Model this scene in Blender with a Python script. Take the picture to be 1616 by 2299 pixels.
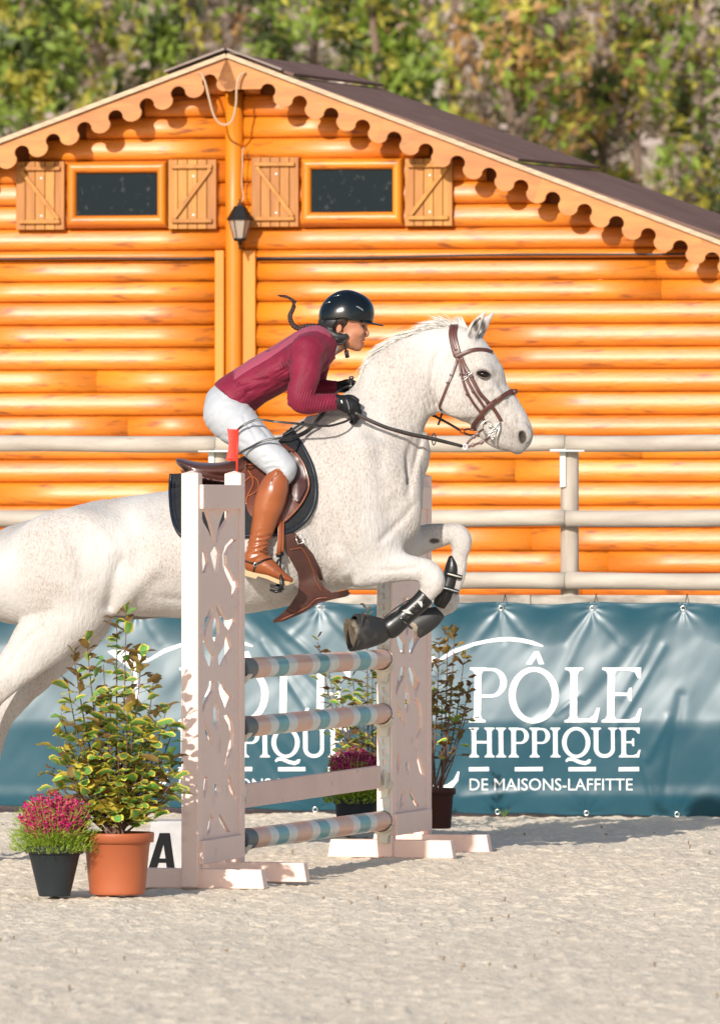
import bpy, bmesh, math, random
import numpy as np
import openvdb as vdb
from mathutils import Vector, Matrix
from mathutils.geometry import delaunay_2d_cdt

SC = bpy.context.scene
for o in list(bpy.data.objects): bpy.data.objects.remove(o)
COL = SC.collection
RND = random.Random(7)
NR = np.random.RandomState(11)

# ------------------------------------------------------------------ camera
W, H = 1614.0, 2296.0
CX, HY = 807.0, 1133.0        # optical axis column, horizon row (photo pixels)
F = 16950.0                   # focal length in photo pixels
CAMH = 857.0 / 565.0
cam = bpy.data.cameras.new('camera'); camo = bpy.data.objects.new('camera', cam); COL.objects.link(camo)
camo.location = (0, 0, CAMH); camo.rotation_euler = (math.pi/2, 0, 0)
cam.sensor_fit = 'HORIZONTAL'; cam.sensor_width = 36.0; cam.lens = 36.0*F/W
cam.shift_x = 0.0; cam.shift_y = (HY - H/2)/W * 1.0
cam.clip_start = 1.0; cam.clip_end = 2000.0
cam.dof.use_dof = True; cam.dof.focus_distance = 31.8; cam.dof.aperture_fstop = 10.0
SC.camera = camo

def P(x, y, D): return Vector(((x-CX)/F*D, D, CAMH + (HY-y)/F*D))

# ------------------------------------------------------------------ light
world = bpy.data.worlds.new('World'); SC.world = world; world.use_nodes = True
nt = world.node_tree; nt.nodes.clear()
sky = nt.nodes.new('ShaderNodeTexSky'); sky.sky_type = 'NISHITA'; sky.sun_disc = False
LD = Vector((0.36, 1.0, -0.48)).normalized()
sky.sun_elevation = math.asin(-LD.z); sky.sun_rotation = math.atan2(-LD.x, -LD.y)
sky.air_density = 1.0; sky.dust_density = 1.2; sky.ozone_density = 1.0
bg = nt.nodes.new('ShaderNodeBackground'); bg.inputs['Strength'].default_value = 0.12
out = nt.nodes.new('ShaderNodeOutputWorld')
nt.links.new(sky.outputs[0], bg.inputs[0]); nt.links.new(bg.outputs[0], out.inputs[0])
sun = bpy.data.lights.new('sun', 'SUN'); sun.energy = 4.3; sun.angle = math.radians(0.5); sun.color = (1.0, 0.94, 0.86)
suno = bpy.data.objects.new('sun', sun); COL.objects.link(suno); suno.rotation_euler = LD.to_track_quat('-Z', 'Y').to_euler()
suno.location = (-8, -20, 12)
SC.view_settings.view_transform = 'Standard'; SC.view_settings.look = 'None'
SC.view_settings.exposure = 0.13; SC.view_settings.gamma = 1.0
SC.cycles.use_denoising = True
SC.cycles.max_bounces = 8

# ------------------------------------------------------------------ materials
def M(name, c1, c2=None, scale=5.0, rough=0.5, bump=0.0, bscale=120.0, coat=0.0, crough=0.1, metal=0.0, stretch=(1,1,1),
      lo=0.35, hi=0.65, spec=0.5, sheen=0.0, rnd=0.0, detail=6.0, c3=None, s3=3.0, lo3=0.55, hi3=0.75, trans=0.0, attr=None, ca=None, rvar=0.0, bstretch=None):
    m = bpy.data.materials.new(name); m.use_nodes = True
    n = m.node_tree; N = n.nodes; L = n.links; b = N['Principled BSDF']
    b.inputs['Roughness'].default_value = rough; b.inputs['Metallic'].default_value = metal
    b.inputs['Specular IOR Level'].default_value = spec
    b.inputs['Coat Weight'].default_value = coat; b.inputs['Coat Roughness'].default_value = crough
    b.inputs['Sheen Weight'].default_value = sheen
    tc = N.new('ShaderNodeTexCoord'); mp = N.new('ShaderNodeMapping'); mp.inputs['Scale'].default_value = stretch
    L.new(tc.outputs['Object'], mp.inputs[0]); vec = mp.outputs[0]
    oi = N.new('ShaderNodeObjectInfo')
    ad = N.new('ShaderNodeVectorMath'); ad.operation = 'ADD'; mu = N.new('ShaderNodeMath'); mu.operation = 'MULTIPLY'; mu.inputs[1].default_value = 37.0
    L.new(oi.outputs['Random'], mu.inputs[0]); L.new(mu.outputs[0], ad.inputs[1]); L.new(vec, ad.inputs[0]); vec = ad.outputs[0]
    col = None
    def noise(s, d=detail, v=None):
        t = N.new('ShaderNodeTexNoise'); t.inputs['Scale'].default_value = s; t.inputs['Detail'].default_value = d
        L.new(v if v is not None else vec, t.inputs['Vector']); return t.outputs['Fac']
    def ramp(f, a, bb):
        r = N.new('ShaderNodeMapRange'); r.inputs[1].default_value = a; r.inputs[2].default_value = bb; L.new(f, r.inputs[0]); return r.outputs[0]
    def mix(f, A, B):
        x = N.new('ShaderNodeMix'); x.data_type = 'RGBA'
        L.new(f, x.inputs[0])
        for i, c in ((6, A), (7, B)):
            if isinstance(c, tuple): x.inputs[i].default_value = (*c, 1)
            else: L.new(c, x.inputs[i])
        return x.outputs[2]
    if c2 is not None: col = mix(ramp(noise(scale), lo, hi), c1, c2)
    if c3 is not None: col = mix(ramp(noise(s3, 4.0), lo3, hi3), col if col is not None else c1, c3)
    if attr is not None:
        at = N.new('ShaderNodeAttribute'); at.attribute_name = attr
        col = mix(at.outputs['Fac'], col if col is not None else c1, ca)
    if rnd > 0:
        hs = N.new('ShaderNodeHueSaturation')
        r = N.new('ShaderNodeMapRange'); r.inputs[3].default_value = 1-rnd; r.inputs[4].default_value = 1+rnd
        L.new(oi.outputs['Random'], r.inputs[0]); L.new(r.outputs[0], hs.inputs['Value'])
        r2 = N.new('ShaderNodeMapRange'); r2.inputs[3].default_value = 0.5-rnd*0.06; r2.inputs[4].default_value = 0.5+rnd*0.06
        L.new(oi.outputs['Random'], r2.inputs[0]); L.new(r2.outputs[0], hs.inputs['Hue'])
        if col is None: hs.inputs['Color'].default_value = (*c1, 1)
        else: L.new(col, hs.inputs['Color'])
        col = hs.outputs[0]
    if col is None: b.inputs['Base Color'].default_value = (*c1, 1)
    else: L.new(col, b.inputs['Base Color'])
    if rvar > 0:
        r = N.new('ShaderNodeMapRange'); r.inputs[3].default_value = max(0, rough-rvar); r.inputs[4].default_value = min(1, rough+rvar)
        L.new(noise(scale*1.7, 5.0), r.inputs[0]); L.new(r.outputs[0], b.inputs['Roughness'])
    if bump > 0:
        bp = N.new('ShaderNodeBump'); bp.inputs['Strength'].default_value = 1.0; bp.inputs['Distance'].default_value = bump
        bv = None
        if bstretch is not None:
            m2 = N.new('ShaderNodeMapping'); m2.inputs['Scale'].default_value = bstretch; L.new(tc.outputs['Object'], m2.inputs[0]); bv = m2.outputs[0]
        L.new(noise(bscale, 5.0, bv), bp.inputs['Height']); L.new(bp.outputs[0], b.inputs['Normal'])
    if trans > 0:
        tr = N.new('ShaderNodeBsdfTranslucent'); ms = N.new('ShaderNodeMixShader'); ms.inputs[0].default_value = trans
        if col is None: tr.inputs[0].default_value = (*c1, 1)
        else: L.new(col, tr.inputs[0])
        L.new(b.outputs[0], ms.inputs[1]); L.new(tr.outputs[0], ms.inputs[2])
        L.new(ms.outputs[0], N['Material Output'].inputs[0])
    return m

MAT = {}
MAT['sand'] = M('sand', (0.80,0.685,0.535), (0.70,0.59,0.455), scale=9, rough=0.95, bump=0.007, bscale=75, c3=(0.84,0.74,0.60), s3=40, lo3=0.5, hi3=0.7, spec=0.2)
MAT['log'] = M('varnished_log_wood', (0.74,0.225,0.008), (0.60,0.158,0.006), scale=1.6, rough=0.5, bump=0.004, bscale=6, coat=0.58, crough=0.38,
               stretch=(0.7,6,6), c3=(0.27,0.070,0.010), s3=5.5, lo3=0.57, hi3=0.72, rnd=0.045, rvar=0.12, spec=0.55, bstretch=(0.8,14,14))
MAT['fascia'] = M('pale_varnished_board', (0.54,0.205,0.036), (0.42,0.140,0.020), scale=2, rough=0.5, bump=0.001, bscale=8, coat=0.2, crough=0.35, stretch=(1,8,8), c3=(0.34,0.12,0.03), s3=6, lo3=0.58, hi3=0.8, rnd=0.08)
MAT['shutter'] = M('shutter_board', (0.50,0.215,0.036), (0.38,0.145,0.022), scale=2, rough=0.55, bump=0.001, bscale=8, stretch=(10,10,1), c3=(0.33,0.13,0.03), s3=6, lo3=0.58, hi3=0.8, rnd=0.1)
MAT['batten'] = M('shutter_batten', (0.40,0.165,0.035), (0.28,0.10,0.02), scale=8, rough=0.55)
MAT['edge'] = M('pale_edge_trim', (0.60,0.45,0.30), (0.45,0.33,0.22), scale=12, rough=0.7, stretch=(1,6,6))
MAT['roof'] = M('brown_roofing_felt', (0.215,0.130,0.108), (0.18,0.108,0.09), scale=6, rough=0.85, bump=0.002, bscale=150, c3=(0.15,0.09,0.072), s3=2.0, spec=0.08)
MAT['dark'] = M('black_plastic', (0.006,0.0065,0.008), rough=0.45, spec=0.3)
MAT['cable'] = M('black_cable', (0.02,0.02,0.022), rough=0.5)
MAT['glass'] = M('dark_window_glass', (0.006,0.015,0.023), (0.06,0.07,0.07), scale=26, rough=0.10, spec=0.08, lo=0.60, hi=0.78)  # pale specks of reflection are painted into the pane colour
MAT['lampglass'] = M('lantern_glass', (0.55,0.45,0.36), rough=0.12, trans=0.3)
MAT['rail'] = M('weathered_rail_wood', (0.50,0.445,0.375), (0.40,0.345,0.29), scale=3, rough=0.75, bump=0.0015, bscale=10, stretch=(1,7,7), c3=(0.33,0.25,0.18), s3=7, lo3=0.66, hi3=0.8, rnd=0.06)
MAT['railv'] = M('weathered_post_wood', (0.50,0.435,0.365), (0.38,0.32,0.26), scale=3, rough=0.75, bump=0.0015, bscale=10, stretch=(7,7,1), c3=(0.42,0.27,0.15), s3=5, lo3=0.66, hi3=0.8, rnd=0.06)
MAT['kick'] = M('dirty_kickboard', (0.55,0.50,0.43), (0.24,0.20,0.165), scale=7, rough=0.85, bump=0.003, bscale=30, stretch=(0.5,2,2), lo=0.38, hi=0.62)
MAT['bracket'] = M('galvanised_bracket', (0.55,0.60,0.60), rough=0.5, metal=0.3)
MAT['banner'] = M('teal_banner_vinyl', (0.010,0.068,0.100), (0.014,0.078,0.112), scale=3, rough=0.36, spec=0.5)
MAT['print'] = M('white_banner_print', (0.80,0.82,0.82), rough=0.4, spec=0.4)
MAT['metal'] = M('bright_metal', (0.75,0.74,0.70), rough=0.25, metal=1.0)
MAT['pink'] = M('pale_pink_paint', (0.90,0.675,0.59), (0.87,0.64,0.555), scale=3, rough=0.5, bump=0.0006, bscale=60, c3=(0.70,0.51,0.44), s3=13, lo3=0.62, hi3=0.78, spec=0.4)
MAT['ppink'] = M('pole_pink_paint', (0.74,0.44,0.33), (0.70,0.41,0.30), scale=14, rough=0.32, c3=(0.55,0.40,0.32), s3=30, lo3=0.66, hi3=0.74, stretch=(3,1,3))
MAT['pwhite'] = M('pole_white_paint', (0.72,0.71,0.67), (0.66,0.65,0.61), scale=14, rough=0.32, c3=(0.5,0.48,0.43), s3=30, lo3=0.66, hi3=0.74, stretch=(3,1,3))
MAT['pteal'] = M('pole_teal_paint', (0.10,0.34,0.38), (0.13,0.39,0.42), scale=14, rough=0.32, c3=(0.3,0.45,0.45), s3=30, lo3=0.68, hi3=0.76, stretch=(3,1,3))
MAT['pcap'] = M('pole_grey_cap', (0.11,0.13,0.14), rough=0.5)
MAT['plank'] = M('dusty_pink_plank', (0.82,0.58,0.50), (0.75,0.52,0.45), scale=5, rough=0.55, c3=(0.5,0.35,0.3), s3=20, lo3=0.68, hi3=0.76)
MAT['cup'] = M('ivory_plastic_cup', (0.74,0.70,0.60), (0.62,0.58,0.48), scale=20, rough=0.45)
MAT['track'] = M('white_keyhole_track', (0.66,0.70,0.70), (0.56,0.58,0.56), scale=24, rough=0.45, c3=(0.40,0.34,0.28), s3=34, lo3=0.64, hi3=0.76)
MAT['terracotta'] = M('terracotta_plastic', (0.42,0.115,0.042), (0.38,0.10,0.038), scale=4, rough=0.5, bump=0.0004, bscale=200)
MAT['brownpot'] = M('brown_plastic_pot', (0.062,0.020,0.015), rough=0.5, spec=0.3)
MAT['greypot'] = M('anthracite_pot', (0.020,0.026,0.031), (0.026,0.032,0.037), scale=6, rough=0.55, spec=0.3)
MAT['soil'] = M('potting_soil', (0.035,0.024,0.016), (0.07,0.05,0.035), scale=60, rough=0.95, bump=0.004, bscale=80)
MAT['stem'] = M('brown_plant_stem', (0.17,0.085,0.055), (0.11,0.06,0.04), scale=20, rough=0.7)
MAT['leafg'] = M('green_leaf_centre', (0.13,0.31,0.065), (0.22,0.40,0.10), scale=18, rough=0.38, rnd=0.35, trans=0.22)
MAT['leafy'] = M('yellow_leaf_margin', (0.80,0.60,0.055), (0.66,0.55,0.12), scale=18, rough=0.4, rnd=0.25, trans=0.25)
MAT['leafb'] = M('bronze_young_leaf', (0.26,0.16,0.045), (0.17,0.11,0.03), scale=18, rough=0.5, rnd=0.35, trans=0.15)
MAT['heath'] = M('heather_flower', (0.62,0.02,0.20), (0.42,0.014,0.15), scale=60, rough=0.6, rnd=0.2, trans=0.2)
MAT['heathg'] = M('heather_foliage', (0.34,0.46,0.04), (0.19,0.31,0.03), scale=60, rough=0.6, trans=0.2)
MAT['white'] = M('white_marker_plastic', (0.50,0.50,0.51), (0.43,0.43,0.44), scale=20, rough=0.5)
MAT['black'] = M('black_letter', (0.008,0.008,0.010), rough=0.6, spec=0.15)
MAT['red'] = M('red_flag_plastic', (0.60,0.035,0.018), rough=0.45)
MAT['coat'] = M('grey_horse_coat', (0.49,0.455,0.425), (0.355,0.295,0.255), scale=150, rough=0.62, bump=0.0045, bscale=80, lo=0.47, hi=0.68, detail=4.0,
                c3=(0.57,0.55,0.53), s3=4.4, lo3=0.42, hi3=0.66, spec=0.3, sheen=0.15, attr='dark', ca=(0.055,0.04,0.034), bstretch=(1,1,0.35), stretch=(1,1,0.5))
MAT['mane'] = M('white_mane_hair', (0.80,0.78,0.74), (0.66,0.62,0.57), scale=40, rough=0.5)
MAT['hoof'] = M('dusty_dark_hoof', (0.10,0.085,0.065), (0.035,0.03,0.027), scale=30, rough=0.7, bump=0.001, bscale=60)
MAT['sole'] = M('sandy_hoof_sole', (0.40,0.34,0.25), (0.16,0.13,0.10), scale=30, rough=0.9, bump=0.003, bscale=60)
MAT['rubber'] = M('black_rubber', (0.022,0.022,0.023), (0.075,0.066,0.055), scale=20, rough=0.5, lo=0.52, hi=0.75)
MAT['bootblk'] = M('black_moulded_shell', (0.012,0.012,0.013), rough=0.32)
MAT['silver'] = M('reflective_insert', (0.45,0.47,0.45), rough=0.4)
MAT['brown'] = M('dark_brown_leather', (0.085,0.030,0.022), (0.055,0.02,0.016), scale=14, rough=0.32, coat=0.2)
MAT['bridle'] = M('bridle_leather', (0.115,0.043,0.033), (0.08,0.03,0.025), scale=30, rough=0.36)
MAT['tan'] = M('cognac_leather', (0.33,0.092,0.026), (0.25,0.064,0.019), scale=7, rough=0.30, coat=0.3, crough=0.2, bump=0.0008, bscale=30)
MAT['flap'] = M('saddle_flap_leather', (0.15,0.042,0.020), (0.09,0.026,0.015), scale=6, rough=0.33, coat=0.25, bump=0.0004, bscale=80)
MAT['toe'] = M('dusty_toe_leather', (0.26,0.11,0.05), (0.15,0.07,0.04), scale=30, rough=0.7)
MAT['sole2'] = M('pale_boot_sole', (0.50,0.36,0.20), rough=0.7)
MAT['pad'] = M('black_quilted_cloth', (0.011,0.0125,0.015), (0.016,0.018,0.021), scale=40, rough=0.8, bump=0.0015, bscale=60, sheen=0.05, spec=0.3)
MAT['piping'] = M('navy_piping', (0.008,0.013,0.022), rough=0.4, spec=0.35)
MAT['rein'] = M('black_rein', (0.02,0.019,0.018), (0.04,0.035,0.03), scale=40, rough=0.4)
MAT['skin'] = M('skin', (0.47,0.205,0.115), (0.41,0.17,0.095), scale=30, rough=0.45, attr='lip', ca=(0.36,0.11,0.08))
MAT['skin'].node_tree.nodes['Principled BSDF'].inputs['Subsurface Weight'].default_value = 0.08
MAT['skin'].node_tree.nodes['Principled BSDF'].inputs['Subsurface Scale'].default_value = 0.01
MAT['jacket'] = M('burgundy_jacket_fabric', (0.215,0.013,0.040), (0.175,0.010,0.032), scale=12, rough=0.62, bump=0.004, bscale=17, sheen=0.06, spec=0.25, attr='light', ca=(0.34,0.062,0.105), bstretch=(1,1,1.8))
MAT['breech'] = M('pale_grey_breeches', (0.45,0.47,0.50), (0.42,0.44,0.47), scale=8, rough=0.62, bump=0.0012, bscale=14, sheen=0.1)
MAT['glove'] = M('black_glove', (0.007,0.007,0.008), (0.012,0.012,0.014), scale=40, rough=0.6, spec=0.25, bump=0.0008, bscale=120)
MAT['helmet'] = M('glossy_black_helmet', (0.004,0.007,0.010), rough=0.2, coat=0.25, crough=0.12, spec=0.35)
MAT['helmetm'] = M('matt_black_helmet', (0.016,0.018,0.021), rough=0.5)
MAT['hair'] = M('dark_brown_hair', (0.022,0.010,0.008), (0.045,0.02,0.015), scale=60, rough=0.35)
MAT['whitec'] = M('white_shirt', (0.75,0.75,0.76), rough=0.7)
MAT['eye'] = M('dark_eye', (0.010,0.005,0.004), rough=0.08, spec=0.4)
MAT['eyew'] = M('eye_white', (0.30,0.24,0.21), rough=0.25)
MAT['grass'] = M('grass_blades', (0.09,0.15,0.03), rough=0.7)

# ------------------------------------------------------------------ object helpers
def link(o, parent=None):
    COL.objects.link(o)
    if parent is not None: o.parent = parent
    return o
def obj(name, verts, faces, mat, parent=None, smooth=False, mids=None, kind=None):
    me = bpy.data.meshes.new(name)
    me.from_pydata([tuple(v) for v in verts], [], faces if isinstance(faces, list) else [tuple(int(i) for i in f) for f in faces])
    mats = mat if isinstance(mat, (list, tuple)) else [mat]
    for m in mats: me.materials.append(m)
    if mids is not None: me.polygons.foreach_set('material_index', np.array(mids, dtype=np.int32))
    if smooth: me.polygons.foreach_set('use_smooth', np.ones(len(me.polygons), dtype=bool))
    me.update()
    o = bpy.data.objects.new(name, me)
    if parent is not None and parent.type == 'EMPTY': pass
    link(o)
    if parent is not None:
        o.parent = parent
        o.matrix_parent_inverse = Matrix.Translation(-root_loc(parent))
    if kind: o['kind'] = kind
    return o
def root_loc(p):
    return Vector(p.location) if p.get('_abs') else Vector((0,0,0))
def thing(name, loc, label, cat, group=None):
    o = bpy.data.objects.new(name, None); o.empty_display_size = 0.1
    COL.objects.link(o); o.location = loc; o['_abs'] = 1
    o['label'] = label; o['category'] = cat
    if group: o['group'] = group
    return o
def tag(o, label, cat, group=None):
    o['label'] = label; o['category'] = cat
    if group: o['group'] = group
    return o
def fixn(o):
    bm = bmesh.new(); bm.from_mesh(o.data); bmesh.ops.recalc_face_normals(bm, faces=bm.faces); bm.to_mesh(o.data); bm.free(); return o

class MB:
    def __init__(s): s.v = []; s.f = []; s.m = []
    def add(s, v, f, mi=0):
        n = len(s.v); s.v += [tuple(x) for x in v]; s.f += [tuple(int(i)+n for i in q) for q in f]; s.m += [mi]*len(f)
        return s
    def build(s, name, mat, parent=None, smooth=False, kind=None):
        return obj(name, s.v, s.f, mat, parent, smooth, s.m, kind)

def g_box(c, U, V, N_, su, sv, sn, bev=0.0):
    """box centred at c with half sizes, axes U V N; bevelled edges"""
    c = Vector(c)
    bm = bmesh.new(); bmesh.ops.create_cube(bm, size=2.0)
    for v in bm.verts: v.co = Vector((v.co.x*su, v.co.y*sv, v.co.z*sn))
    if bev > 0: bmesh.ops.bevel(bm, geom=list(bm.edges), offset=bev, segments=2, affect='EDGES', profile=0.5)
    bm.verts.index_update()
    vs = [c + U*v.co.x + V*v.co.y + N_*v.co.z for v in bm.verts]
    fs = [tuple(v.index for v in f.verts) for f in bm.faces]; bm.free()
    return vs, fs
X_, Y_, Z_ = Vector((1,0,0)), Vector((0,1,0)), Vector((0,0,1))

def g_tube(pts, rad, seg=10, cap=True, flat=None, nrm=None):
    """tube along pts; rad float or list; flat=(w,t) per point gives a strap; nrm normals list"""
    pts = [Vector(p) for p in pts]; n = len(pts); vs = []; fs = []
    if not isinstance(rad, (list, tuple, np.ndarray)): rad = [rad]*n
    ref = None
    for i, p in enumerate(pts):
        t = (pts[min(i+1, n-1)] - pts[max(i-1, 0)])
        t = t.normalized() if t.length > 1e-9 else Vector((0,0,1))
        if nrm is not None: a = nrm[i] - t*nrm[i].dot(t)
        elif ref is None: a = Vector((0,-1,0)) - t*Vector((0,-1,0)).dot(t)
        else: a = ref - t*ref.dot(t)
        if a.length < 1e-4: a = Vector((0,0,1)) - t*t.z
        if a.length < 1e-4: a = Vector((1,0,0))
        a.normalize(); ref = a; b = t.cross(a)
        for k in range(seg):
            th = 2*math.pi*(k+0.5)/seg
            if flat is None: vs.append(p + (a*math.cos(th) + b*math.sin(th))*rad[i])
            else:
                w, h = flat if not isinstance(flat, list) else flat[i]
                ct, st = math.cos(th), math.sin(th)
                q = 0.45
                vs.append(p + a*(h*math.copysign(abs(ct)**q, ct)) + b*(w*math.copysign(abs(st)**q, st)))
    for i in range(n-1):
        for k in range(seg):
            k2 = (k+1) % seg
            fs.append((i*seg+k, i*seg+k2, (i+1)*seg+k2, (i+1)*seg+k))
    if cap:
        fs.append(tuple(range(seg))[::-1]); fs.append(tuple((n-1)*seg+k for k in range(seg)))
    return vs, fs
def tube(name, pts, rad, mat, parent=None, seg=10, **k):
    v, f = g_tube(pts, rad, seg, **k); return obj(name, v, f, mat, parent, True)
def dens(pts, n=6):
    """Catmull-Rom densify of tuples/vectors of any length"""
    p = np.array([list(q) for q in pts], float); out = []
    for i in range(len(p)-1):
        a, b, c, d = p[max(i-1,0)], p[i], p[i+1], p[min(i+2,len(p)-1)]
        for k in range(n):
            t = k/n
            out.append(0.5*((2*b)+(-a+c)*t+(2*a-5*b+4*c-d)*t*t+(-a+3*b-3*c+d)*t**3))
    out.append(p[-1]); return np.array(out)
def g_lathe(c, prof, seg=40, cap=True):
    vs = []; fs = []; c = Vector(c)
    for r, z in prof:
        for k in range(seg):
            a = 2*math.pi*k/seg; vs.append(c + Vector((r*math.cos(a), r*math.sin(a), z)))
    for i in range(len(prof)-1):
        for k in range(seg):
            k2 = (k+1) % seg; fs.append((i*seg+k, i*seg+k2, (i+1)*seg+k2, (i+1)*seg+k))
    if cap: fs.append(tuple(range(seg))[::-1]); fs.append(tuple((len(prof)-1)*seg+k for k in range(seg)))
    return vs, fs

def cdt(outer, holes=(), step=None, inner=()):
    """triangulate polygon with holes; returns pts2d, tris; optional interior points grid"""
    vs = []; es = []
    def loop(poly):
        n0 = len(vs); m = len(poly)
        for q in poly: vs.append(Vector((q[0], q[1])))
        for i in range(m): es.append((n0+i, n0+(i+1) % m))
    loop(outer)
    for h in holes: loop(h)
    if step:
        P2 = np.array(outer); x0, y0 = P2.min(0); x1, y1 = P2.max(0)
        j = 0
        for yy in np.arange(y0+step/2, y1, step):
            j += 1
            for xx in np.arange(x0+step/2 + (step/2 if j % 2 else 0), x1, step): vs.append(Vector((xx, yy)))
    v, e, f, _, _, _ = delaunay_2d_cdt(vs, es, [], 1, 1e-6)
    pts = [(q.x, q.y) for q in v]
    def inside(pt, poly):
        c = False; n = len(poly); x, y = pt
        for i in range(n):
            x1_, y1_ = poly[i]; x2_, y2_ = poly[(i+1) % n]
            if (y1_ > y) != (y2_ > y) and x < (x2_-x1_)*(y-y1_)/(y2_-y1_)+x1_: c = not c
        return c
    tr = []
    for t in f:
        cx_ = sum(pts[i][0] for i in t)/len(t); cy_ = sum(pts[i][1] for i in t)/len(t)
        if inside((cx_, cy_), outer) and not any(inside((cx_, cy_), h) for h in holes): tr.append(tuple(t))
    used = sorted({i for t in tr for i in t}); mp = {u: k for k, u in enumerate(used)}
    return [pts[u] for u in used], [tuple(mp[i] for i in t) for t in tr]
def g_solid(pts2, tris, front, back):
    """front/back: functions mapping 2d->3d; closes the rim"""
    n = len(pts2); vs = [front(p) for p in pts2] + [back(p) for p in pts2]
    fs = [tuple(t) for t in tris] + [tuple(i+n for i in t[::-1]) for t in tris]
    cnt = {}
    for t in tris:
        for i in range(len(t)):
            a, b = t[i], t[(i+1) % len(t)]; cnt[(a, b)] = cnt.get((a, b), 0)+1
    for (a, b) in cnt:
        if (b, a) not in cnt: fs.append((b, a, a+n, b+n))
    return vs, fs
def slab(name, outer, holes, O, U, V, N_, thick, mat, parent=None, step=None):
    p, t = cdt(outer, holes, step); O = Vector(O)
    v, f = g_solid(p, t, lambda q: O+U*q[0]+V*q[1]+N_*(thick/2), lambda q: O+U*q[0]+V*q[1]-N_*(thick/2))
    return fixn(obj(name, v, f, mat, parent))

# ------------------------------------------------------------------ noise
_T = NR.rand(256, 256)
def vn(x, y):
    xi = np.floor(x).astype(int); yi = np.floor(y).astype(int); fx = x-xi; fy = y-yi
    fx = fx*fx*(3-2*fx); fy = fy*fy*(3-2*fy)
    g = lambda a, b: _T[a % 256, b % 256]
    return (g(xi,yi)*(1-fx)+g(xi+1,yi)*fx)*(1-fy)+(g(xi,yi+1)*(1-fx)+g(xi+1,yi+1)*fx)*fy
def fbm(x, y, o=4):
    s = 0; a = 1; t = 0
    for i in range(o): s = s+a*vn(x*2**i+13.7*i, y*2**i+7.1*i); t += a; a *= .5
    return s/t

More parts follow.
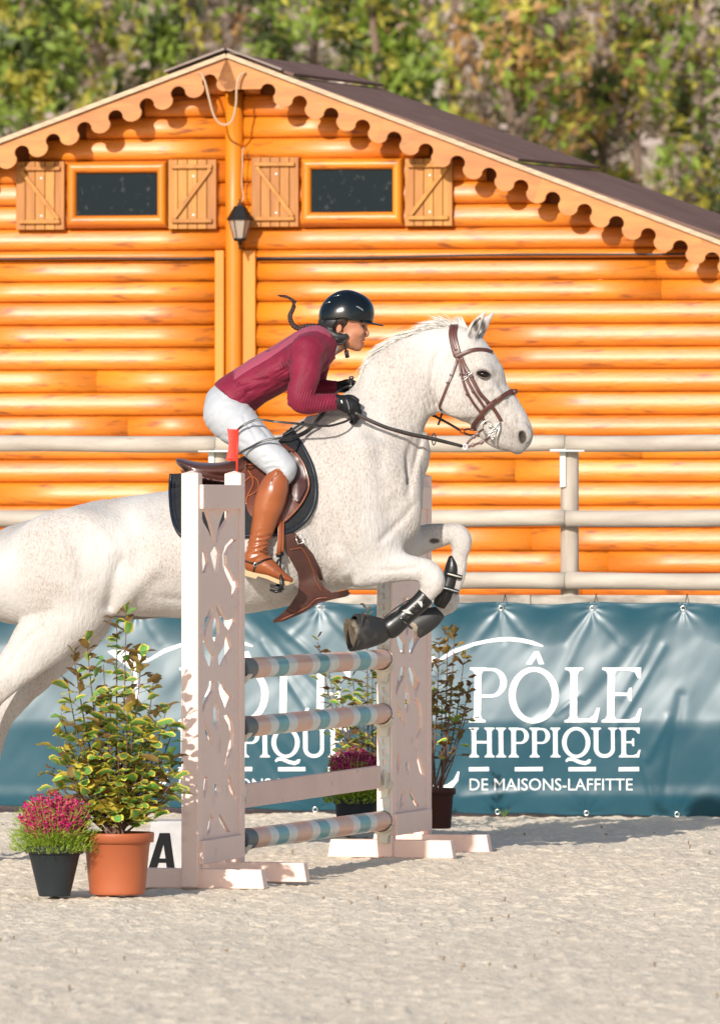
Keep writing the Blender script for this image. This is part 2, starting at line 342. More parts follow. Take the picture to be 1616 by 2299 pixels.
# ------------------------------------------------------------------ implicit modelling
def stroke(px, py, pts, w, d):
    """smooth groove of width w pixels and depth d metres along a polyline, fading at its ends"""
    q = dens(pts, 4) if len(pts) > 2 else np.array(pts, float); o = np.full(px.shape, 1e9); fade = np.zeros(px.shape); n = len(q)-1
    for i in range(n):
        a, b = q[i], q[i+1]; ab = b-a; t = np.clip(((px-a[0])*ab[0]+(py-a[1])*ab[1])/(ab@ab+1e-9), 0, 1)
        dd = (px-a[0]-t*ab[0])**2+(py-a[1]-t*ab[1])**2; m = dd < o; o[m] = dd[m]; fade[m] = ((i+t)/n)[m]
    return d*np.exp(-o/(w*w))*np.clip(np.minimum(fade, 1-fade)*5+0.05, 0, 1)
class Vol:
    def __init__(s, lo, hi, h):
        s.lo = np.array(lo, float); s.h = h
        s.n = np.ceil((np.array(hi)-s.lo)/h).astype(int)+1
        s.f = np.full(s.n, 1.0, np.float32)
    def sub(s, lo, hi):
        a = np.clip(np.floor((np.array(lo)-s.lo)/s.h).astype(int), 0, s.n-1)
        b = np.clip(np.ceil((np.array(hi)-s.lo)/s.h).astype(int)+1, 1, s.n)
        b = np.maximum(b, a+1)
        sl = tuple(slice(a[i], b[i]) for i in range(3))
        ax = [ (np.arange(a[i], b[i])*s.h+s.lo[i]).astype(np.float32) for i in range(3)]
        return sl, ax[0][:,None,None], ax[1][None,:,None], ax[2][None,None,:]
    @staticmethod
    def smin(a, b, k):
        if k <= 0: return np.minimum(a, b)
        h = np.maximum(k-np.abs(a-b), 0)/k
        return np.minimum(a, b)-h*h*k*0.25
    def seg_d(s, X, Y, Z, a, b, ra, rb, sa, sb):
        ab = b-a; L2 = float(ab@ab)+1e-12
        dx, dy, dz = X-a[0], Y-a[1], Z-a[2]
        t = np.clip((dx*ab[0]+dy*ab[1]+dz*ab[2])/L2, 0, 1)
        qx, qy, qz = dx-t*ab[0], dy-t*ab[1], dz-t*ab[2]
        r = ra+t*(rb-ra); sd = sa+t*(sb-sa)
        d = np.sqrt(qx*qx+qz*qz+(qy*r/sd)**2)-r
        return d*np.minimum(1.0, sd/r)
    def chain(s, secs, k=0.02, sub=False, n=4, raw=False):
        """secs rows: x,y,z,r,s (r radius in the x-z plane, s half depth)"""
        q = np.array(secs, float)
        if n > 1 and len(q) > 2: q = dens(q, n)
        q[:,3:] = np.maximum(q[:,3:], 0.0008)
        m = q[:,3:].max()+k+3*s.h
        sl, X, Y, Z = s.sub(q[:,:3].min(0)-m, q[:,:3].max(0)+m)
        D = np.full([sl[i].stop-sl[i].start for i in range(3)], 1.0, np.float32)
        if len(q) == 1: q = np.vstack([q, q+1e-5])
        l0 = [sl[i].start for i in range(3)]
        for i in range(len(q)-1):
            mm = max(q[i,3:].max(), q[i+1,3:].max())+k+3*s.h
            s2, X2, Y2, Z2 = s.sub(np.minimum(q[i,:3],q[i+1,:3])-mm, np.maximum(q[i,:3],q[i+1,:3])+mm)
            ll = tuple(slice(max(0, s2[j].start-l0[j]), s2[j].stop-l0[j]) for j in range(3))
            d = s.seg_d(X2, Y2, Z2, q[i,:3], q[i+1,:3], q[i,3], q[i+1,3], q[i,4], q[i+1,4])
            D[ll] = np.minimum(D[ll], d)
        if sub: s.f[sl] = -Vol.smin(-s.f[sl], D, k)
        else: s.f[sl] = Vol.smin(s.f[sl], D, k)
        return s
    def ell(s, c, rad, k=0.02, sub=False, rot=0.0, yaw=0.0):
        """ellipsoid with radii (rx, ry, rz), rotated by rot in the x-z plane and yaw about z"""
        m = max(rad)+k+3*s.h; c = np.array(c, float)
        sl, X, Y, Z = s.sub(c-m, c+m)
        dx, dy, dz = X-c[0], Y-c[1], Z-c[2]
        cy, sy = math.cos(yaw), math.sin(yaw); dx, dy = cy*dx+sy*dy, -sy*dx+cy*dy
        cr, sr = math.cos(rot), math.sin(rot); dx, dz = cr*dx+sr*dz, -sr*dx+cr*dz
        k0 = np.sqrt((dx/rad[0])**2+(dy/rad[1])**2+(dz/rad[2])**2)
        k1 = np.sqrt((dx/rad[0]**2)**2+(dy/rad[1]**2)**2+(dz/rad[2]**2)**2)+1e-9
        D = (k0*(k0-1)/k1).astype(np.float32)
        if sub: s.f[sl] = -Vol.smin(-s.f[sl], D, k)
        else: s.f[sl] = Vol.smin(s.f[sl], D, k)
        return s
    def half(s, p, nrm, k=0.0):
        """keep the side away from nrm"""
        p = np.array(p, float); nn = np.array(nrm, float); nn /= np.linalg.norm(nn)
        sl, X, Y, Z = s.sub(s.lo, s.lo+s.n*s.h)
        D = ((X-p[0])*nn[0]+(Y-p[1])*nn[1]+(Z-p[2])*nn[2]).astype(np.float32)
        s.f = -Vol.smin(-s.f, -D, k); return s
    def relief(s, fn):
        """raise (negative) or sink (positive) the surface by a height drawn in side view"""
        X = np.arange(s.n[0])*s.h+s.lo[0]; Zc = np.arange(s.n[2])*s.h+s.lo[2]
        px, py = np.meshgrid(CX+X/DH*F, HY-(Zc-CAMH)/DH*F, indexing='ij')
        s.f += fn(px, py).astype(np.float32)[:, None, :]
    def mesh(s, name, mat, parent=None):
        b = 3*s.h
        g = vdb.FloatGrid(b); g.copyFromArray(np.clip(s.f, -b, b).astype(np.float32))
        r = g.convertToPolygons(isovalue=0.0, adaptivity=0.0)
        pts = np.asarray(r[0], float)*s.h+s.lo; quads = np.asarray(r[-1])
        me = bpy.data.meshes.new(name); nv, nf = len(pts), len(quads)
        me.vertices.add(nv); me.vertices.foreach_set('co', pts.astype(np.float32).ravel())
        me.loops.add(nf*4); me.loops.foreach_set('vertex_index', quads[:, ::-1].astype(np.int32).ravel())
        me.polygons.add(nf); me.polygons.foreach_set('loop_start', np.arange(0, nf*4, 4, dtype=np.int32))
        me.polygons.foreach_set('use_smooth', np.ones(nf, bool))
        me.update(calc_edges=True); me.validate()
        for m in (mat if isinstance(mat, (list, tuple)) else [mat]): me.materials.append(m)
        o = link(bpy.data.objects.new(name, me))
        if parent is not None: o.parent = parent; o.matrix_parent_inverse = Matrix.Translation(-root_loc(parent))
        s.pts = pts; fixn_if(o); return o
    def val(s, p):
        q = (np.array(p)-s.lo)/s.h
        i = np.clip(np.floor(q).astype(int), 0, s.n-2); t = np.clip(q-i, 0, 1); r = 0.0
        for a in (0,1):
            for b in (0,1):
                for c in (0,1):
                    w = (t[0] if a else 1-t[0])*(t[1] if b else 1-t[1])*(t[2] if c else 1-t[2])
                    r += w*s.f[i[0]+a, i[1]+b, i[2]+c]
        return r
    def grad(s, p, e=0.012):
        p = np.array(p, float); g = []
        for j in range(3):
            d = np.zeros(3); d[j] = e; g.append(s.val(p+d)-s.val(p-d))
        v = Vector(g); return v.normalized() if v.length > 1e-9 else Vector((0,-1,0))
    def hit(s, x, y, D0=None, far=False):
        D0 = D0 or DH-0.55
        """first surface on the line of sight through photo pixel x,y; returns depth or None"""
        step = 0.012; D = D0; prev = None
        while D < D0+1.0:
            v = s.val(P(x, y, D))
            if v < 0:
                if prev is None: return D
                return D-step+step*prev/(prev-v)
            prev = v; D += step
        return None
def fixn_if(o):
    me = o.data
    co = np.zeros(len(me.vertices)*3, np.float32); me.vertices.foreach_get('co', co); co = co.reshape(-1, 3)
    li = np.zeros(len(me.loops), np.int32); me.loops.foreach_get('vertex_index', li)
    if len(li) % 4: return
    q = co[li.reshape(-1, 4)]
    c = co.mean(0); nn = np.cross(q[:,1]-q[:,0], q[:,2]-q[:,0]); s = ((q.mean(1)-c)*nn).sum()
    if s < 0: me.flip_normals()
DH = 32.05
S = DH/F          # metres per photo pixel at the horse's plane
def C(x, y, r, s, D=DH):
    p = P(x, y, D); return (p.x, p.y, p.z, r*S*D/DH, s)
def E(a, b, s, D=DH):
    return C((a[0]+b[0])/2, (a[1]+b[1])/2, math.hypot(a[0]-b[0], a[1]-b[1])/2, s, D)
def vbox(x0, y0, x1, y1, D0, D1, h):
    a = P(x0, y1, DH); b = P(x1, y0, DH); m = 0.03
    return Vol((a.x-m, D0, a.z-m), (b.x+m, D1, b.z+m), h)

# ================================================================== GROUND
def axis(segs):
    out = []
    for a, b, st in segs: out += list(np.arange(a, b-1e-9, st))
    out.append(segs[-1][1]); return np.array(out)
gx = axis([(-400,-60,40),(-60,-8,6.5),(-8,-2.2,0.3),(-2.2,2.2,0.009),(2.2,8,0.3),(8,60,6.5),(60,400,40)])
gy = axis([(-60,0,10),(0,20,1),(20,27,0.03),(27,38.5,0.016),(38.5,60,0.8),(60,400,34)])
GX, GY = np.meshgrid(gx, gy, indexing='ij')
near = np.clip((2.6-np.abs(GX))/0.4, 0, 1)*np.clip((GY-20)/1.5, 0, 1)*np.clip((39.5-GY)/0.5, 0, 1)
cl = fbm(GX*16, GY*11, 4); cl2 = fbm(GX*3.2+40, GY*1.6, 3); cl3 = vn(GX*46, GY*30)
GZ = (np.clip(cl-0.46, 0, 1)*0.030 + (cl2-0.5)*0.030 + np.clip(cl3-0.52, 0, 1)*0.014 + np.clip(fbm(GX*1.1+7, GY*0.5, 2)-0.62, 0, 1)*-0.05)*near
GZ = GZ - 0.012*near
nx, ny = GX.shape
idx = np.arange(nx*ny).reshape(nx, ny)
q = np.stack([idx[:-1,:-1], idx[1:,:-1], idx[1:,1:], idx[:-1,1:]], -1).reshape(-1, 4)
me = bpy.data.meshes.new('sand_ground'); me.vertices.add(nx*ny)
me.vertices.foreach_set('co', np.stack([GX,GY,GZ], -1).astype(np.float32).ravel())
me.loops.add(len(q)*4); me.loops.foreach_set('vertex_index', q.astype(np.int32).ravel())
me.polygons.add(len(q)); me.polygons.foreach_set('loop_start', np.arange(0, len(q)*4, 4, dtype=np.int32))
me.polygons.foreach_set('use_smooth', np.ones(len(q), bool)); me.update(calc_edges=True); me.materials.append(MAT['sand'])
go = link(bpy.data.objects.new('sand_ground', me)); go['kind'] = 'structure'
# loose clods and crumbs of sand
cb = MB()
for i in range(160):
    yy = RND.uniform(21.5, 36.5); xx = RND.uniform(-2.0, 2.0); r = RND.uniform(0.002, 0.0065)*(1.6 if RND.random() < .03 else 1)
    bm = None
    a0 = RND.random()*6; vs = []
    for k in range(5): vs.append((xx+r*1.2*math.cos(a0+k*1.257)*RND.uniform(.7,1.2), yy+r*1.2*math.sin(a0+k*1.257)*RND.uniform(.7,1.2), 0.0+r*0.2))
    vs.append((xx, yy, 0.001+r*0.45)); vs.append((xx, yy, -0.02))
    cb.add(vs, [(k, (k+1) % 5, 5) for k in range(5)]+[((k+1) % 5, k, 6) for k in range(5)])
cb.build('sand_clods', M('dark_sand_crumbs', (0.34,0.27,0.19), (0.22,0.16,0.11), scale=9, rough=0.95), None, True, 'stuff')

# distant hillside behind the trees
hb = MB()
n = 24
hv = [(x, 125+ (3*math.sin(x*.11) if j else 0) + j*8, -0.3 if j == 0 else j*7.5+1.2*math.sin(x*.23+j)) for j in range(5) for x in np.linspace(-60, 60, n)]
hb.add(hv, [(j*n+i, j*n+i+1, (j+1)*n+i+1, (j+1)*n+i) for j in range(4) for i in range(n-1)])
MAT['hill'] = M('dry_hillside', (0.30,0.245,0.17), (0.13,0.13,0.05), scale=0.9, rough=0.9, c3=(0.44,0.35,0.30), s3=1.7, lo3=0.5, hi3=0.62)
ho = hb.build('hillside', MAT['hill'], None, True, 'structure')

# ================================================================== LOG BUILDING
BROT = math.radians(8.5)                      # gable turned so that its right end is nearer
BU = Vector((math.cos(BROT), -math.sin(BROT), 0)); BN = Vector((-math.sin(BROT), -math.cos(BROT), 0))   # along wall, out of wall
BO = P(807, 1133, 42.0)
def W3(x, y, off=0.0):
    """wall point seen at photo pixel x,y, on the plane off metres proud of the wall"""
    o = BO+BN*off; d = P(x, y, 1.0)-Vector((0,0,CAMH)); t = (o-Vector((0,0,CAMH))).dot(BN)/d.dot(BN)
    return Vector((0,0,CAMH))+d*t
def wu(x, off=0.0): return (W3(x, 1133, off)-BO).dot(BU)
def WP(u, z, off=0.0): v = BO+BU*u+BN*off; return Vector((v.x, v.y, z))
ZP = 42.0/F
def wz(y, x=807): return W3(x, y).z
cabin = thing('log_cabin', (WP(0,0).x, WP(0,0).y, 0), 'orange varnished log cabin with scalloped gable boards and a brown roof', 'cabin')
ROOF_S_L, ROOF_S_R = 0.365, 0.381
apex = W3(525.5, 131)
UA = wu(525.5); ZA = apex.z
pL = W3(125, 283); SL = (ZA-pL.z)/(UA-wu(125)); pR = W3(1489, 497); SR = (ZA-pR.z)/(wu(1489)-UA)
def roofz(u): return ZA-(UA-u)*SL if u < UA else ZA-(u-UA)*SR
ULEFT, URIGHT = wu(-420), wu(1990)
# log courses (top..bottom rows in photo pixels at x=807)
rows = [160,210,259,307,356,407,458,510,559,580]
rows2 = [583,629,675,727,778,828,879,931,979,1030,1081,1133,1183,1235,1284,1335,1386,1437,1488,1539,1590,1641,1692,1743,1760]
UPX0, UPX1 = wu(507), wu(551)
def log(u0, u1, z0, z1, top=None):
    """one half-round log between heights z0<z1, clipped under the gable"""
    z = (z0+z1)/2; hh = (z1-z0)/2
    if top is not None:
        zl = max(0.0, (ZA-(z1+top)))
        u0 = max(u0, UA-zl/SL); u1 = min(u1, UA+zl/SR)
        if u1-u0 < 0.08: return
    n = max(2, int((u1-u0)/0.35)); ph = RND.random()*9; vs = []; fs = []
    PR = [(-1,.002),(-.97,.022),(-.82,.037),(-.55,.0455),(-.25,.0480),(.0,.0465),(.3,.0415),(.6,.0350),(.82,.0285),(.95,.0190),(1,.002)]; seg = len(PR); tl = RND.uniform(.85,1.15)
    for i in range(n+1):
        u = u0+(u1-u0)*i/n
        for k in range(seg):
            vs.append(WP(u, z+hh*PR[k][0], PR[k][1]*tl+0.0012*math.sin(u*5+ph)))
    for i in range(n):
        for k in range(seg-1): fs.append((i*seg+k, (i+1)*seg+k, (i+1)*seg+k+1, i*seg+k+1))
    fs.append(tuple(range(seg))); fs.append(tuple(n*seg+k for k in range(seg))[::-1])
    obj('log', vs, fs, MAT['log'], cabin, True)
for i in range(len(rows)-1):
    z1, z0 = wz(rows[i]), wz(rows[i+1])
    for (a, b) in ((ULEFT, UPX0+0.005), (UPX1-0.005, URIGHT)): log(a, b, z0, z1, 0.02)
for i in range(len(rows2)-1):
    z1, z0 = wz(rows2[i]), max(0.0, wz(rows2[i+1]))
    for (a, b) in ((ULEFT, wu(486)), (wu(577), URIGHT)):
        # courses run over the whole gable but stay under the roof; some are butted from two lengths
        if RND.random() < 0.6:
            m = a+(b-a)*RND.uniform(.25, .8); log(a, m-0.0012, z0, z1, 0.02); log(m+0.0012, b, z0, z1, 0.02)
        else: log(a, b, z0, z1, 0.02)
# dark backing wall behind the logs
MAT['wallback'] = M('shadow_gap_wall', (0.25,0.08,0.015), rough=0.9)
u0, u1 = ULEFT, URIGHT
bk = [WP(u0, 0, -0.01), WP(u1, 0, -0.01), WP(u1, roofz(u1)-0.02, -0.01), WP(UA, ZA-0.02, -0.01), WP(u0, roofz(u0)-0.02, -0.01)]
bk2 = [v-BN*6.0 for v in bk]
obj('wall', bk+bk2, [(0,1,2,3,4), (9,8,7,6,5), (0,5,6,1), (1,6,7,2), (4,3,8,9), (0,4,9,5)], MAT['wallback'], cabin)
# centre post and side planks
def hpost(x0, x1, y0, y1, d, name='post', base=0.0):
    u0, u1 = wu(x0), wu(x1); z1, z0 = wz(y0), max(0.0, wz(y1)); uc, ru = (u0+u1)/2, (u1-u0)/2; vs = []; seg = 13
    for z in np.linspace(z0, z1, 6):
        for k in range(seg):
            a = math.pi*(k/(seg-1)-0.5); vs.append(WP(uc+ru*math.sin(a), z, base+d*max(0.0, math.cos(a))**0.6))
    fs = [(i*seg+k, i*seg+k+1, (i+1)*seg+k+1, (i+1)*seg+k) for i in range(5) for k in range(seg-1)]
    fs.append(tuple(range(seg))[::-1]); fs.append(tuple(5*seg+k for k in range(seg)))
    return obj(name, vs, fs, MAT['logv'], cabin, True)
MAT['logv'] = M('varnished_post_wood', (0.70,0.235,0.009), (0.60,0.18,0.008), scale=1.6, rough=0.5, coat=0.15, crough=0.3, stretch=(6,6,0.7), c3=(0.40,0.12,0.012), s3=3.2, lo3=0.60, hi3=0.80, rnd=0.06, bump=0.0012, bscale=6, bstretch=(14,14,0.8))
hpost(507, 547, 203, 1752, 0.085, base=0.0)
def wbox(name, x0, x1, y0, y1, d0, d1, mat, parent=None, bev=0.004):
    u0, u1 = wu(x0), wu(x1); z1, z0 = wz(y0), max(0.0, wz(y1))
    c = WP((u0+u1)/2, (z0+z1)/2, (d0+d1)/2)
    v, f = g_box(c, BU, Z_, BN, (u1-u0)/2, (z1-z0)/2, (d1-d0)/2, bev)
    return obj(name, v, f, mat, parent if parent else cabin)
wbox('post_board', 486, 506.5, 560, 1752, 0.0, 0.070, MAT['logv'])
wbox('post_board', 549, 577, 560, 1752, 0.0, 0.072, MAT['logv'])
# windows
def window(x0, x1, y0, y1, px0, px1, py0, py1):
    wf = None
    a = [(x0,y0),(x1,y0),(x1,y1),(x0,y1)]; b = [(px0,py0),(px1,py0),(px1,py1),(px0,py1)]
    pane = wbox('window', px0-3, px1+3, py0-3, py1+3, 0.040, 0.070, MAT['glass'])
    for i in range(4):
        j = (i+1) % 4; vs = []; seg = 9
        for (o_, n_) in ((a[i], b[i]), (a[j], b[j])):
            for k in range(seg):
                t = k/(seg-1); px = o_[0]+(n_[0]-o_[0])*t; py = o_[1]+(n_[1]-o_[1])*t
                d = 0.066+0.042*max(0, math.sin(math.pi*t))**0.55
                if k in (0, seg-1): d = 0.03
                vs.append(WP(wu(px), wz(py), d))
        fs = [(k, k+1, seg+k+1, seg+k) for k in range(seg-1)]
        fixn(obj('window_frame', vs, fs, MAT['log'] if i % 2 == 0 else MAT['logv'], pane, True))
window(154, 381, 357, 508, 179, 356, 387, 478)
window(678, 909, 354, 507, 704.5, 882, 382, 473)
# shutters
def shutter(x0, x1, y0, y1, flip, ytop=None):
    d0, d1 = 0.066, 0.088
    n = 5
    sh = wbox('shutter', x0, x1, y0, y1, 0.050, d0, MAT['batten'])
    for i in range(n):
        a = x0+(x1-x0)*i/n; b = x0+(x1-x0)*(i+1)/n
        wbox('plank', a+0.5, b-0.5, y0, y1, d0-0.002, d1+RND.uniform(-.001,.001), MAT['shutter'], sh, 0.003)
    m = (x1-x0)*0.08; yt = y0+16; yb = y1-18
    wbox('batten', x0+m, x1-m, yt-4.5, yt+4.5, d1, d1+0.022, MAT['shutter'], sh, 0.004)
    wbox('batten', x0+m, x1-m, yb-4.5, yb+4.5, d1, d1+0.022, MAT['shutter'], sh, 0.004)
    A = (x0+m+4, yb-5) if not flip else (x0+m+4, yt+5); B = (x1-m-4, yt+5) if not flip else (x1-m-4, yb-5)
    pa, pb = WP(wu(A[0]), wz(A[1]), d1+0.010), WP(wu(B[0]), wz(B[1]), d1+0.010)
    ax = (pb-pa).normalized(); v, f = g_box((pa+pb)/2, ax, BN.cross(ax), BN, (pb-pa).length/2, 0.0115, 0.010, 0.003)
    obj('brace', v, f, MAT['shutter'], sh)
    for yy in (yt+22, yb-13):
        v, f = g_lathe((0,0,0), [(0.007,0),(0.007,0.004),(0.0,0.006)], 10)
        c = WP(wu((x0+x1)/2+3), wz(yy), d1)
        obj('screw', [c+BU*a[0]+Z_*a[1]+BN*a[2] for a in v], f, MAT['bracket'], sh)
shutter(383, 491, 356, 512, False); shutter(42, 151, 358, 512, True)
shutter(569, 675, 352, 508, True); shutter(912, 1019, 357, 508, False)
# barge boards with the scalloped lower edge, boards about 2.4 m long
def scallop(uA, uB, s, left):
    """list of (along, drop) for the lower edge; along measured horizontally from the apex"""
    pass
PITCH = wu(991)-wu(920.5)
def barge(side):
    s = SL if side < 0 else SR
    L = 3.0 if side < 0 else 4.4
    th = math.atan(s); D_ = Vector((0,0,0)); ax = BU*side*math.cos(th)-Z_*math.sin(th); dn = -Z_*math.cos(th)-BU*side*math.sin(th)
    # plane coordinates: a along slope from the apex, d downwards perpendicular to it
    k = math.cos(th)
    p = PITCH/k; r = p*0.235; rt = p*0.265
    first = (wu(642.6)-UA)/k-0.03 if side > 0 else (UA-wu(402))/k-0.005
    depth0 = 0.058; low = depth0+0.095
    O = WP(UA, ZA, 0.245)
    j0 = 0
    cents = [first+(i-1)*p for i in range(0, int(L/p)+2)]
    cuts = [0.0] + [cents[i]+p*0.5 for i in (18, 36) if i < len(cents)] + [L]
    cuts = [0.0] + [cents[i]+p/2 for i in range(4, len(cents), 5) if cents[i]+p/2 < L-0.5] + [L]
    for a0, a1 in zip(cuts[:-1], cuts[1:]):
        low_edge = []
        lead = a0
        if a0 == 0.0:
            # ornament at the apex: two small lobes
            low_edge += [(0.0, 0.165)]
            for t in np.linspace(0.2, math.pi-0.2, 8): low_edge.append((0.004+0.034*(1-math.cos(t)), 0.165+0.024*math.sin(t)))
        for c in cents:
            if c+p < a0 or c-p > a1 or (a0 == 0.0 and c-r < 0.075): continue
            for t in np.linspace(0, math.pi, 13): low_edge.append((c-r*math.cos(t)*(1.0 if 0.3 < t < 2.8 else 0.96), depth0+r-r*math.sin(t)))
            tc_ = c+p*0.5; hw = p*0.5-r
            for t in np.linspace(0, math.pi, 11)[0:]: low_edge.append((tc_-hw*1.12*math.cos(t), depth0+r*1.12+hw*0.95*math.sin(t)))
        low_edge = [q for q in low_edge if a0 <= q[0] <= a1]
        low_edge = [low_edge[0]]+[b for a, b in zip(low_edge[:-1], low_edge[1:]) if math.hypot(a[0]-b[0], a[1]-b[1]) > 1e-4]
        poly = [(a0, 0.012)] + ([(a0, low_edge[0][1])] if a0 > 0 else []) + low_edge + [(a1, low_edge[-1][1]), (a1, 0.012)]
        o = slab('barge_board', poly, [], O, ax, dn, BN, 0.026, MAT['fascia'], cabin)
    # pale trim strip on top of the board
    v, f = g_box(O+ax*(L/2)+dn*(-0.004)+BN*0.006, ax, dn, BN, L/2, 0.013, 0.030, 0.003)
    obj('verge_trim', v, f, MAT['edge'], cabin)
barge(-1); barge(1)
# roof slopes: felt courses, each a sheet with a thick lower edge; the ridge runs back and to the right
RV = Vector((0.50, 1.45, 0.02))+BN*0.0
def roof(side):
    s = SL if side < 0 else SR; L = 3.0 if side < 0 else 4.4
    th = math.atan(s); ax = BU*side*math.cos(th)-Z_*math.sin(th); up = Z_*math.cos(th)+BU*side*math.sin(th)
    O = WP(UA, ZA+0.004, 0.27)
    cuts = [0.0, 0.38, 1.72, 3.1, 4.4] if side > 0 else [0.0, 0.30, 1.6, 3.0]
    for i in range(len(cuts)-1):
        a0, a1 = cuts[i], cuts[i+1]
        h0 = 0.012; h1 = 0.040 if side > 0 else 0.02
        A = O+ax*a0+up*h0; B = O+ax*(a1+0.01)+up*h1
        rv = RV if side > 0 else Vector((0.2, 1.45, 0.0))
        t = -up*0.016
        vs = [A, B, B+rv, A+rv, A+t, B+t, B+rv+t, A+rv+t]
        fixn(obj('roof_sheet', vs, [(0,1,2,3),(7,6,5,4),(0,4,5,1),(1,5,6,2),(2,6,7,3),(3,7,4,0)], MAT['roof'], cabin))
roof(1); roof(-1)
# grey ridge capping boards near the apex
for side, L in ((-1, 0.36), (1, 0.33)):
    s = SL if side < 0 else SR; th = math.atan(s); ax = BU*side*math.cos(th)-Z_*math.sin(th); up = Z_*math.cos(th)+BU*side*math.sin(th)
    v, f = g_box(WP(UA, ZA+0.02, 0.20)+ax*L/2+up*0.020, ax, up, BN, L/2, 0.006, 0.11, 0.002); obj('ridge_cap', v, f, MAT['ridge'] if 'ridge' in MAT else MAT.setdefault('ridge', M('grey_ridge_cap', (0.22,0.17,0.15), (0.30,0.24,0.21), scale=9, rough=0.8)), cabin)
# black cable under the gable
def cable_pts(x0, x1, y0, y1, sag, off, n=24):
    return [WP(wu(x0+(x1-x0)*t), wz(y0+(y1-y0)*t+sag*math.sin(math.pi*t*3)), off) for t in np.linspace(0, 1, n)]
c1 = tube('power_cable', cable_pts(-120, 484, 576, 577.5, 0.8, 0.075), 0.006, MAT['cable'], None, 8)
tag(c1, 'black cable stapled along the logs to the left of the centre post', 'cable')
c2 = tube('power_cable', cable_pts(580, 1700, 578, 571.0, 1.6, 0.078), 0.0068, MAT['cable'], None, 8)
tag(c2, 'long black cable sagging along the logs to the right of the lantern', 'cable')
# pale rope looped over the apex
rp = [(466,166,.27),(474,172,.30),(483,195,.31),(490,225,.31),(500,262,.30),(512,279,.29),(528,282,.29),(541,270,.29),(549,235,.30),(551,200,.31),(556,176,.30),(568,165,.27)]
rd = dens([WP(wu(a), wz(b), c) for a, b, c in rp], 5)
ro = tube('rope', [Vector(v) for v in rd], 0.0062, MAT.setdefault('rope', M('pale_rope', (0.50,0.36,0.24), rough=0.8)), None, 8); tag(ro, 'pale rope looped from the gable tip across the centre post', 'rope')
wr = [(556,330,.09),(552,335,.12),(552,370,.125),(550,410,.12),(553,440,.12),(551,452,.12)]
wo = tube('lantern_wire', [Vector(v) for v in dens([WP(wu(a), wz(b), c) for a, b, c in wr], 5)], 0.0035, MAT['edge'], None, 6); tag(wo, 'thin pale wire running down to the black lantern', 'wire')

# lantern
LC = WP(wu(551), 0, 0.20)
lan = thing('wall_lantern', (LC.x, LC.y, wz(545)), 'black coach lantern with amber glass hanging from the centre post', 'lantern')
def lz(y): return wz(y)
def hexa(prof, name, mat, seg=6, parent=None, smooth=False):
    v, f = g_lathe((0,0,0), [(r, z) for r, z in prof], seg)
    return obj(name, [Vector((a[0]+LC.x, a[1]+LC.y, a[2])) for a in v], f, mat, parent or lan, smooth)
p_ = 1/403.0
hexa([(0.004, lz(447)), (0.004, lz(455)), (0.012, lz(457)), (0.015, lz(462)), (0.052*0.6, lz(463)), (0.070, lz(490)), (0.074, lz(492)), (0.074, lz(494)), (0.066, lz(495))], 'lantern_cap', MAT['dark'])
hexa([(0.0, lz(494.5)), (0.060, lz(495)), (0.031, lz(536)), (0.0, lz(536.5))], 'glass', MAT['lampglass'])
hexa([(0.010, lz(500)), (0.012, lz(515)), (0.012, lz(534))], 'bulb', MAT['whitec'])
for k in range(6):
    a = k*math.pi/3
    v, f = g_tube([Vector((LC.x+0.062*math.cos(a), LC.y+0.062*math.sin(a), lz(494))), Vector((LC.x+0.033*math.cos(a), LC.y+0.033*math.sin(a), lz(537)))], 0.0030, 5); obj('lantern_bar', v, f, MAT['dark'], lan)
hexa([(0.034, lz(535)), (0.038, lz(537)), (0.030, lz(541)), (0.010, lz(543)), (0.012, lz(548)), (0.004, lz(552)), (0.008, lz(556)), (0.002, lz(561))], 'lantern_base', MAT['dark'], 12, None, True)
v, f = g_tube([Vector((LC.x, LC.y, lz(543))), Vector((LC.x, LC.y, lz(556))), Vector((LC.x, LC.y, lz(556)))+(-BN)*0.12], 0.006, 8); obj('lantern_arm', v, f, MAT['dark'], lan)

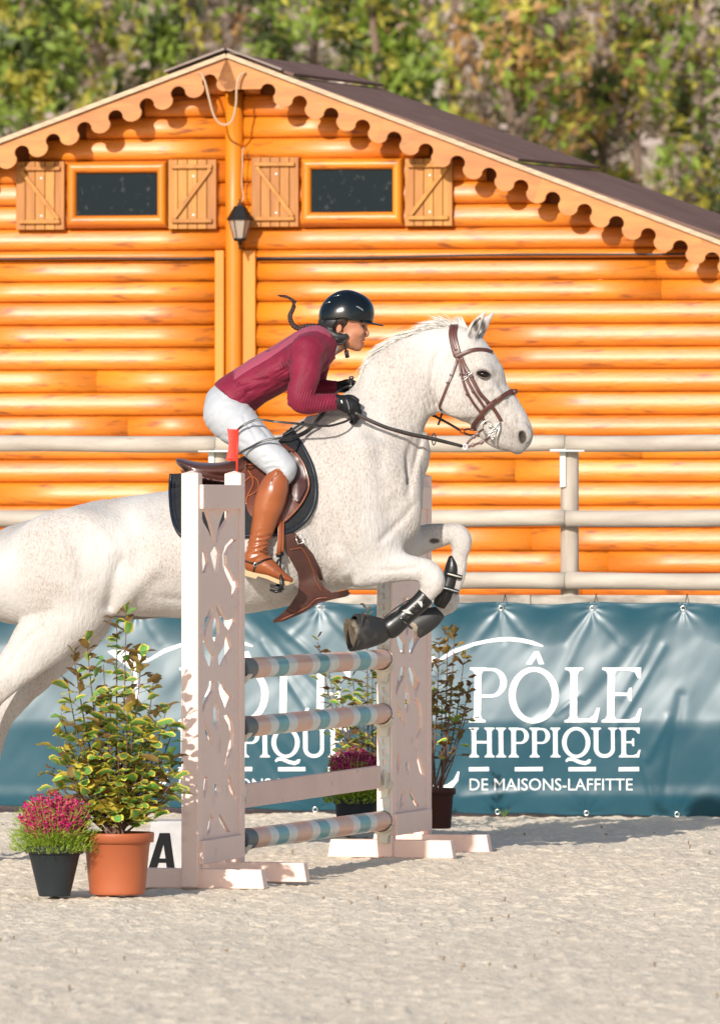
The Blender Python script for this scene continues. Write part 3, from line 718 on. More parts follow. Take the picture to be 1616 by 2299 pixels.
# ================================================================== BACKGROUND TREES
def leafcloud(name, blobs, nl, size, mat, parent):
    vs = np.zeros((nl*4, 3), np.float32); tot = sum(b[3]**2 for b in blobs); k = 0
    for (cx_, cy_, cz_, r) in blobs:
        m = int(nl*r*r/tot)
        for _ in range(m):
            if k >= nl: break
            d = Vector((RND.gauss(0,1), RND.gauss(0,1), RND.gauss(0,1))).normalized()*(r*(RND.random()**0.45))
            d.z *= 0.85
            c = Vector((cx_, cy_, cz_))+d
            a = Vector((RND.gauss(0,1), RND.gauss(0,1), RND.gauss(0,1))).normalized(); b = a.cross(Vector((RND.gauss(0,1), RND.gauss(0,1), RND.gauss(0,1)))).normalized()
            s_ = size*RND.uniform(.6, 1.3)
            vs[k*4] = c-a*s_; vs[k*4+1] = c+b*s_*.45; vs[k*4+2] = c+a*s_; vs[k*4+3] = c-b*s_*.45; k += 1
    vs = vs[:k*4]; me = bpy.data.meshes.new(name); me.vertices.add(k*4); me.vertices.foreach_set('co', vs.ravel())
    me.loops.add(k*4); me.loops.foreach_set('vertex_index', np.arange(k*4, dtype=np.int32)); me.polygons.add(k); me.polygons.foreach_set('loop_start', np.arange(0, k*4, 4, dtype=np.int32))
    ms = mat if isinstance(mat, list) else [mat]
    for m_ in ms: me.materials.append(m_)
    # clumped material choice
    ctr = vs.reshape(-1, 4, 3).mean(1); cn = fbm(ctr[:,0]*3.1+9, ctr[:,2]*3.1+ctr[:,1], 3)+NR.rand(k)*0.12-0.06
    qn = np.argsort(np.argsort(cn))/max(1, k)
    me.polygons.foreach_set('material_index', np.minimum((qn*len(ms)).astype(np.int32), len(ms)-1)); me.update(calc_edges=True)
    o = link(bpy.data.objects.new(name, me)); o.parent = parent; o.matrix_parent_inverse = Matrix.Translation(-root_loc(parent)); return o
def TM(n, c): c = tuple(min(.75, x*1.35) for x in c); return M(n, c, tuple(x*0.55 for x in c), scale=3, rough=0.6, trans=0.35)
T_g = TM('bright_green_leaves', (0.21,0.29,0.04)); T_y = TM('yellow_green_leaves', (0.46,0.42,0.07)); T_o = TM('rusty_leaves', (0.46,0.27,0.10)); T_d = TM('dark_green_leaves', (0.065,0.09,0.025)); T_p = TM('dry_pinkish_leaves', (0.54,0.43,0.37)); T_t = TM('dry_twigs', (0.30,0.23,0.18))
BARK = M('tree_bark', (0.13,0.085,0.06), (0.20,0.14,0.10), scale=20, rough=0.9, bump=0.01, bscale=20)
def tree(px, D, ytop, ybot, rad, mats, label, name='tree', nl=3000, size=0.062, trunk=True, grp='trees behind the cabin'):
    D = D*1.55; rad *= 1.5; size *= 1.55
    b = P(px, 1133, D); z1 = P(px, ytop, D).z; z0 = P(px, ybot, D).z
    t = thing(name, (b.x, D, 0), label, 'tree', grp)
    tb = MB(); top = Vector((b.x+RND.uniform(-.2,.2), D, z1-0.3))
    pts = [Vector((b.x, D, -0.1)), Vector((b.x+RND.uniform(-.1,.1), D, z0*0.5)), Vector((b.x+RND.uniform(-.15,.15), D, z0)), top]
    v, f = g_tube([Vector(q) for q in dens(pts, 4)], list(np.linspace(0.16, 0.04, 13)), 8); tb.add(v, f)
    for i in range(13):
        s0 = Vector((b.x, D, z0+(z1-z0)*RND.uniform(-.3, .6))); e = s0+Vector((RND.uniform(-1,1)*rad*1.2, RND.uniform(-.6,.6), RND.uniform(.3, 1.0)))
        mid = (s0+e)/2+Vector((0,0,-0.12)); v, f = g_tube([Vector(q) for q in dens([s0, mid, e], 3)], list(np.linspace(0.03, 0.008, 7)), 5); tb.add(v, f)
    tb.build('trunk', BARK, t, True)
    bl = []
    nb = 15
    for i in range(nb):
        zz = z0+(z1-z0)*(i+0.5)/nb
        bl.append((b.x+RND.uniform(-rad, rad), D+RND.uniform(-.6,.6), zz+RND.uniform(-.15,.15), RND.uniform(.34,.70)))
    leafcloud('crown', bl, nl, size, mats, t)
    return t
tree(60, 60, -80, 520, .55, [T_y, T_g, T_d, T_g], 'yellow green tree behind the low end of the left roof slope')
tree(215, 64, -90, 480, .50, [T_g, T_y, T_p], 'tree with pinkish dry tips above the left roof slope')
tree(345, 61, -60, 480, .42, [T_g, T_d, T_y, T_t], 'tree with yellow leaves just left of the roof ridge')
tree(500, 70, -90, 420, .5, [T_p, T_t, T_o], 'dry pinkish bush rising behind the ridge')
tree(700, 66, -90, 420, .5, [T_d, T_g, T_p], 'dark green tree behind the ridge cap')
tree(860, 56, -60, 520, .42, [T_g, T_g, T_y, T_d], 'bright feathery green tree right of the ridge')
tree(1000, 62, -80, 560, .45, [T_g, T_y, T_p, T_o], 'green and tan tree over the middle of the right slope')
tree(1140, 58, -40, 640, .42, [T_y, T_o, T_g, T_t], 'golden bush close behind the right slope')
tree(1210, 66, -90, 560, .5, [T_t, T_p, T_o, T_d], 'bare twiggy tree with brown haze of branches')
tree(1340, 60, -60, 700, .45, [T_t, T_y, T_g, T_o, T_d], 'olive tree threaded with orange creeper')
tree(1450, 64, -80, 700, .5, [T_t, T_p, T_y], 'greyish dry tree near the low end of the roof')
tree(1570, 59, -80, 760, .5, [T_g, T_t, T_y, T_d], 'tall green tree beyond the low end of the roof')

# ================================================================== FENCE
FD = 37.42
FROT = math.radians(8.5); FU = Vector((math.cos(FROT), -math.sin(FROT), 0)); FN = Vector((-math.sin(FROT), -math.cos(FROT), 0))
FO = P(807, 1133, FD+0.0)
def F3(x, y, off=0.0):
    o = FO+FN*off; d = P(x, y, 1.0)-Vector((0,0,CAMH)); t = (o-Vector((0,0,CAMH))).dot(FN)/d.dot(FN); return Vector((0,0,CAMH))+d*t
fence = thing('rail_fence', (FO.x, FO.y, 0), 'weathered round rail fence running between the banner and the cabin', 'fence')
def rail(x0, x1, y0, y1, off=0.05):
    yc = (y0+y1)/2; r = (y1-y0)/2*FD/F; pts = []; rr = []; ph = RND.random()*9
    for t in np.linspace(0, 1, 22):
        p = F3(x0+(x1-x0)*t, yc, off); p.z = F3(1277, yc, off).z+0.003*math.sin(t*7+ph); pts.append(p); rr.append(r*(1+0.025*math.sin(t*11+ph)))
    tube('rail', pts, rr, MAT['rail'], fence, 20)
for (y0, y1) in ((975.5,1012.5),(1143,1181),(1284,1322.5)):
    for a, b in ((-260, 484), (486, 1266.5), (1268.5, 2050)): rail(a, b, y0, y1)
for x in (-297, 490, 1277, 2064):
    b = F3(x, 1133, -0.03); r = 20.3*FD/F
    zt = F3(1277, 1008, 0).z
    tube('post', [Vector((b.x, b.y, z)) for z in (-0.05, 0.4, 0.8, 1.2, zt-0.01, zt)], [r, r*1.02, r, r*1.01, r, r*0.93], MAT['railv'], fence, 22)
    # T shaped steel bracket: tray under the top rail and a strap down the post
    zc = F3(1277, 1006, 0).z
    v, f = g_box(Vector((b.x, b.y, zc))+FN*0.055, FU, Z_, FN, 0.087, 0.016, 0.050, 0.004); br = obj('bracket', v, f, MAT['bracket'], fence)
    v, f = g_box(Vector((b.x, b.y, zc-0.098))+FN*0.040-FU*0.028, FU, Z_, FN, 0.015, 0.092, 0.014, 0.003); obj('strap', v, f, MAT['bracket'], br)
# kickboard under the rails
z1 = F3(1277, 1334, 0).z; z0 = F3(1277, 1362, 0).z
for a, b in ((-260, 420), (421, 1190), (1191, 2050)):
    pa, pb = F3(a, 1340, 0.03), F3(b, 1340, 0.03); c = (pa+pb)/2; c.z = (z0+z1)/2
    v, f = g_box(c, FU, Z_, FN, (pb-pa).length/2, (z1-z0)/2, 0.02, 0.005); obj('kickboard', v, f, MAT['kick'], fence)

# ================================================================== BANNER
BD = 37.25
BNO = P(807, 1133, BD)
BNRM = FN; BNU = FU
EYE_T = [(-102,1366),(103,1366),(308,1366),(513,1365),(717.6,1363),(921,1364),(1124,1364),(1328,1364),(1532,1364)]
EYE_B = [(-102,1818),(103,1818),(308,1817),(510,1816),(710.5,1815),(914,1817),(1118.7,1820),(1317.5,1823),(1520,1826)]
CREASE = [  # x0,y0,x1,y1,width,amp(m)
 (1489,1372,1395,1560,14,.010),(1470,1400,1270,1640,16,-.008),(1489,1450,1380,1640,9,.010),(1500,1610,1455,1700,10,.012),(1530,1560,1490,1800,12,-.014),
 (1440,1690,1470,1810,9,.008),(1330,1370,1250,1540,12,.008),(1328,1366,1400,1450,9,.006),(1328,1366,1270,1440,9,-.005),(1250,1600,1300,1560,6,.006),
 (1124,1366,1060,1450,10,.006),(1124,1366,1190,1440,10,.006),(1124,1366,1130,1440,8,-.005),(600,1380,720,1480,9,.009),(560,1380,760,1600,10,-.007),(590,1440,700,1600,8,.008),
 (717,1366,650,1430,9,.006),(717,1366,800,1440,9,.006),(640,1660,760,1780,10,.006),(560,1640,640,1760,9,-.006),(513,1366,470,1430,9,.005),(513,1366,570,1430,9,.006),
 (1230,1600,1180,1640,9,.007),(1040,1790,1200,1770,8,.006),(921,1366,870,1430,9,.006),(308,1366,250,1440,9,.006),(308,1366,360,1440,9,.006)]
def bump_(x, y):
    x = np.asarray(x, float); y = np.asarray(y, float)
    ys = [1340, 1352, 1400, 1520, 1618, 1632, 1700, 1760, 1785, 1800, 1835]
    # outward offset of the cloth, metres (larger = nearer the camera)
    os_ = [-0.014, -0.008, 0.001, 0.034, 0.061, 0.0615, 0.052, 0.045, 0.0485, 0.044, 0.028]
    o = np.interp(y, ys, os_)
    o = (np.interp(y-6, ys, os_)+np.interp(y+6, ys, os_)+o*2)/4
    # the top edge droops towards the camera between the eyelets
    ph = (x-1124)/204.6; dr = np.sin(math.pi*ph)**2
    o = o + 0.030*dr*np.clip((1425+25*dr-y)/85, 0, 1)**1.6
    for (ex, ey) in EYE_T+EYE_B:
        d = np.sqrt((x-ex)**2+(y-ey)**2); a = np.arctan2(y-ey, x-ex)
        o = o - 0.010*np.exp(-(d/24)**2) + 0.0020*np.exp(-d/34)*np.cos(a*9+ex)
    for (x0, y0, x1, y1, w, am) in CREASE:
        dx, dy = x1-x0, y1-y0; L2 = dx*dx+dy*dy; t = ((x-x0)*dx+(y-y0)*dy)/L2; tt = np.clip(t, 0, 1)
        d2 = (x-x0-tt*dx)**2+(y-y0-tt*dy)**2
        o = o + 0.42*am*np.exp(-d2/(w*w))*np.clip(1.2-np.abs(t-0.5)*1.3, 0, 1)
    o = o + (fbm(x/120.0+3, y/160.0, 2)-0.5)*0.016 + (fbm((x+y*0.7)/50.0, (y-x*.7)/140.0+5, 2)-0.5)*0.004
    return o
def B3(x, y, extra=0.0):
    o = float(bump_(x, y))+extra
    base = BNO; d = P(x, y, 1.0)-Vector((0,0,CAMH)); t = (base-Vector((0,0,CAMH))).dot(BNRM)/d.dot(BNRM)
    p = Vector((0,0,CAMH))+d*t
    return p+BNRM*(o+0.02)
def b3arr(x, y, extra=0.0):
    o = bump_(x, y)+extra+0.02; dx = (x-CX)/F; dz = (HY-y)/F; n_ = BNRM
    t = (BNO.x*n_.x+BNO.y*n_.y)/(dx*n_.x+1.0*n_.y)
    return np.stack([dx*t+n_.x*o, t+n_.y*o, CAMH+dz*t+0*o], -1)
bx = np.arange(-150, 1800.1, 3.0)
by = np.linspace(0, 1, 150)
BX, BT = np.meshgrid(bx, by, indexing='ij')
ytop = 1350+1.5*np.sin(BX/60.0)+4.0*np.sin(math.pi*(BX-1124)/204.6)**2; ybot = 1817+ (BX-700)*0.017+1.5*np.sin(BX/33.0)
BY = ytop+(ybot-ytop)*BT
ban_p = b3arr(BX, BY).reshape(-1, 3); nx, ny = BX.shape; idx = np.arange(nx*ny).reshape(nx, ny)
q = np.stack([idx[:-1,:-1], idx[:-1,1:], idx[1:,1:], idx[1:,:-1]], -1).reshape(-1, 4)
bthing = thing('banner', (BNO.x, BNO.y, 0), 'teal vinyl banner with white logo and lettering tied along the foot of the fence', 'banner')
bo = obj('banner_sheet', ban_p, [tuple(r) for r in q.tolist()], MAT['banner'], bthing, True)
bo.modifiers.new('thick', 'SOLIDIFY').thickness = 0.0015
for (ex, ey) in EYE_T+EYE_B:
    c = B3(ex, ey, 0.003); r = 5.2*BD/F; vs = []; fs = []
    for i in range(14):
        a = 2*math.pi*i/14
        for j in range(6):
            b = 2*math.pi*j/6; rr = r+0.0035*math.cos(b); vs.append(c+BNU*rr*math.cos(a)+Z_*rr*math.sin(a)+BNRM*0.0035*math.sin(b))
    fs = [(i*6+j, ((i+1)%14)*6+j, ((i+1)%14)*6+(j+1)%6, i*6+(j+1)%6) for i in range(14) for j in range(6)]
    obj('eyelet', vs, fs, MAT['metal'], bthing, True)
for (ex, ey) in EYE_T:
    a = B3(ex+1, ey+1, 0.006); b = F3(ex+8, 1334, 0.055); tube('tie', [a, (a+b)/2+BNRM*0.006+FU*0.002, b, b+Z_*0.005-FN*0.02], 0.0022, MAT['cable'], bthing, 5)

# --- lettering: every piece is cut from the plane, refined, and laid on the cloth
LAYER = [0]
def letter(name, outers, dx=0.0, holes=()):
    """outers: list of polygons in photo pixels; laid on the banner"""
    mb = MB()
    for i, po in enumerate(outers):
        hs = [h for h in holes[i]] if i < len(holes) and holes[i] else []
        p, t = cdt([(a+dx, b) for a, b in po], [[(a+dx, b) for a, b in h] for h in hs], 5.0)
        LAYER[0] += 1; ex = 0.0022+0.00025*(LAYER[0] % 3)
        v = b3arr(np.array([a for a, b in p]), np.array([b for a, b in p]), ex)
        mb.add(v, [x[::-1] for x in t])
    o = mb.build(name, MAT['print'], bthing, True)
    me_ = o.data
    return o
def ellipse(cx_, cy_, rx, ry, a0=0, a1=2*math.pi, n=40):
    return [(cx_+rx*math.cos(a0+(a1-a0)*i/n), cy_+ry*math.sin(a0+(a1-a0)*i/n)) for i in range(n if abs(a1-a0) > 6.2 else n+1)]
def Z6(x, y): return (940+x/2.882, 1300+y/2.882)
def z6(l): return [Z6(*q) for q in l]
def stem(x0, x1, y0, y1, sw, sh):
    """vertical stem with bracketed slab serifs at both ends; sw serif overhang, sh serif height"""
    r = sh*1.0
    return [(x0-sw,y0),(x1+sw,y0),(x1+sw,y0+sh*.7),(x1+r*.6,y0+sh*1.1),(x1,y0+sh*2.2),(x1,y1-sh*2.2),(x1+r*.6,y1-sh*1.1),(x1+sw,y1-sh*.7),(x1+sw,y1),(x0-sw,y1),(x0-sw,y1-sh*.7),(x0-r*.6,y1-sh*1.1),(x0,y1-sh*2.2),(x0,y0+sh*2.2),(x0-r*.6,y0+sh*1.1),(x0-sw,y0+sh*.7)]
def bowl(x0, xr, y0, y1, th, tv):
    ry = (y1-y0)/2; cy_ = (y0+y1)/2; rx = min(ry*1.05, (xr-x0)*0.75); cx_ = xr-rx
    o_ = [(x0,y0)]+ellipse(cx_, cy_, rx, ry, -math.pi/2, math.pi/2, 22)+[(x0,y1)]
    i_ = [(x0,y1-tv)]+ellipse(cx_, cy_, rx-th, ry-tv, math.pi/2, -math.pi/2, 22)+[(x0,y0+tv)]
    return o_+i_
def Pg(x0, x1, y0, y1, w, sw, sh):
    sx = x0+sw
    return [stem(sx, sx+w, y0, y1, sw, sh), bowl(sx+w*0.6, x1, y0+1, y0+(y1-y0)*0.545, w*0.98, sh*1.0)]
def Eg(x0, x1, y0, y1, w, sw, sh):
    sx = x0+sw; ym = y0+(y1-y0)*0.46
    arm = lambda yy, xr, up, dn: [(sx+w*.5,yy),(xr,yy),(xr,yy+sh),(sx+w*.5,yy+sh)]
    top = [(sx+w*.5,y0),(x1,y0),(x1-1,y0+(y1-y0)*.20),(x1-w*.45,y0+(y1-y0)*.19),(x1-w*.9,y0+sh*1.5),(x1-w*1.6,y0+sh),(sx+w*.5,y0+sh)]
    xm = x1-w*1.3
    mid = [(sx+w*.5,ym),(xm-w*.6,ym),(xm-w*.3,ym-sh*1.6),(xm,ym-sh*1.7),(xm,ym+sh*2.7),(xm-w*.3,ym+sh*2.6),(xm-w*.6,ym+sh),(sx+w*.5,ym+sh)]
    bot = [(sx+w*.5,y1-sh),(x1-w*1.5,y1-sh),(x1-w*.7,y1-sh*1.8),(x1-w*.2,y1-(y1-y0)*.25),(x1+w*.15,y1-(y1-y0)*.26),(x1-w*.2,y1),(sx+w*.5,y1)]
    return [stem(sx, sx+w, y0, y1, sw, sh), top, mid, bot]
def Og(x0, x1, y0, y1, th, tv):
    return ellipse((x0+x1)/2, (y0+y1)/2, (x1-x0)/2, (y1-y0)/2, n=48), ellipse((x0+x1)/2, (y0+y1)/2, (x1-x0)/2-th, (y1-y0)/2-tv, n=48)
def logo(dx):
    zx = lambda x: 940+x/2.882
    zy = lambda y: 1300+y/2.882
    y0, y1 = zy(567), zy(920)
    letter('letter_p', Pg(zx(335), zx(575), y0, y1, 15, 11, 6.5), dx)
    o_, i_ = Og(zx(588), zx(912), zy(563), zy(926), 15.5, 10.5); letter('letter_o', [o_, z6([(694,546),(748,464),(778,462),(814,544),(780,546),(764,500),(732,546)])], dx, [[i_]])
    sx = zx(985); letter('letter_l', [stem(sx, sx+16, y0, y1, 12, 6.5), z6([(1010,895),(1110,895),(1140,870),(1158,828),(1178,826),(1160,920),(1010,920)])], dx)
    letter('letter_e', Eg(zx(1190), zx(1440), y0, y1, 16, 12, 6.8), dx)
    y0, y1 = zy(954), zy(1146); w, sw, sh = 10.0, 6.0, 4.2
    letter('letter_h', [stem(zx(352), zx(352)+w, y0, y1, sw, sh), stem(zx(452), zx(452)+w, y0, y1, sw, sh), [(zx(362),zy(1040)),(zx(470),zy(1040)),(zx(470),zy(1056)),(zx(362),zy(1056))]], dx)
    letter('letter_i', [stem(zx(526), zx(526)+w, y0, y1, sw, sh)], dx)
    letter('letter_p', Pg(zx(590), zx(720), y0, y1, w, sw, sh), dx); letter('letter_p', Pg(zx(725), zx(857), y0, y1, w, sw, sh), dx)
    letter('letter_i', [stem(zx(877), zx(877)+w, y0, y1, sw, sh)], dx)
    o_, i_ = Og(zx(935), zx(1117), zy(950), zy(1150), 10, 7); letter('letter_q', [o_, z6([(955,1166),(972,1148),(1005,1146),(1050,1165),(1085,1172),(1105,1158),(1122,1160),(1112,1184),(1082,1196),(1045,1188),(1000,1168),(975,1168),(962,1178)])], dx, [[i_]])
    ul = lambda xc: [(xc-5-6,y0),(xc+5+6,y0),(xc+5+6,y0+3),(xc+6,y0+5),(xc+5,y0+9)]
    xa, xb = zx(1154), zx(1262); yb = y1-14
    U_o = [(xa-11,y0),(xa+11,y0),(xa+11,y0+3),(xa+6,y0+5),(xa+5,y0+9),(xa+5,yb-4)]+[( (xa+xb)/2-((xb-xa)/2-5)*math.cos(t), yb-4+11*math.sin(t)) for t in np.linspace(0.1, math.pi-.1, 14)]+[(xb-4,yb-4),(xb-4,y0+9),(xb-5,y0+5),(xb-10,y0+3),(xb-10,y0),(xb+10,y0),(xb+10,y0+3),(xb+5,y0+5),(xb+4,y0+9),(xb+4,yb-4)]+[((xa+xb)/2+((xb-xa)/2+4)*math.cos(t), yb-4+19*math.sin(t)) for t in np.linspace(0.1, math.pi-.1, 18)]+[(xa-5,yb-4),(xa-5,y0+9),(xa-6,y0+5),(xa-11,y0+3)]
    letter('letter_u', [U_o], dx)
    letter('letter_e', Eg(zx(1300), zx(1436), y0, y1, w, sw, sh), dx)
    for a, b in ((332,462),(628,808),(975,1152),(1298,1430)):
        letter('dash', [z6([(a,1210),(b,1208),(b,1235),(a,1236)])], dx)
    # swooshes of the emblem
    arc = [(-690,0)]
    K = lambda x, y: (850+x/3.843, 1340+y/3.843)
    horn = [K(*q) for q in [(170,465),(220,450),(340,455),(440,487),(520,528),(650,445),(825,385),(930,362),(1040,345),(1130,340),(1230,350),(1330,372),(1420,412),(1418,424),(1330,408),(1230,385),(1130,375),(1040,378),(930,392),(825,416),(660,478),(520,556),(455,560),(418,600),(440,760),(447,870),(425,872),(412,740),(380,625),(300,562),(230,512)]]
    letter('emblem', [horn], dx)
    letter('emblem', [z6([(-40,1180),(-20,1230),(20,1285),(70,1315),(130,1332),(190,1322),(235,1288),(262,1236),(272,1240),(262,1300),(225,1345),(170,1372),(100,1372),(30,1340),(-25,1270),(-55,1190)])], dx)
    # small line of text in the built-in font
    cu = bpy.data.curves.new('t', 'FONT'); cu.body = 'DE MAISONS-LAFFITTE'; cu.size = 1.0; cu.resolution_u = 4
    to = bpy.data.objects.new('t', cu); COL.objects.link(to); bpy.context.view_layer.update()
    tm = to.evaluated_get(bpy.context.evaluated_depsgraph_get()).to_mesh()
    co = np.array([v.co[:] for v in tm.vertices]); fa = [tuple(p.vertices) for p in tm.polygons]
    mn, mx = co.min(0), co.max(0); X0, X1, Y1_, Y0_ = zx(335)+dx, zx(1388)+dx, zy(1283), zy(1360)
    px = X0+(co[:,0]-mn[0])/(mx[0]-mn[0])*(X1-X0); py = Y0_+(co[:,1]-mn[1])/(mx[1]-mn[1])*(Y1_-Y0_)
    bm = bmesh.new(); vv = [bm.verts.new((a, b, 0)) for a, b in zip(px, py)]
    for f_ in fa:
        try: bm.faces.new([vv[i] for i in f_])
        except ValueError: pass
    for xx in np.arange(X0, X1, 6.0): bmesh.ops.bisect_plane(bm, geom=bm.verts[:]+bm.edges[:]+bm.faces[:], plane_co=(xx,0,0), plane_no=(1,0,0))
    bm.verts.index_update(); bm.faces.index_update(); PX = np.array([v.co.x for v in bm.verts]); PY = np.array([v.co.y for v in bm.verts])
    bm.verts.ensure_lookup_table(); bm.faces.ensure_lookup_table(); seen = set(); W_ = b3arr(PX, PY, 0.0026)
    for f0 in bm.faces:
        if f0.index in seen: continue
        st_ = [f0]; seen.add(f0.index); isl = []
        while st_:
            g = st_.pop(); isl.append(g)
            for e_ in g.edges:
                for h_ in e_.link_faces:
                    if h_.index not in seen: seen.add(h_.index); st_.append(h_)
        vi = sorted({v.index for g in isl for v in g.verts}); mp_ = {a: b for b, a in enumerate(vi)}
        obj('small_letter', W_[vi], [tuple(mp_[v.index] for v in g.verts)[::-1] for g in isl], MAT['print'], bthing, True)
    bm.free(); bpy.data.objects.remove(to); bpy.data.curves.remove(cu)
logo(0.0); logo(-650.0)

# ================================================================== JUMP
PHI = math.radians(15.0)
JU = Vector((math.sin(PHI), math.cos(PHI), 0)); JN = Vector((math.cos(PHI), -math.sin(PHI), 0))
PW, PT = 0.070, 0.064          # post: width across the wing, thickness along it
WL = 0.62
def Zat(y, D): return CAMH+(HY-y)/F*D
# openings of the fretwork panel, given as photo pixels on the near wing, converted to panel coordinates (u along, z up)
OPEN = [
 [(455,1148),(465,1147),(471,1172),(476,1200),(479,1226),(474,1214),(467,1190),(459,1170)],
 [(500,1147),(509,1147),(506,1166),(497,1186),(491,1205),(488,1222),(489,1196),(494,1170)],
 [(520,1206),(526,1212),(516,1226),(510,1245),(511,1266),(519,1286),(526,1306),(526,1330),(518,1345),(519,1318),(511,1294),(504,1270),(503,1245),(508,1224)],
 [(481,1226),(487,1226),(491,1240),(489,1262),(486,1294),(482,1280),(477,1254),(475,1240)],
 [(455,1228),(462,1240),(465,1262),(461,1280),(456,1286),(455,1262)],
 [(527,1312),(533,1298),(534,1318),(528,1334),(524,1330)],
 [(472,1358),(476,1352),(474,1376),(466,1404),(461,1432),(458,1412),(461,1388)],
 [(490,1360),(496,1352),(502,1376),(510,1392),(520,1388),(523,1366),(522,1398),(514,1420),(505,1404),(497,1384)],
 [(484,1372),(489,1392),(490,1420),(484,1452),(479,1430),(479,1400)],
 [(460,1408),(462,1428),(468,1452),(476,1470),(474,1494),(467,1492),(461,1470),(458,1444)],
 [(507,1418),(512,1436),(516,1456),(506,1476),(499,1496),(494,1492),(493,1472),(502,1450)],
 [(467,1526),(476,1527),(474,1548),(464,1572),(458,1596),(457,1572),(464,1548)],
 [(492,1527),(500,1529),(506,1548),(516,1566),(510,1586),(507,1604),(502,1580),(496,1558)],
 [(484,1566),(489,1592),(489,1618),(485,1640),(480,1622),(480,1592)],
 [(460,1606),(464,1622),(472,1650),(475,1672),(470,1664),(462,1640)],
 [(503,1606),(514,1604),(519,1618),(522,1650),(521,1680),(514,1704),(511,1736),(506,1720),(510,1690),(515,1660),(513,1630),(507,1614)],
 [(460,1732),(465,1742),(463,1768),(459,1790),(457,1764)],
 [(482,1758),(490,1758),(490,1776),(487,1792),(483,1780)],
 [(516,1734),(522,1760),(528,1790),(528,1806),(519,1786),(514,1760)],
 [(472,1816),(476,1836),(473,1858),(466,1872),(467,1852),(470,1832)],
 [(494,1822),(501,1840),(512,1870),(505,1868),(497,1850),(493,1836)],
]
# panel frame on the near wing: pixel column -> u through the real plane
A0 = P(430, 1990, 30.0); A0.z = 0
def near_uz(x, y):
    o = A0+JN*(PW/2-0.02); d = P(x, y, 1.0)-Vector((0,0,CAMH)); t = (o-Vector((0,0,CAMH))).dot(JN)/d.dot(JN); p = Vector((0,0,CAMH))+d*t
    return (p-A0).dot(JU), p.z
ua, ub = near_uz(452, 1500)[0], near_uz(537, 1500)[0]
def uz(x, y):
    t = (x-452)/(537-452); return (0.045+t*(WL-0.03-0.045), near_uz(484, y)[1])
OPENU = []
for h in OPEN:
    cx_ = sum(q[0] for q in h)/len(h); OPENU.append([uz(cx_+(q[0]-cx_)*1.40, q[1]) for q in h])
def wing(base, label, tracks):
    w = thing('jump_wing', (base.x, base.y, 0), label, 'jump wing', 'pink jump wings')
    HT = Zat(1061, 30.0); HTR = HT+0.002
    for i, (u, h) in enumerate(((0.0, HT), (WL, HTR))):
        c = base+JU*u
        v, f = g_box(Vector((c.x, c.y, h/2)), JN, JU, Z_, PW/2, PT/2, h/2, 0.005)
        # low pyramid cap
        m = MB(); m.add(v, f)
        t = Vector((c.x, c.y, h)); vv = [t+JN*a*(PW/2-.006)+JU*b*(PT/2-.006) for a, b in ((-1,-1),(1,-1),(1,1),(-1,1))]+[t+Z_*0.010]
        m.add([q+Z_*0.0005 for q in vv], [(0,1,4),(1,2,4),(2,3,4),(3,0,4)])
        m.build('post', MAT['pink'], w)
    zt1, zt0 = near_uz(490, 1087)[1], near_uz(490, 1141)[1]
    zb1, zb0 = near_uz(490, 1878)[1], near_uz(490, 1930)[1]
    for a, b in ((zt1, zt0), (zb1, zb0)):
        c = base+JU*(WL/2-0.018)+JN*(PW/2+0.004); c = Vector((c.x, c.y, (a+b)/2))
        v, f = g_box(c, JU, Z_, JN, WL/2+PT*0.18-0.02, abs(a-b)/2, 0.012, 0.003); obj('crossbar', v, f, MAT['pink'], w)
    x0, x1 = PT/2+0.001, WL-PT/2+0.022
    outer = [(x0, zb1-0.01), (x1, zb1-0.01), (x1, zt0+0.01), (x0, zt0+0.01)]
    o = slab('panel', outer, OPENU, Vector((base.x, base.y, 0))+JN*(PW/2-0.014), JU, Z_, JN, 0.013, MAT['pink'], w)
    # feet: one long block beside each post
    for u, l0, l1 in ((PT/2-0.012, -0.26, 0.30), (WL-0.02, -0.22, 0.315)):
        c = base+JU*(u)+JN*((l0+l1)/2); hh = 0.083
        v, f = g_box(Vector((c.x, c.y, hh/2-0.004)), JN, JU, Z_, (l1-l0)/2, 0.030, hh/2, 0.004)
        # chamfer the outer top corners
        vv = []
        for q in v:
            q = Vector(q); a = (q-c).dot(JN)
            if q.z > hh*0.6 and abs(a) > (l1-l0)/2-0.01: q = q-JN*math.copysign(0.012, a); q.z -= 0.006
            vv.append(q)
        obj('foot', vv, f, MAT['pink'], w)
    # keyhole track on the face that carries the cups
    uT, sg = tracks
    zz0, zz1 = 0.06, HT-0.03
    holes = []; z = zz0+0.03
    while z < zz1-0.03:
        hl = [(0.0080*math.cos(t), z+0.0085+0.0080*math.sin(t)) for t in np.linspace(-0.9, math.pi+0.9, 9)]+[(-0.0042, z-0.011), (0, z-0.0135), (0.0042, z-0.011)]
        holes.append(hl[::-1]); z += 0.0450
    O = Vector((base.x, base.y, 0))+JU*(uT+sg*(PT/2+0.004))
    slab('keyhole_track', [(-0.026, zz0), (0.026, zz0), (0.026, zz1), (-0.026, zz1)], holes, O-JN*0.0, JN, Z_, JU, 0.004, MAT['track'], w)
    return w
w1 = wing(A0, 'near pink wooden jump wing behind the terracotta pot, red flag on top', (WL, 1))
B0 = P(866, 1922, 32.60); B0.z = 0
w2 = wing(B0, 'far pink wooden jump wing beside the brown pot, white keyhole track facing the poles', (0.0, -1))
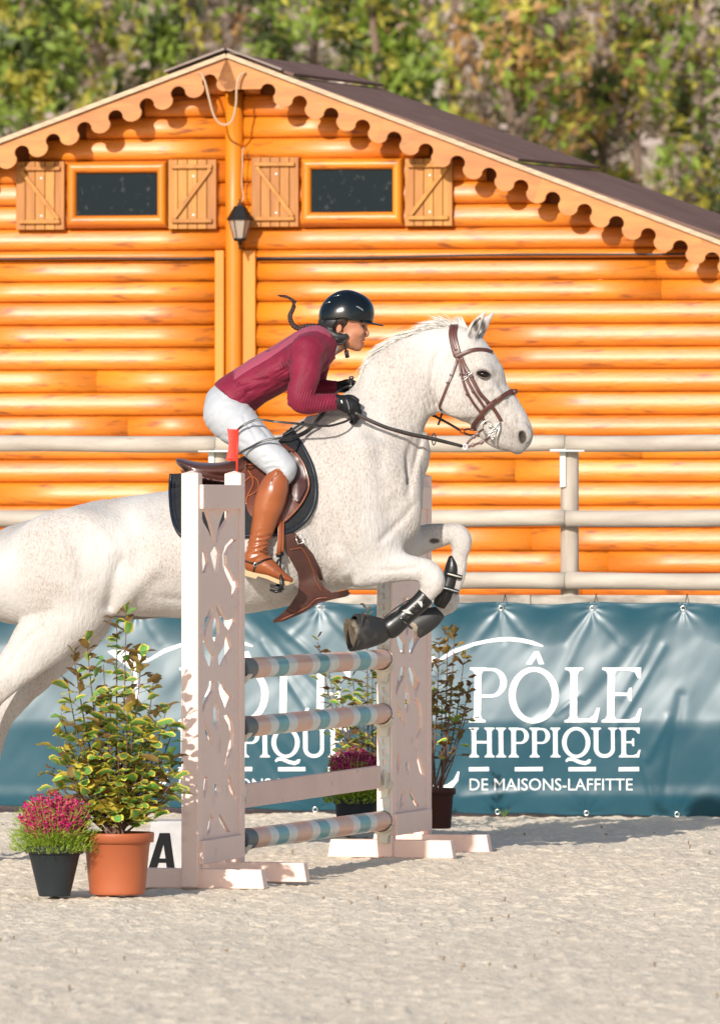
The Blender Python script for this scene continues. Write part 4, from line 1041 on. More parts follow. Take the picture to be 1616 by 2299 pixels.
# poles hang between the wings; px ends measured in the photo
A1 = A0+JU*(WL+PT/2); B1 = B0-JU*(PT/2)
def line_pt(t): return A1+(B1-A1)*t
def frm(x, y, D):  # world point on the vertical plane through the jump line
    return None
LJ = (B1-A1); LJ.z = 0; LJL = LJ.length; LJd = LJ/LJL
def xD(x):
    """point of the jump line seen in photo column x"""
    # A1 + t*LJ , X/D = (x-CX)/F
    k = (x-CX)/F; return (k*A1.y-A1.x)/(LJ.x-k*LJ.y)
def pole(yn, yf, xn, xf, label):
    a = A1+LJ*0.012; b = A1+LJ*0.985
    pa = Vector((a.x, a.y, Zat(yn, a.y))); pb = Vector((b.x, b.y, Zat(yf, b.y)))
    ax = (pb-pa).normalized(); L = (pb-pa).length; sd = Vector((LJd.y, -LJd.x, 0)); up = sd.cross(ax); up = up if up.z > 0 else -up
    R = 0.0425
    # band limits as fractions of the length, from the photo columns of this pole
    cols = [430,495,585,637,708,765,868,918,985,1045,1145,1190,1262,1305,1400]
    def frac(c):
        x = 400+c/2.882; t = xD(x); return t
    t0, t1 = frac(430), frac(1400)
    fr = [(frac(c)-t0)/(t1-t0) for c in cols]; fr[0] = 0; fr[-1] = 1
    mids = ['cap','pink','white','teal','white','pink','white','teal','white','pink','white','teal','white','pink']
    mm = [MAT['pcap'], MAT['ppink'], MAT['pwhite'], MAT['pteal']]; mi = {'cap':0,'pink':1,'white':2,'teal':3}
    m = MB(); seg = 36
    def ring(d, r): return [pa+ax*d+(up*math.cos(2*math.pi*k/seg)+sd*math.sin(2*math.pi*k/seg))*r for k in range(seg)]
    for i in range(14):
        r = R*1.0 if mids[i] != 'cap' else R*1.045
        d0, d1 = fr[i]*L, fr[i+1]*L
        vs = ring(d0, r)+ring(d1, r); fs = [(k, seg+k, seg+(k+1) % seg, (k+1) % seg) for k in range(seg)]
        m.add(vs, fs, mi[mids[i]])
    # domed near cap and rim
    vs = ring(0, R*1.045)+ring(-0.002, R*0.9)+ring(-0.002, 0.012)+ring(0.006, 0.010); fs = []
    for j in range(3): fs += [(j*seg+(k+1) % seg, (j+1)*seg+(k+1) % seg, (j+1)*seg+k, j*seg+k) for k in range(seg)]
    fs.append(tuple(3*seg+k for k in range(seg))); m.add(vs, fs, 0)
    vs = ring(fr[1]*L, R*1.045)+ring(fr[1]*L+0.0008, R); m.add(vs, [(k, seg+k, seg+(k+1) % seg, (k+1) % seg) for k in range(seg)], 0)
    vs = ring(L-0.006, R*1.03)+ring(L+0.004, R*1.03)+ring(L+0.006, R*0.8); fs = []
    for j in range(2): fs += [(j*seg+k, (j+1)*seg+k, (j+1)*seg+(k+1) % seg, j*seg+(k+1) % seg) for k in range(seg)]
    fs.append(tuple(2*seg+k for k in range(seg))); m.add(vs, fs, 0)
    p = thing('jump_pole', ((pa+pb)/2), label, 'jump pole', 'striped poles between the wings')
    o = m.build('pole_body', mm, p, True); 
    return pa, pb, ax, sd, up
def cup(c, sgn, par, deep=0.045, flat=False):
    """plastic cup: wall plate, curved cradle under the pole and a neck; sgn points from the wing to the pole"""
    m = MB(); wv = LJd*sgn; sd = Vector((LJd.y, -LJd.x, 0)); c = Vector(c)
    R = 0.048
    outer = [(R*math.cos(t), R*math.sin(t)) for t in np.linspace(math.pi*1.13, math.pi*1.87, 15)]; inn = [(1.16*R*math.cos(t), 1.16*R*math.sin(t)) for t in np.linspace(math.pi*1.87, math.pi*1.13, 15)]
    if flat: outer = [(-0.016,0.01),(-0.016,-0.045),(0.016,-0.045),(0.016,0.01)]; inn = [(0.024,0.01),(0.022,-0.053),(-0.022,-0.053),(-0.024,0.01)]
    p, t = cdt(outer+inn); O = c
    v, f = g_solid(p, t, lambda q: O+sd*q[0]+Z_*q[1]+wv*0.004, lambda q: O+sd*q[0]+Z_*q[1]+wv*deep); m.add(v, f)
    lowz = -0.053
    poly = [(-0.045,-0.028),(0.045,-0.028),(0.040,-0.050),(0.022,-0.066),(0.019,-0.098),(-0.019,-0.098),(-0.022,-0.066),(-0.040,-0.050)]
    p, t = cdt(poly); v, f = g_solid(p, t, lambda q: O+sd*q[0]+Z_*q[1]+wv*0.002, lambda q: O+sd*q[0]+Z_*q[1]+wv*0.014); m.add(v, f)
    return fixn(m.build('cup', MAT['cup'], par))
polesd = [(1500.5, 1478, 'striped pole on top of the fence just under the front hooves'),
          (1632, 1600, 'striped pole second from the top, above the pink plank'),
          (1884, 1841, 'lowest striped pole close to the sand')]
for yn, yf, lb in polesd:
    pa, pb, ax, sd, up = pole(yn, yf, 0, 0, lb)
    ca = Vector((A1.x, A1.y, pa.z)); cbv = Vector((B1.x, B1.y, pb.z))
    cup(ca+LJd*0.006, 1, w1); cup(cbv-LJd*0.008, -1, w2)
# plank
a = A1+LJ*0.010; b = A1+LJ*0.955
za1, za0, zb1, zb0 = Zat(1760, a.y), Zat(1814, a.y), Zat(1717, b.y), Zat(1768, b.y)
sd = Vector((LJd.y, -LJd.x, 0)); vs = []
for (p_2, z) in ((a, za0), (b, zb0), (b, zb1), (a, za1)):
    vs.append(Vector((p_2.x, p_2.y, z))+sd*0.0125)
for (p_2, z) in ((a, za0), (b, zb0), (b, zb1), (a, za1)): vs.append(Vector((p_2.x, p_2.y, z))-sd*0.0125)
pl = fixn(obj('jump_plank', vs, [(0,1,2,3),(7,6,5,4),(0,4,5,1),(1,5,6,2),(2,6,7,3),(3,7,4,0)], MAT['plank'])); tag(pl, 'dusty pink plank hung between the second and the lowest striped pole', 'jump plank')
md = pl.modifiers.new('b', 'BEVEL'); md.width = 0.003; md.segments = 2
cup(Vector((A1.x, A1.y, za1-0.02))+LJd*0.006, 1, w1, flat=True); cup(Vector((B1.x, B1.y, Zat(1738, B1.y)))-LJd*0.006, -1, w2, 0.05, flat=True)
# red flag standing on the right post of the near wing
fl = thing('red_flag', (A0+JU*WL)+Z_*Zat(1063, 30.6), 'small red plastic marker flag standing on the near wing', 'flag')
rod0 = P(531, 1070, 30.6); rod1 = P(533, 961, 30.6); tube('rod', [rod0, rod1], 0.0048, MAT['red'], fl, 10)
poly = [(509,960),(520,962),(531.5,963),(531,1000),(529.5,1034),(506,1032),(511,1010),(513,994),(511,975)]
p, t = cdt(poly, (), 8); v, f = g_solid(p, t, lambda q: P(q[0], q[1], 30.6-0.004*math.sin((q[0]-505)*.12)), lambda q: P(q[0], q[1], 30.6025-0.004*math.sin((q[0]-505)*.12))); fixn(obj('blade', v, f, MAT['red'], fl))

# letter marker behind the foot of the near wing
mk = thing('letter_marker', P(372, 1966, 31.0)-Z_*P(372,1966,31.0).z, 'white arena marker block with a black letter A behind the terracotta pot', 'arena marker')
mD = 30.95
poly = [(322,1975),(338,1846),(346,1842),(470,1842),(478,1846),(494,1975)]
p, t = cdt(poly); v, f = g_solid(p, t, lambda q: P(q[0], q[1], mD), lambda q: P(q[0], q[1], mD)+Y_*0.20); mko = fixn(obj('block', v, f, MAT['white'], mk)); md = mko.modifiers.new('b', 'BEVEL'); md.width = 0.004; md.segments = 2
K3 = lambda x, y: (120+x/3.377, 1340+y/3.377)
p, t = cdt([K3(*q) for q in [(716,2060),(803,1785),(880,1785),(918,2060),(858,2060),(852,2010),(795,2010),(778,2060)]], [[K3(*q) for q in [(800,1978),(848,1978),(832,1868)]]])
v, f = g_solid(p, t, lambda q: P(q[0], q[1], mD-0.0035), lambda q: P(q[0], q[1], mD-0.0005)); fixn(obj('letter_a', v, f, MAT['black'], mk))

# ================================================================== PLANTS IN POTS
def leafmesh(kind, n=6):
    """an elaeagnus leaf about 1 long in +x: wavy, cupped, pale margin"""
    L, Wd = 1.0, 0.29; vs = []; fs = []; ms = []
    prof = [0.0, 0.55, 0.95, 1.0, 0.72, 0.0]; xs = [0, .16, .38, .62, .86, 1.0]
    for i, (x, w) in enumerate(zip(xs, prof)):
        wv = 0.05*math.sin(i*2.1+kind)
        for j, k in enumerate((-1, -0.68, 0, 0.68, 1)):
            vs.append((x*L, k*w*Wd*(1+0.18*math.sin(i*1.9+j+kind) if abs(k) == 1 else 1), -0.10*x*x+0.10*abs(k)**1.5*w*0.9+wv*abs(k)-0.02))
    for i in range(5):
        for j in range(4):
            fs.append((i*5+j, i*5+j+1, (i+1)*5+j+1, (i+1)*5+j)); ms.append(1 if j in (0, 3) or i == 4 else 0)
    me = bpy.data.meshes.new('leaf'); me.from_pydata(vs, [], fs)
    me.materials.append(MAT['leafg']); me.materials.append(MAT['leafy']); me.polygons.foreach_set('material_index', ms)
    me.polygons.foreach_set('use_smooth', [True]*len(fs)); me.update(); return me
LM = [leafmesh(k) for k in range(4)]
LB = []
for k in range(2):
    m_ = LM[k].copy(); m_.materials.clear(); m_.materials.append(MAT['leafb']); m_.materials.append(MAT['leafb']); LB.append(m_)
LGR = []
for k in range(2):
    m_ = LM[k+2].copy(); m_.materials.clear(); m_.materials.append(MAT['leafy']); m_.materials.append(MAT['leafy']); LGR.append(m_)
def shrub(t, base, stems, D, lsz, nmax, bronze=0.2, seed=1):
    """stems: list of (top px x, top px y, first leaf row px y); leaves are single objects up to nmax, the rest joined"""
    R = random.Random(seed); sb = MB(); inv = Matrix.Translation(-root_loc(t)); leaves = []
    for (tx, ty, dy, ly) in stems:
        top = P(tx, ty, D+dy); a = base+Vector((R.uniform(-.03,.03), R.uniform(-.03,.03), 0)); mid = a.lerp(top, 0.45)+Vector(((top.x-a.x)*0.18, 0, 0.02))
        pts = [Vector(q) for q in dens([a, mid, top], 10)]
        v, f = g_tube(pts, list(np.linspace(0.0050, 0.0014, len(pts))), 6); sb.add(v, f)
        L = (top-a).length; zl = Zat(ly, D+dy); n_ = int(L/0.0150)
        for i in range(n_):
            tt = i/n_; p = pts[min(len(pts)-1, int(tt*(len(pts)-1)))].lerp(pts[min(len(pts)-1, int(tt*(len(pts)-1))+1)], (tt*(len(pts)-1)) % 1)
            if p.z < zl: continue
            if R.random() < 0.12 and tt > 0.5: continue
            az = i*2.4+R.uniform(-.6,.6); rch = R.uniform(0.0, 0.09)*(1-tt)**0.7*1.5 if tt < 0.85 else 0
            q = p+Vector((math.cos(az)*rch, math.sin(az)*rch, R.uniform(0,.03)))
            if rch > 0.02: v, f = g_tube([p, q], [0.0018, 0.001], 4); sb.add(v, f)
            young = tt > (0.74 if ty < 1480 or bronze > 0.5 else 0.93)
            leaves.append((q, az, R.uniform(-0.3, 0.7) if not young else R.uniform(0.2, 1.1), lsz*R.uniform(.75, 1.3)*(0.85 if young else 1), (R.random() < bronze+(0.55 if young else 0)), R.uniform(-.7,.7), R.random()))
    sb.build('stems', MAT['stem'], t, True)
    R.shuffle(leaves); leaves.sort(key=lambda l: l[0].y-l[3]*2)
    rest = MB()
    for i, (q, az, el, sz, br, roll, rr) in enumerate(leaves):
        me_ = (LB[int(rr*2)] if br else (LGR[int(rr*20) % 2] if rr < 0.16 else LM[int(rr*4) % 4]))
        mw = Matrix.Translation(q) @ Matrix.Rotation(az, 4, 'Z') @ Matrix.Rotation(-el, 4, 'Y') @ Matrix.Rotation(roll, 4, 'X') @ Matrix.Scale(sz, 4)
        if i < nmax:
            o = bpy.data.objects.new('leaf', me_); COL.objects.link(o); o.parent = t; o.matrix_parent_inverse = inv; o.matrix_basis = mw
        else:
            vs = [mw @ v.co for v in me_.vertices]; rest.add(vs, [tuple(p.vertices) for p in me_.polygons], 2 if br else 0)
            if not br: rest.m[-len(me_.polygons):] = [p.material_index for p in me_.polygons]
    if rest.v: rest.build('inner_leaves', [MAT['leafg'], MAT['leafy'], MAT['leafb']], t, True, 'stuff')
def pot(name, cx_, ytop, ybot, rtop, rbot, D, mat, label, rim=0.02, cat='plant pot', rimw=1.07, grp=None, ribs=True):
    b = P(cx_, ybot, D); z0 = max(-0.006, b.z) if abs(b.z) < 0.06 else b.z; z1 = Zat(ytop, D); h = z1-z0
    t = thing(name, (b.x, D, z0), label, cat, grp)
    rt, rb = rtop*D/F, rbot*D/F
    at = lambda z: rb+(rt/rimw-rb)*(z/h)
    hr = 0.16*h
    prof = [(rb*0.96, 0.0), (rb, 0.006)]
    if ribs:
        for k in range(1, 4): zz = (h-hr)*(0.12*k/3+0.02); prof += [(at(zz), zz)]
    prof += [(at(h-hr*1.25), h-hr*1.25), (at(h-hr*1.2)*1.018, h-hr*1.2), (at(h-hr), h-hr), (rt*0.985, h-hr*0.97), (rt, h-hr*0.2), (rt*1.0, h-0.004), (rt*0.985, h), (rt*0.93, h-0.002), (rt*0.90, h-hr*0.9)]
    v, f = g_lathe((b.x, D, z0), prof, 56); 
    obj('pot_wall', v, f[:-2]+[f[-2]], mat, t, True)
    vs = [(b.x, D, z0+h-hr*0.45)]; n_ = 24
    for rr in (0.5, 0.95):
        for k in range(n_): a_ = 2*math.pi*k/n_; vs.append((b.x+rt*0.92*rr*math.cos(a_), D+rt*0.92*rr*math.sin(a_), z0+h-hr*0.55+RND.uniform(-.004,.006)))
    fs = [(0, 1+k, 1+(k+1) % n_) for k in range(n_)]+[(1+k, 1+n_+k, 1+n_+(k+1) % n_, 1+(k+1) % n_) for k in range(n_)]
    obj('soil', vs, fs, MAT['soil'], t)
    return t, Vector((b.x, D, z0+h-hr*0.5))
def heather(t, c, px, w, ytop, D, n=150, sd=3):
    R = random.Random(sd); fb = MB(); gb = MB()
    H_ = Zat(ytop, D)-c.z
    for i in range(n):
        a = R.uniform(0, 2*math.pi); rr = R.random()**0.5; hgt = H_*R.uniform(.55, 1.02)*(1-0.25*rr)
        s0 = c+Vector((math.cos(a)*rr*w*0.55, math.sin(a)*rr*w*0.55, 0)); e = c+Vector((math.cos(a)*rr*w*1.02, math.sin(a)*rr*w*1.02, hgt))
        pts = [s0, (s0+e)/2+Vector((0,0,0.02)), e]
        v, f = g_tube([Vector(q) for q in dens(pts, 3)], 0.0014, 4); gb.add(v, f)
        flower = rr < 0.95
        m = 42
        for k in range(m):
            tt = k/m; p = s0.lerp(e, tt); s_ = R.uniform(0.0042, 0.0085)
            isf = flower and tt > 0.42+R.uniform(-.08,.08)
            aa = k*2.4; d = Vector((math.cos(aa), math.sin(aa), R.uniform(.1, .9))); q = p+d*(0.011*(1.15-tt) if isf else 0.010)
            s2 = Vector((R.uniform(-1,1), R.uniform(-1,1), R.uniform(-1,1))).normalized()
            if isf: fb.add([q-s2*s_, q+d.cross(s2)*s_, q+s2*s_, q+d*s_*1.4], [(0,1,2),(0,2,3),(1,3,2)])
            else: fb_ = s_*2.3; gb.add([q, q+d*fb_+s2*fb_*.25, q+d*fb_*1.6], [(0,1,2)])
        # low foliage hanging over the rim
        for k in range(10):
            q = c+Vector((math.cos(a)*w*R.uniform(.4,1.18), math.sin(a)*w*R.uniform(.4,1.18), R.uniform(-0.012, 0.075)))
            d = Vector((math.cos(a), math.sin(a), R.uniform(.2,1.2)))*0.016; s2 = Vector((R.uniform(-1,1), R.uniform(-1,1), 0))*0.0035
            gb.add([q-s2, q+s2, q+d], [(0,1,2)])
    fb.build('flowers', MAT['heath'], t, False, 'stuff'); gb.build('foliage', MAT['heathg'], t, False, 'stuff')
# front left: variegated shrub in the terracotta pot
t1, c1_ = pot('terracotta_pot', 263, 1867, 2006, 83, 62, 29.35, MAT['terracotta'], 'large terracotta pot standing before the near wing with the variegated shrub', rimw=1.10)
s1 = thing('variegated_shrub', c1_, 'bushy shrub with green and yellow leaves growing in the terracotta pot', 'shrub')
st = []
R5 = random.Random(5)
tops = [(165,1470),(195,1448),(232,1490),(262,1388),(283,1375),(300,1465),(318,1470),(344,1530),(372,1595),(388,1640),(396,1700),(152,1540),(137,1600),(350,1615),(246,1560),(212,1580),(286,1600),(320,1640),(180,1640),(140,1690),(385,1770),(395,1745),(360,1740),(160,1760),(225,1690),(300,1720),(265,1660),(200,1720),(336,1690),(126,1650),(118,1730)]
for i, (a, b) in enumerate(tops): st.append((a, b, R5.uniform(-.12,.12), 1850 if b > 1500 else 1840))
shrub(s1, c1_, st, 29.35, 0.066, 300, 0.12, 5)
# far left: heather in a dark pot
t2, c2_ = pot('dark_plant_pot', 122, 1896, 2010, 66, 36, 29.25, MAT['greypot'], 'dark grey tapered pot at the left edge holding pink heather', ribs=False)
s2_ = thing('pink_heather', c2_, 'pink heather with lime foliage in the dark pot beside the terracotta pot', 'flowering plant'); heather(s2_, c2_, 122, 0.145, 1768, 29.25, 330, 3)
# behind the poles
t3, c3_ = pot('round_dark_pot', 797, 1790, 1868, 50, 40, 34.6, MAT['greypot'], 'round dark pot of pink heather behind the plank', ribs=False)
s3_ = thing('pink_heather', c3_, 'clump of magenta heather seen above the pink plank', 'flowering plant'); heather(s3_, c3_, 797, 0.125, 1662, 34.6, 420, 4)
t4, c4_ = pot('green_shrub_pot', 842, 1800, 1862, 44, 34, 35.3, MAT['greypot'], 'dark pot of the tall shrub half hidden behind the far wing', ribs=False)
s4 = thing('tall_variegated_shrub', c4_, 'thin yellow green shrub behind the cup track of the far wing', 'shrub')
shrub(s4, c4_, [(712,1440,.1,1700),(735,1505,.1,1700),(760,1540,-.1,1720),(790,1520,.1,1720),(822,1372,0,1700),(835,1500,.1,1720),(812,1580,-.1,1740),(850,1490,.1,1720),(770,1600,.05,1740),(842,1620,-.05,1760),(900,1470,0,1700),(915,1500,0,1700),(880,1540,.1,1700)], 35.3, 0.052, 150, 0.22, 8)
t5, c5_ = pot('square_brown_pot', 978, 1768, 1858, 44, 33, 34.9, MAT['brownpot'], 'brown plastic pot beside the far wing', ribs=False, rimw=1.12)
s5 = thing('bronze_shrub', c5_, 'bronze leaved shrub growing in the brown pot beside the far wing', 'shrub')
shrub(s5, c5_, [(962,1450,.1,1640),(985,1440,0,1640),(1004,1408,.05,1640),(1020,1410,0,1620),(1040,1480,.1,1600),(1052,1540,0,1650),(1046,1600,.1,1660),(1030,1650,0,1700),(968,1560,0,1700),(1000,1640,.1,1740),(1012,1520,-.1,1650),(955,1500,.1,1650),(990,1560,.1,1700)], 34.9, 0.050, 190, 0.72, 9)
# grass tuft at the foot of the banner
gb = MB(); gc = P(1131, 1834, 36.9); gc.z = 0
for i in range(40):
    a = RND.uniform(0, 6.28); l = RND.uniform(.02, .045); d = Vector((math.cos(a)*l*.9, math.sin(a)*l*.5, l)); gb.add([gc+Vector((-.0015,0,-0.01)), gc+Vector((.0015,0,-0.01)), gc+d], [(0,1,2)])
tg = gb.build('grass_tuft', MAT['grass'], None, False, 'stuff')

# ================================================================== HORSE
HV = vbox(-200, 680, 1215, 1900, (DH-0.58), (DH+0.58), 0.0062)
def ch(rows, k=0.03, n=4, sub=False): HV.chain(rows, k, sub, n)
# trunk
ch([E((-35,1240),(-45,1345),.13), E((45,1182),(30,1400),.235), E((130,1150),(140,1395),.265), E((222,1123),(236,1383),.27), E((324,1108),(325,1385),.285),
    E((420,1096),(420,1386),.30), E((520,1083),(530,1378),.305), E((600,1048),(628,1362),.295), E((664,982),(712,1338),.262), E((708,945),(772,1320),.225)], 0.0)
# neck
ch([C(819,1022,146,.150), C(845,971,115,.118), C(870,936,93,.098), C(888,890,91,.088), C(913,855,94,.078), C(947,827,83,.070), C(982,803,70,.066), C(1012,796,58,.062)], 0.07)
# head
ch([C(1036,803,46,.070), C(1043,852,80,.088), C(1081,894,64,.082), C(1117,929,57,.064), C(1149,966,44,.054), C(1158,979,36,.050)], 0.035)
ch([C(1030,775,42,.066), C(1046,790,46,.082), C(1068,812,42,.092), C(1085,840,40,.088)], 0.03)       # forehead and brow breadth
for sg in (-1, 1):
    d = DH+sg*0.078
    HV.ell(P(1083,828,d), (0.045,0.028,0.028), 0.02, rot=-0.4)            # brow bone
    HV.ell(P(1037,880,DH+sg*0.062), (0.115,0.034,0.105), 0.03)            # cheek plate
    HV.chain([C(1100,862,9,.014,DH+sg*.075), C(1128,900,7,.012,DH+sg*.06)], 0.02)    # facial crest
    HV.ell(P(1083.5,838,DH+sg*0.112), (0.030,0.022,0.016), 0.012, True, rot=-0.12)   # eye socket
    # nostril
    HV.ell(P(1176,972,DH+sg*0.046), (0.028,0.016,0.040), 0.018, rot=0.35)
    HV.ell(P(1171,980,DH+sg*0.058), (0.013,0.030,0.027), 0.010, True, rot=0.35)
    HV.chain([C(1110,960,13,.018,DH+sg*.044), C(1122,985,10,.016,DH+sg*.036), C(1150,1004,9,.016,DH+sg*.03)], 0.016)
    HV.chain([C(1106,996,2.2,.010,DH+sg*.052), C(1128,1000,2.2,.010,DH+sg*.052), C(1150,1010,2.4,.010,DH+sg*.05)], 0.008, True)   # mouth line
ch([C(1098,968,24,.045), C(1112,982,22,.038), C(1128,992,17,.034)], 0.02)     # lower jaw and chin
ch([C(1150,992,20,.042), C(1161,1004,14,.034)], 0.016)                        # upper lip
# ears
for sg, dx in ((-1, 0), (1, 14)):
    d = DH+sg*0.050
    HV.chain([C(1052+dx*.9,768,15,.022,d), C(1058+dx,748,14,.022,d+sg*.006), C(1068+dx*1.15,727,12,.016,d+sg*.012), C(1080+dx*1.35,709,6,.009,d+sg*.014), C(1088+dx*1.5,698,1.6,.003,d+sg*.014)], 0.010)
    HV.chain([C(1056+dx,752,6,.016,d-.026), C(1066+dx*1.15,731,7,.016,d-.020), C(1078+dx*1.35,712,3,.009,d-.014)], 0.006, True)
# shoulder, breast and triceps masses
for sg in (-1, 1):
    HV.ell(P(880,1110,DH+sg*0.105), (0.115,0.085,0.19), 0.09, rot=0.25)
    HV.ell(P(790,1110,DH+sg*0.165), (0.12,0.075,0.23), 0.10, rot=-0.35)
    HV.ell(P(815,1225,DH+sg*0.150), (0.155,0.085,0.12), 0.07)
    HV.chain([C(700,1010,30,.03,DH+sg*.165), C(745,1100,34,.035,DH+sg*.205), C(800,1190,32,.035,DH+sg*.215)], 0.07)
    # groove under the shoulder, jugular groove, flank hollow
    HV.chain([C(960,935,5,.012,DH+sg*.085), C(925,1000,6,.014,DH+sg*.112), C(905,1080,8,.016,DH+sg*.15)], 0.03, True)
    HV.chain([C(700,1180,7,.014,DH+sg*.278), C(740,1260,8,.016,DH+sg*.262)], 0.05, True)
    HV.ell(P(275,1250,DH+sg*0.315), (0.09,0.035,0.16), 0.07, True, rot=0.4)
    HV.ell(P(150,1260,DH+sg*0.18), (0.24,0.10,0.22), 0.09)                    # quarter muscle
    HV.chain([C(262,1360,16,.03,DH+sg*.16), C(300,1310,16,.03,DH+sg*.235), C(345,1270,12,.03,DH+sg*.255)], 0.05)   # flank fold
# legs
def foreleg(rows, D): HV.chain([C(x, y, r, s, D+dd) for x, y, r, s, dd in rows], 0.035, False, 5)
Dn, Df = DH-0.16, DH+0.16
foreleg([(812,1262,58,.085,.03),(846,1268,45,.062,.0),(897,1271,33,.050,-.01),(938,1276,27,.040,-.01),(960,1286,28,.038,-.01),(970,1304,27.5,.038,-.01),(964,1322,21,.030,-.005),
         (950,1343,17,.024,0),(925,1370,14.5,.021,0),(900,1390,15,.022,0),(880,1404,19,.027,0),(866,1411,15,.023,0),(850,1413,17,.025,0)], Dn)
HV.ell(P(978,1300,Dn-.01), (0.028,0.032,0.045), 0.02)
foreleg([(880,1228,48,.075,-.03),(930,1215,34,.052,0),(965,1204,29,.044,0),(1000,1199,25,.038,.0),(1024,1202,27,.038,0),(1032,1222,25,.037,0),(1030,1243,20,.030,0),
         (1028,1268,19,.026,0),(1024,1296,18,.024,0),(1012,1325,18.5,.025,0),(1006,1350,22,.029,0),(992,1366,15,.023,0),(975,1380,16,.024,0)], Df)
HV.ell(P(975,1206,Df-.043), (0.016,0.007,0.009), 0.004)                                      # chestnut
foreleg([(110,1300,120,.15,.06),(160,1345,92,.12,.02),(150,1385,66,.10,0),(100,1428,66,.085,0),(62,1468,52,.066,0),(20,1512,40,.05,0),(-18,1556,33,.040,0),(-34,1590,27,.034,0),(-48,1640,19,.026,0),
         (-62,1700,18,.024,0),(-74,1752,22,.030,0),(-92,1784,17,.025,0),(-112,1806,20,.028,0)], Dn)
foreleg([(170,1345,80,.11,-.04),(190,1388,60,.085,-.01),(135,1450,55,.066,0),(92,1498,45,.055,0),(45,1550,35,.045,0),(10,1594,31,.038,0),(-4,1632,24,.032,0),(-14,1680,18,.026,0),
         (-22,1740,17,.024,0),(-32,1790,21,.029,0),(-48,1822,17,.025,0),(-66,1842,20,.028,0)], DH+.14)
HV.chain([C(255,1371,10,.03), C(300,1374,15,.04), C(345,1368,13,.04)], 0.02)                   # sheath
def horse_relief(px, py):
    g = np.zeros(px.shape)
    for pts, w, d in (([(770,1215),(786,1245),(797,1275),(800,1308)],9,.011),([(842,1279),(880,1278),(915,1274),(948,1270)],5,.005),([(845,1222),(870,1195),(905,1160),(928,1125)],8,.008),
        ([(955,878),(962,898),(966,918)],3.5,.005),([(966,870),(973,890),(978,908)],3.5,.005),([(946,888),(954,908),(959,930)],3,.004),
        ([(968,925),(945,975),(930,1030),(918,1090),(912,1130)],8,.009),([(944,985),(930,1040),(922,1090)],5,.005),([(990,775),(975,815),(967,860),(973,900),(990,925)],9,.009),
        ([(285,1240),(262,1290),(250,1340),(243,1372)],13,.014),([(345,1335),(400,1342),(480,1345),(570,1335)],9,.006),([(150,1185),(185,1250),(190,1320)],18,.012),([(110,1395),(60,1440),(15,1505)],8,.007),
        ([(700,1060),(720,1130),(745,1190),(760,1250)],22,.014),([(640,1215),(690,1245),(735,1290)],14,.006),([(860,1000),(850,1060),(870,1110)],18,.009),([(810,900),(840,980),(850,1040)],20,.007),
        ([(1048,905),(1068,915),(1090,935)],5,.005),([(1098,870),(1120,905),(1135,935)],6,.005),([(1060,880),(1085,875),(1105,868)],6,-.004),([(1010,850),(1020,885),(1040,910)],14,-.004),([(1130,940),(1150,930),(1168,945)],5,.004),
        ([(960,1296),(966,1312),(962,1326)],5,.004),([(1004,1216),(1012,1226),(1014,1242)],5,.005),([(230,1120),(300,1180),(330,1260)],22,.008),([(180,1150),(240,1200),(260,1250)],16,-.006),
        ([(330,1150),(420,1160),(520,1150)],22,.006),([(590,1240),(600,1290),(590,1335)],9,.003),([(560,1230),(568,1290),(560,1335)],9,.003),([(440,1250),(450,1300)],10,.003)):
        g = g+stroke(px, py, pts, w, d)
    return g+(fbm(px/42.0, py/60.0, 3)-0.5)*0.007
HV.relief(horse_relief)
horse = thing('horse', P(560, 1250, DH), 'flea-bitten grey horse in mid jump over the striped poles', 'horse')
body = HV.mesh('body', MAT['coat'], horse)
# pigment: grey muzzle, nostrils, eye rims, ear insides, chestnut, sheath, knees
pp = HV.pts; PX_ = CX+pp[:,0]/pp[:,1]*F; PY_ = HY-(pp[:,2]-CAMH)/pp[:,1]*F; dk = np.zeros(len(pp))
def spot(x, y, rx, ry, a, soft=0.4, cond=None):
    d = np.sqrt(((PX_-x)/rx)**2+((PY_-y)/ry)**2); w = np.clip((1+soft-d)/(2*soft), 0, 1)*a
    if cond is not None: w = w*cond
    global dk; dk = np.maximum(dk, w)
spot(1166,990,40,40,.36,.5); spot(1150,1012,26,12,.45,.4); spot(1128,1004,22,9,.28,.4); spot(1171,980,9,16,1.0,.15); spot(1083.5,838,20,10,.5,.25); spot(1083,838,30,18,.20,.5); spot(1098,850,12,18,.22,.5)
for dx in (0, 14): spot(1056+dx,752,8,9,.55,.4); spot(1067+dx*1.15,731,6.5,14,.95,.35)
spot(300,1380,66,13,.85,.35,(np.abs(pp[:,1]-DH) < .06)); spot(974,1213,12,6,.95,.2,(pp[:,1] > DH+.05)); spot(960,940,14,30,.14,.6)
spot(870,1412,26,14,.12,.6); spot(1000,1366,20,14,.2,.6)
at = body.data.attributes.new('dark', 'FLOAT', 'POINT'); at.data.foreach_set('value', np.clip(dk, 0, 1).astype(np.float32))
HV.pts = None
def sp(x, y, off=0.0, D0=(DH-0.58)):
    """surface point and outward normal of the horse at a photo pixel; falls back along the column for pixels off the body"""
    D = HV.hit(x, y, D0); yy = y
    if D is None:
        for k in range(1, 60):
            D = HV.hit(x, y+k*3, D0)
            if D is not None: break
        if D is None: D = DH
        D = D+(DH-D)*min(1, k/6)
        p = P(x, y, D); return p+Vector((0, -off, 0)), Vector((0,-1,0))
    p = P(x, y, D); n_ = HV.grad(p); return p+n_*off, n_
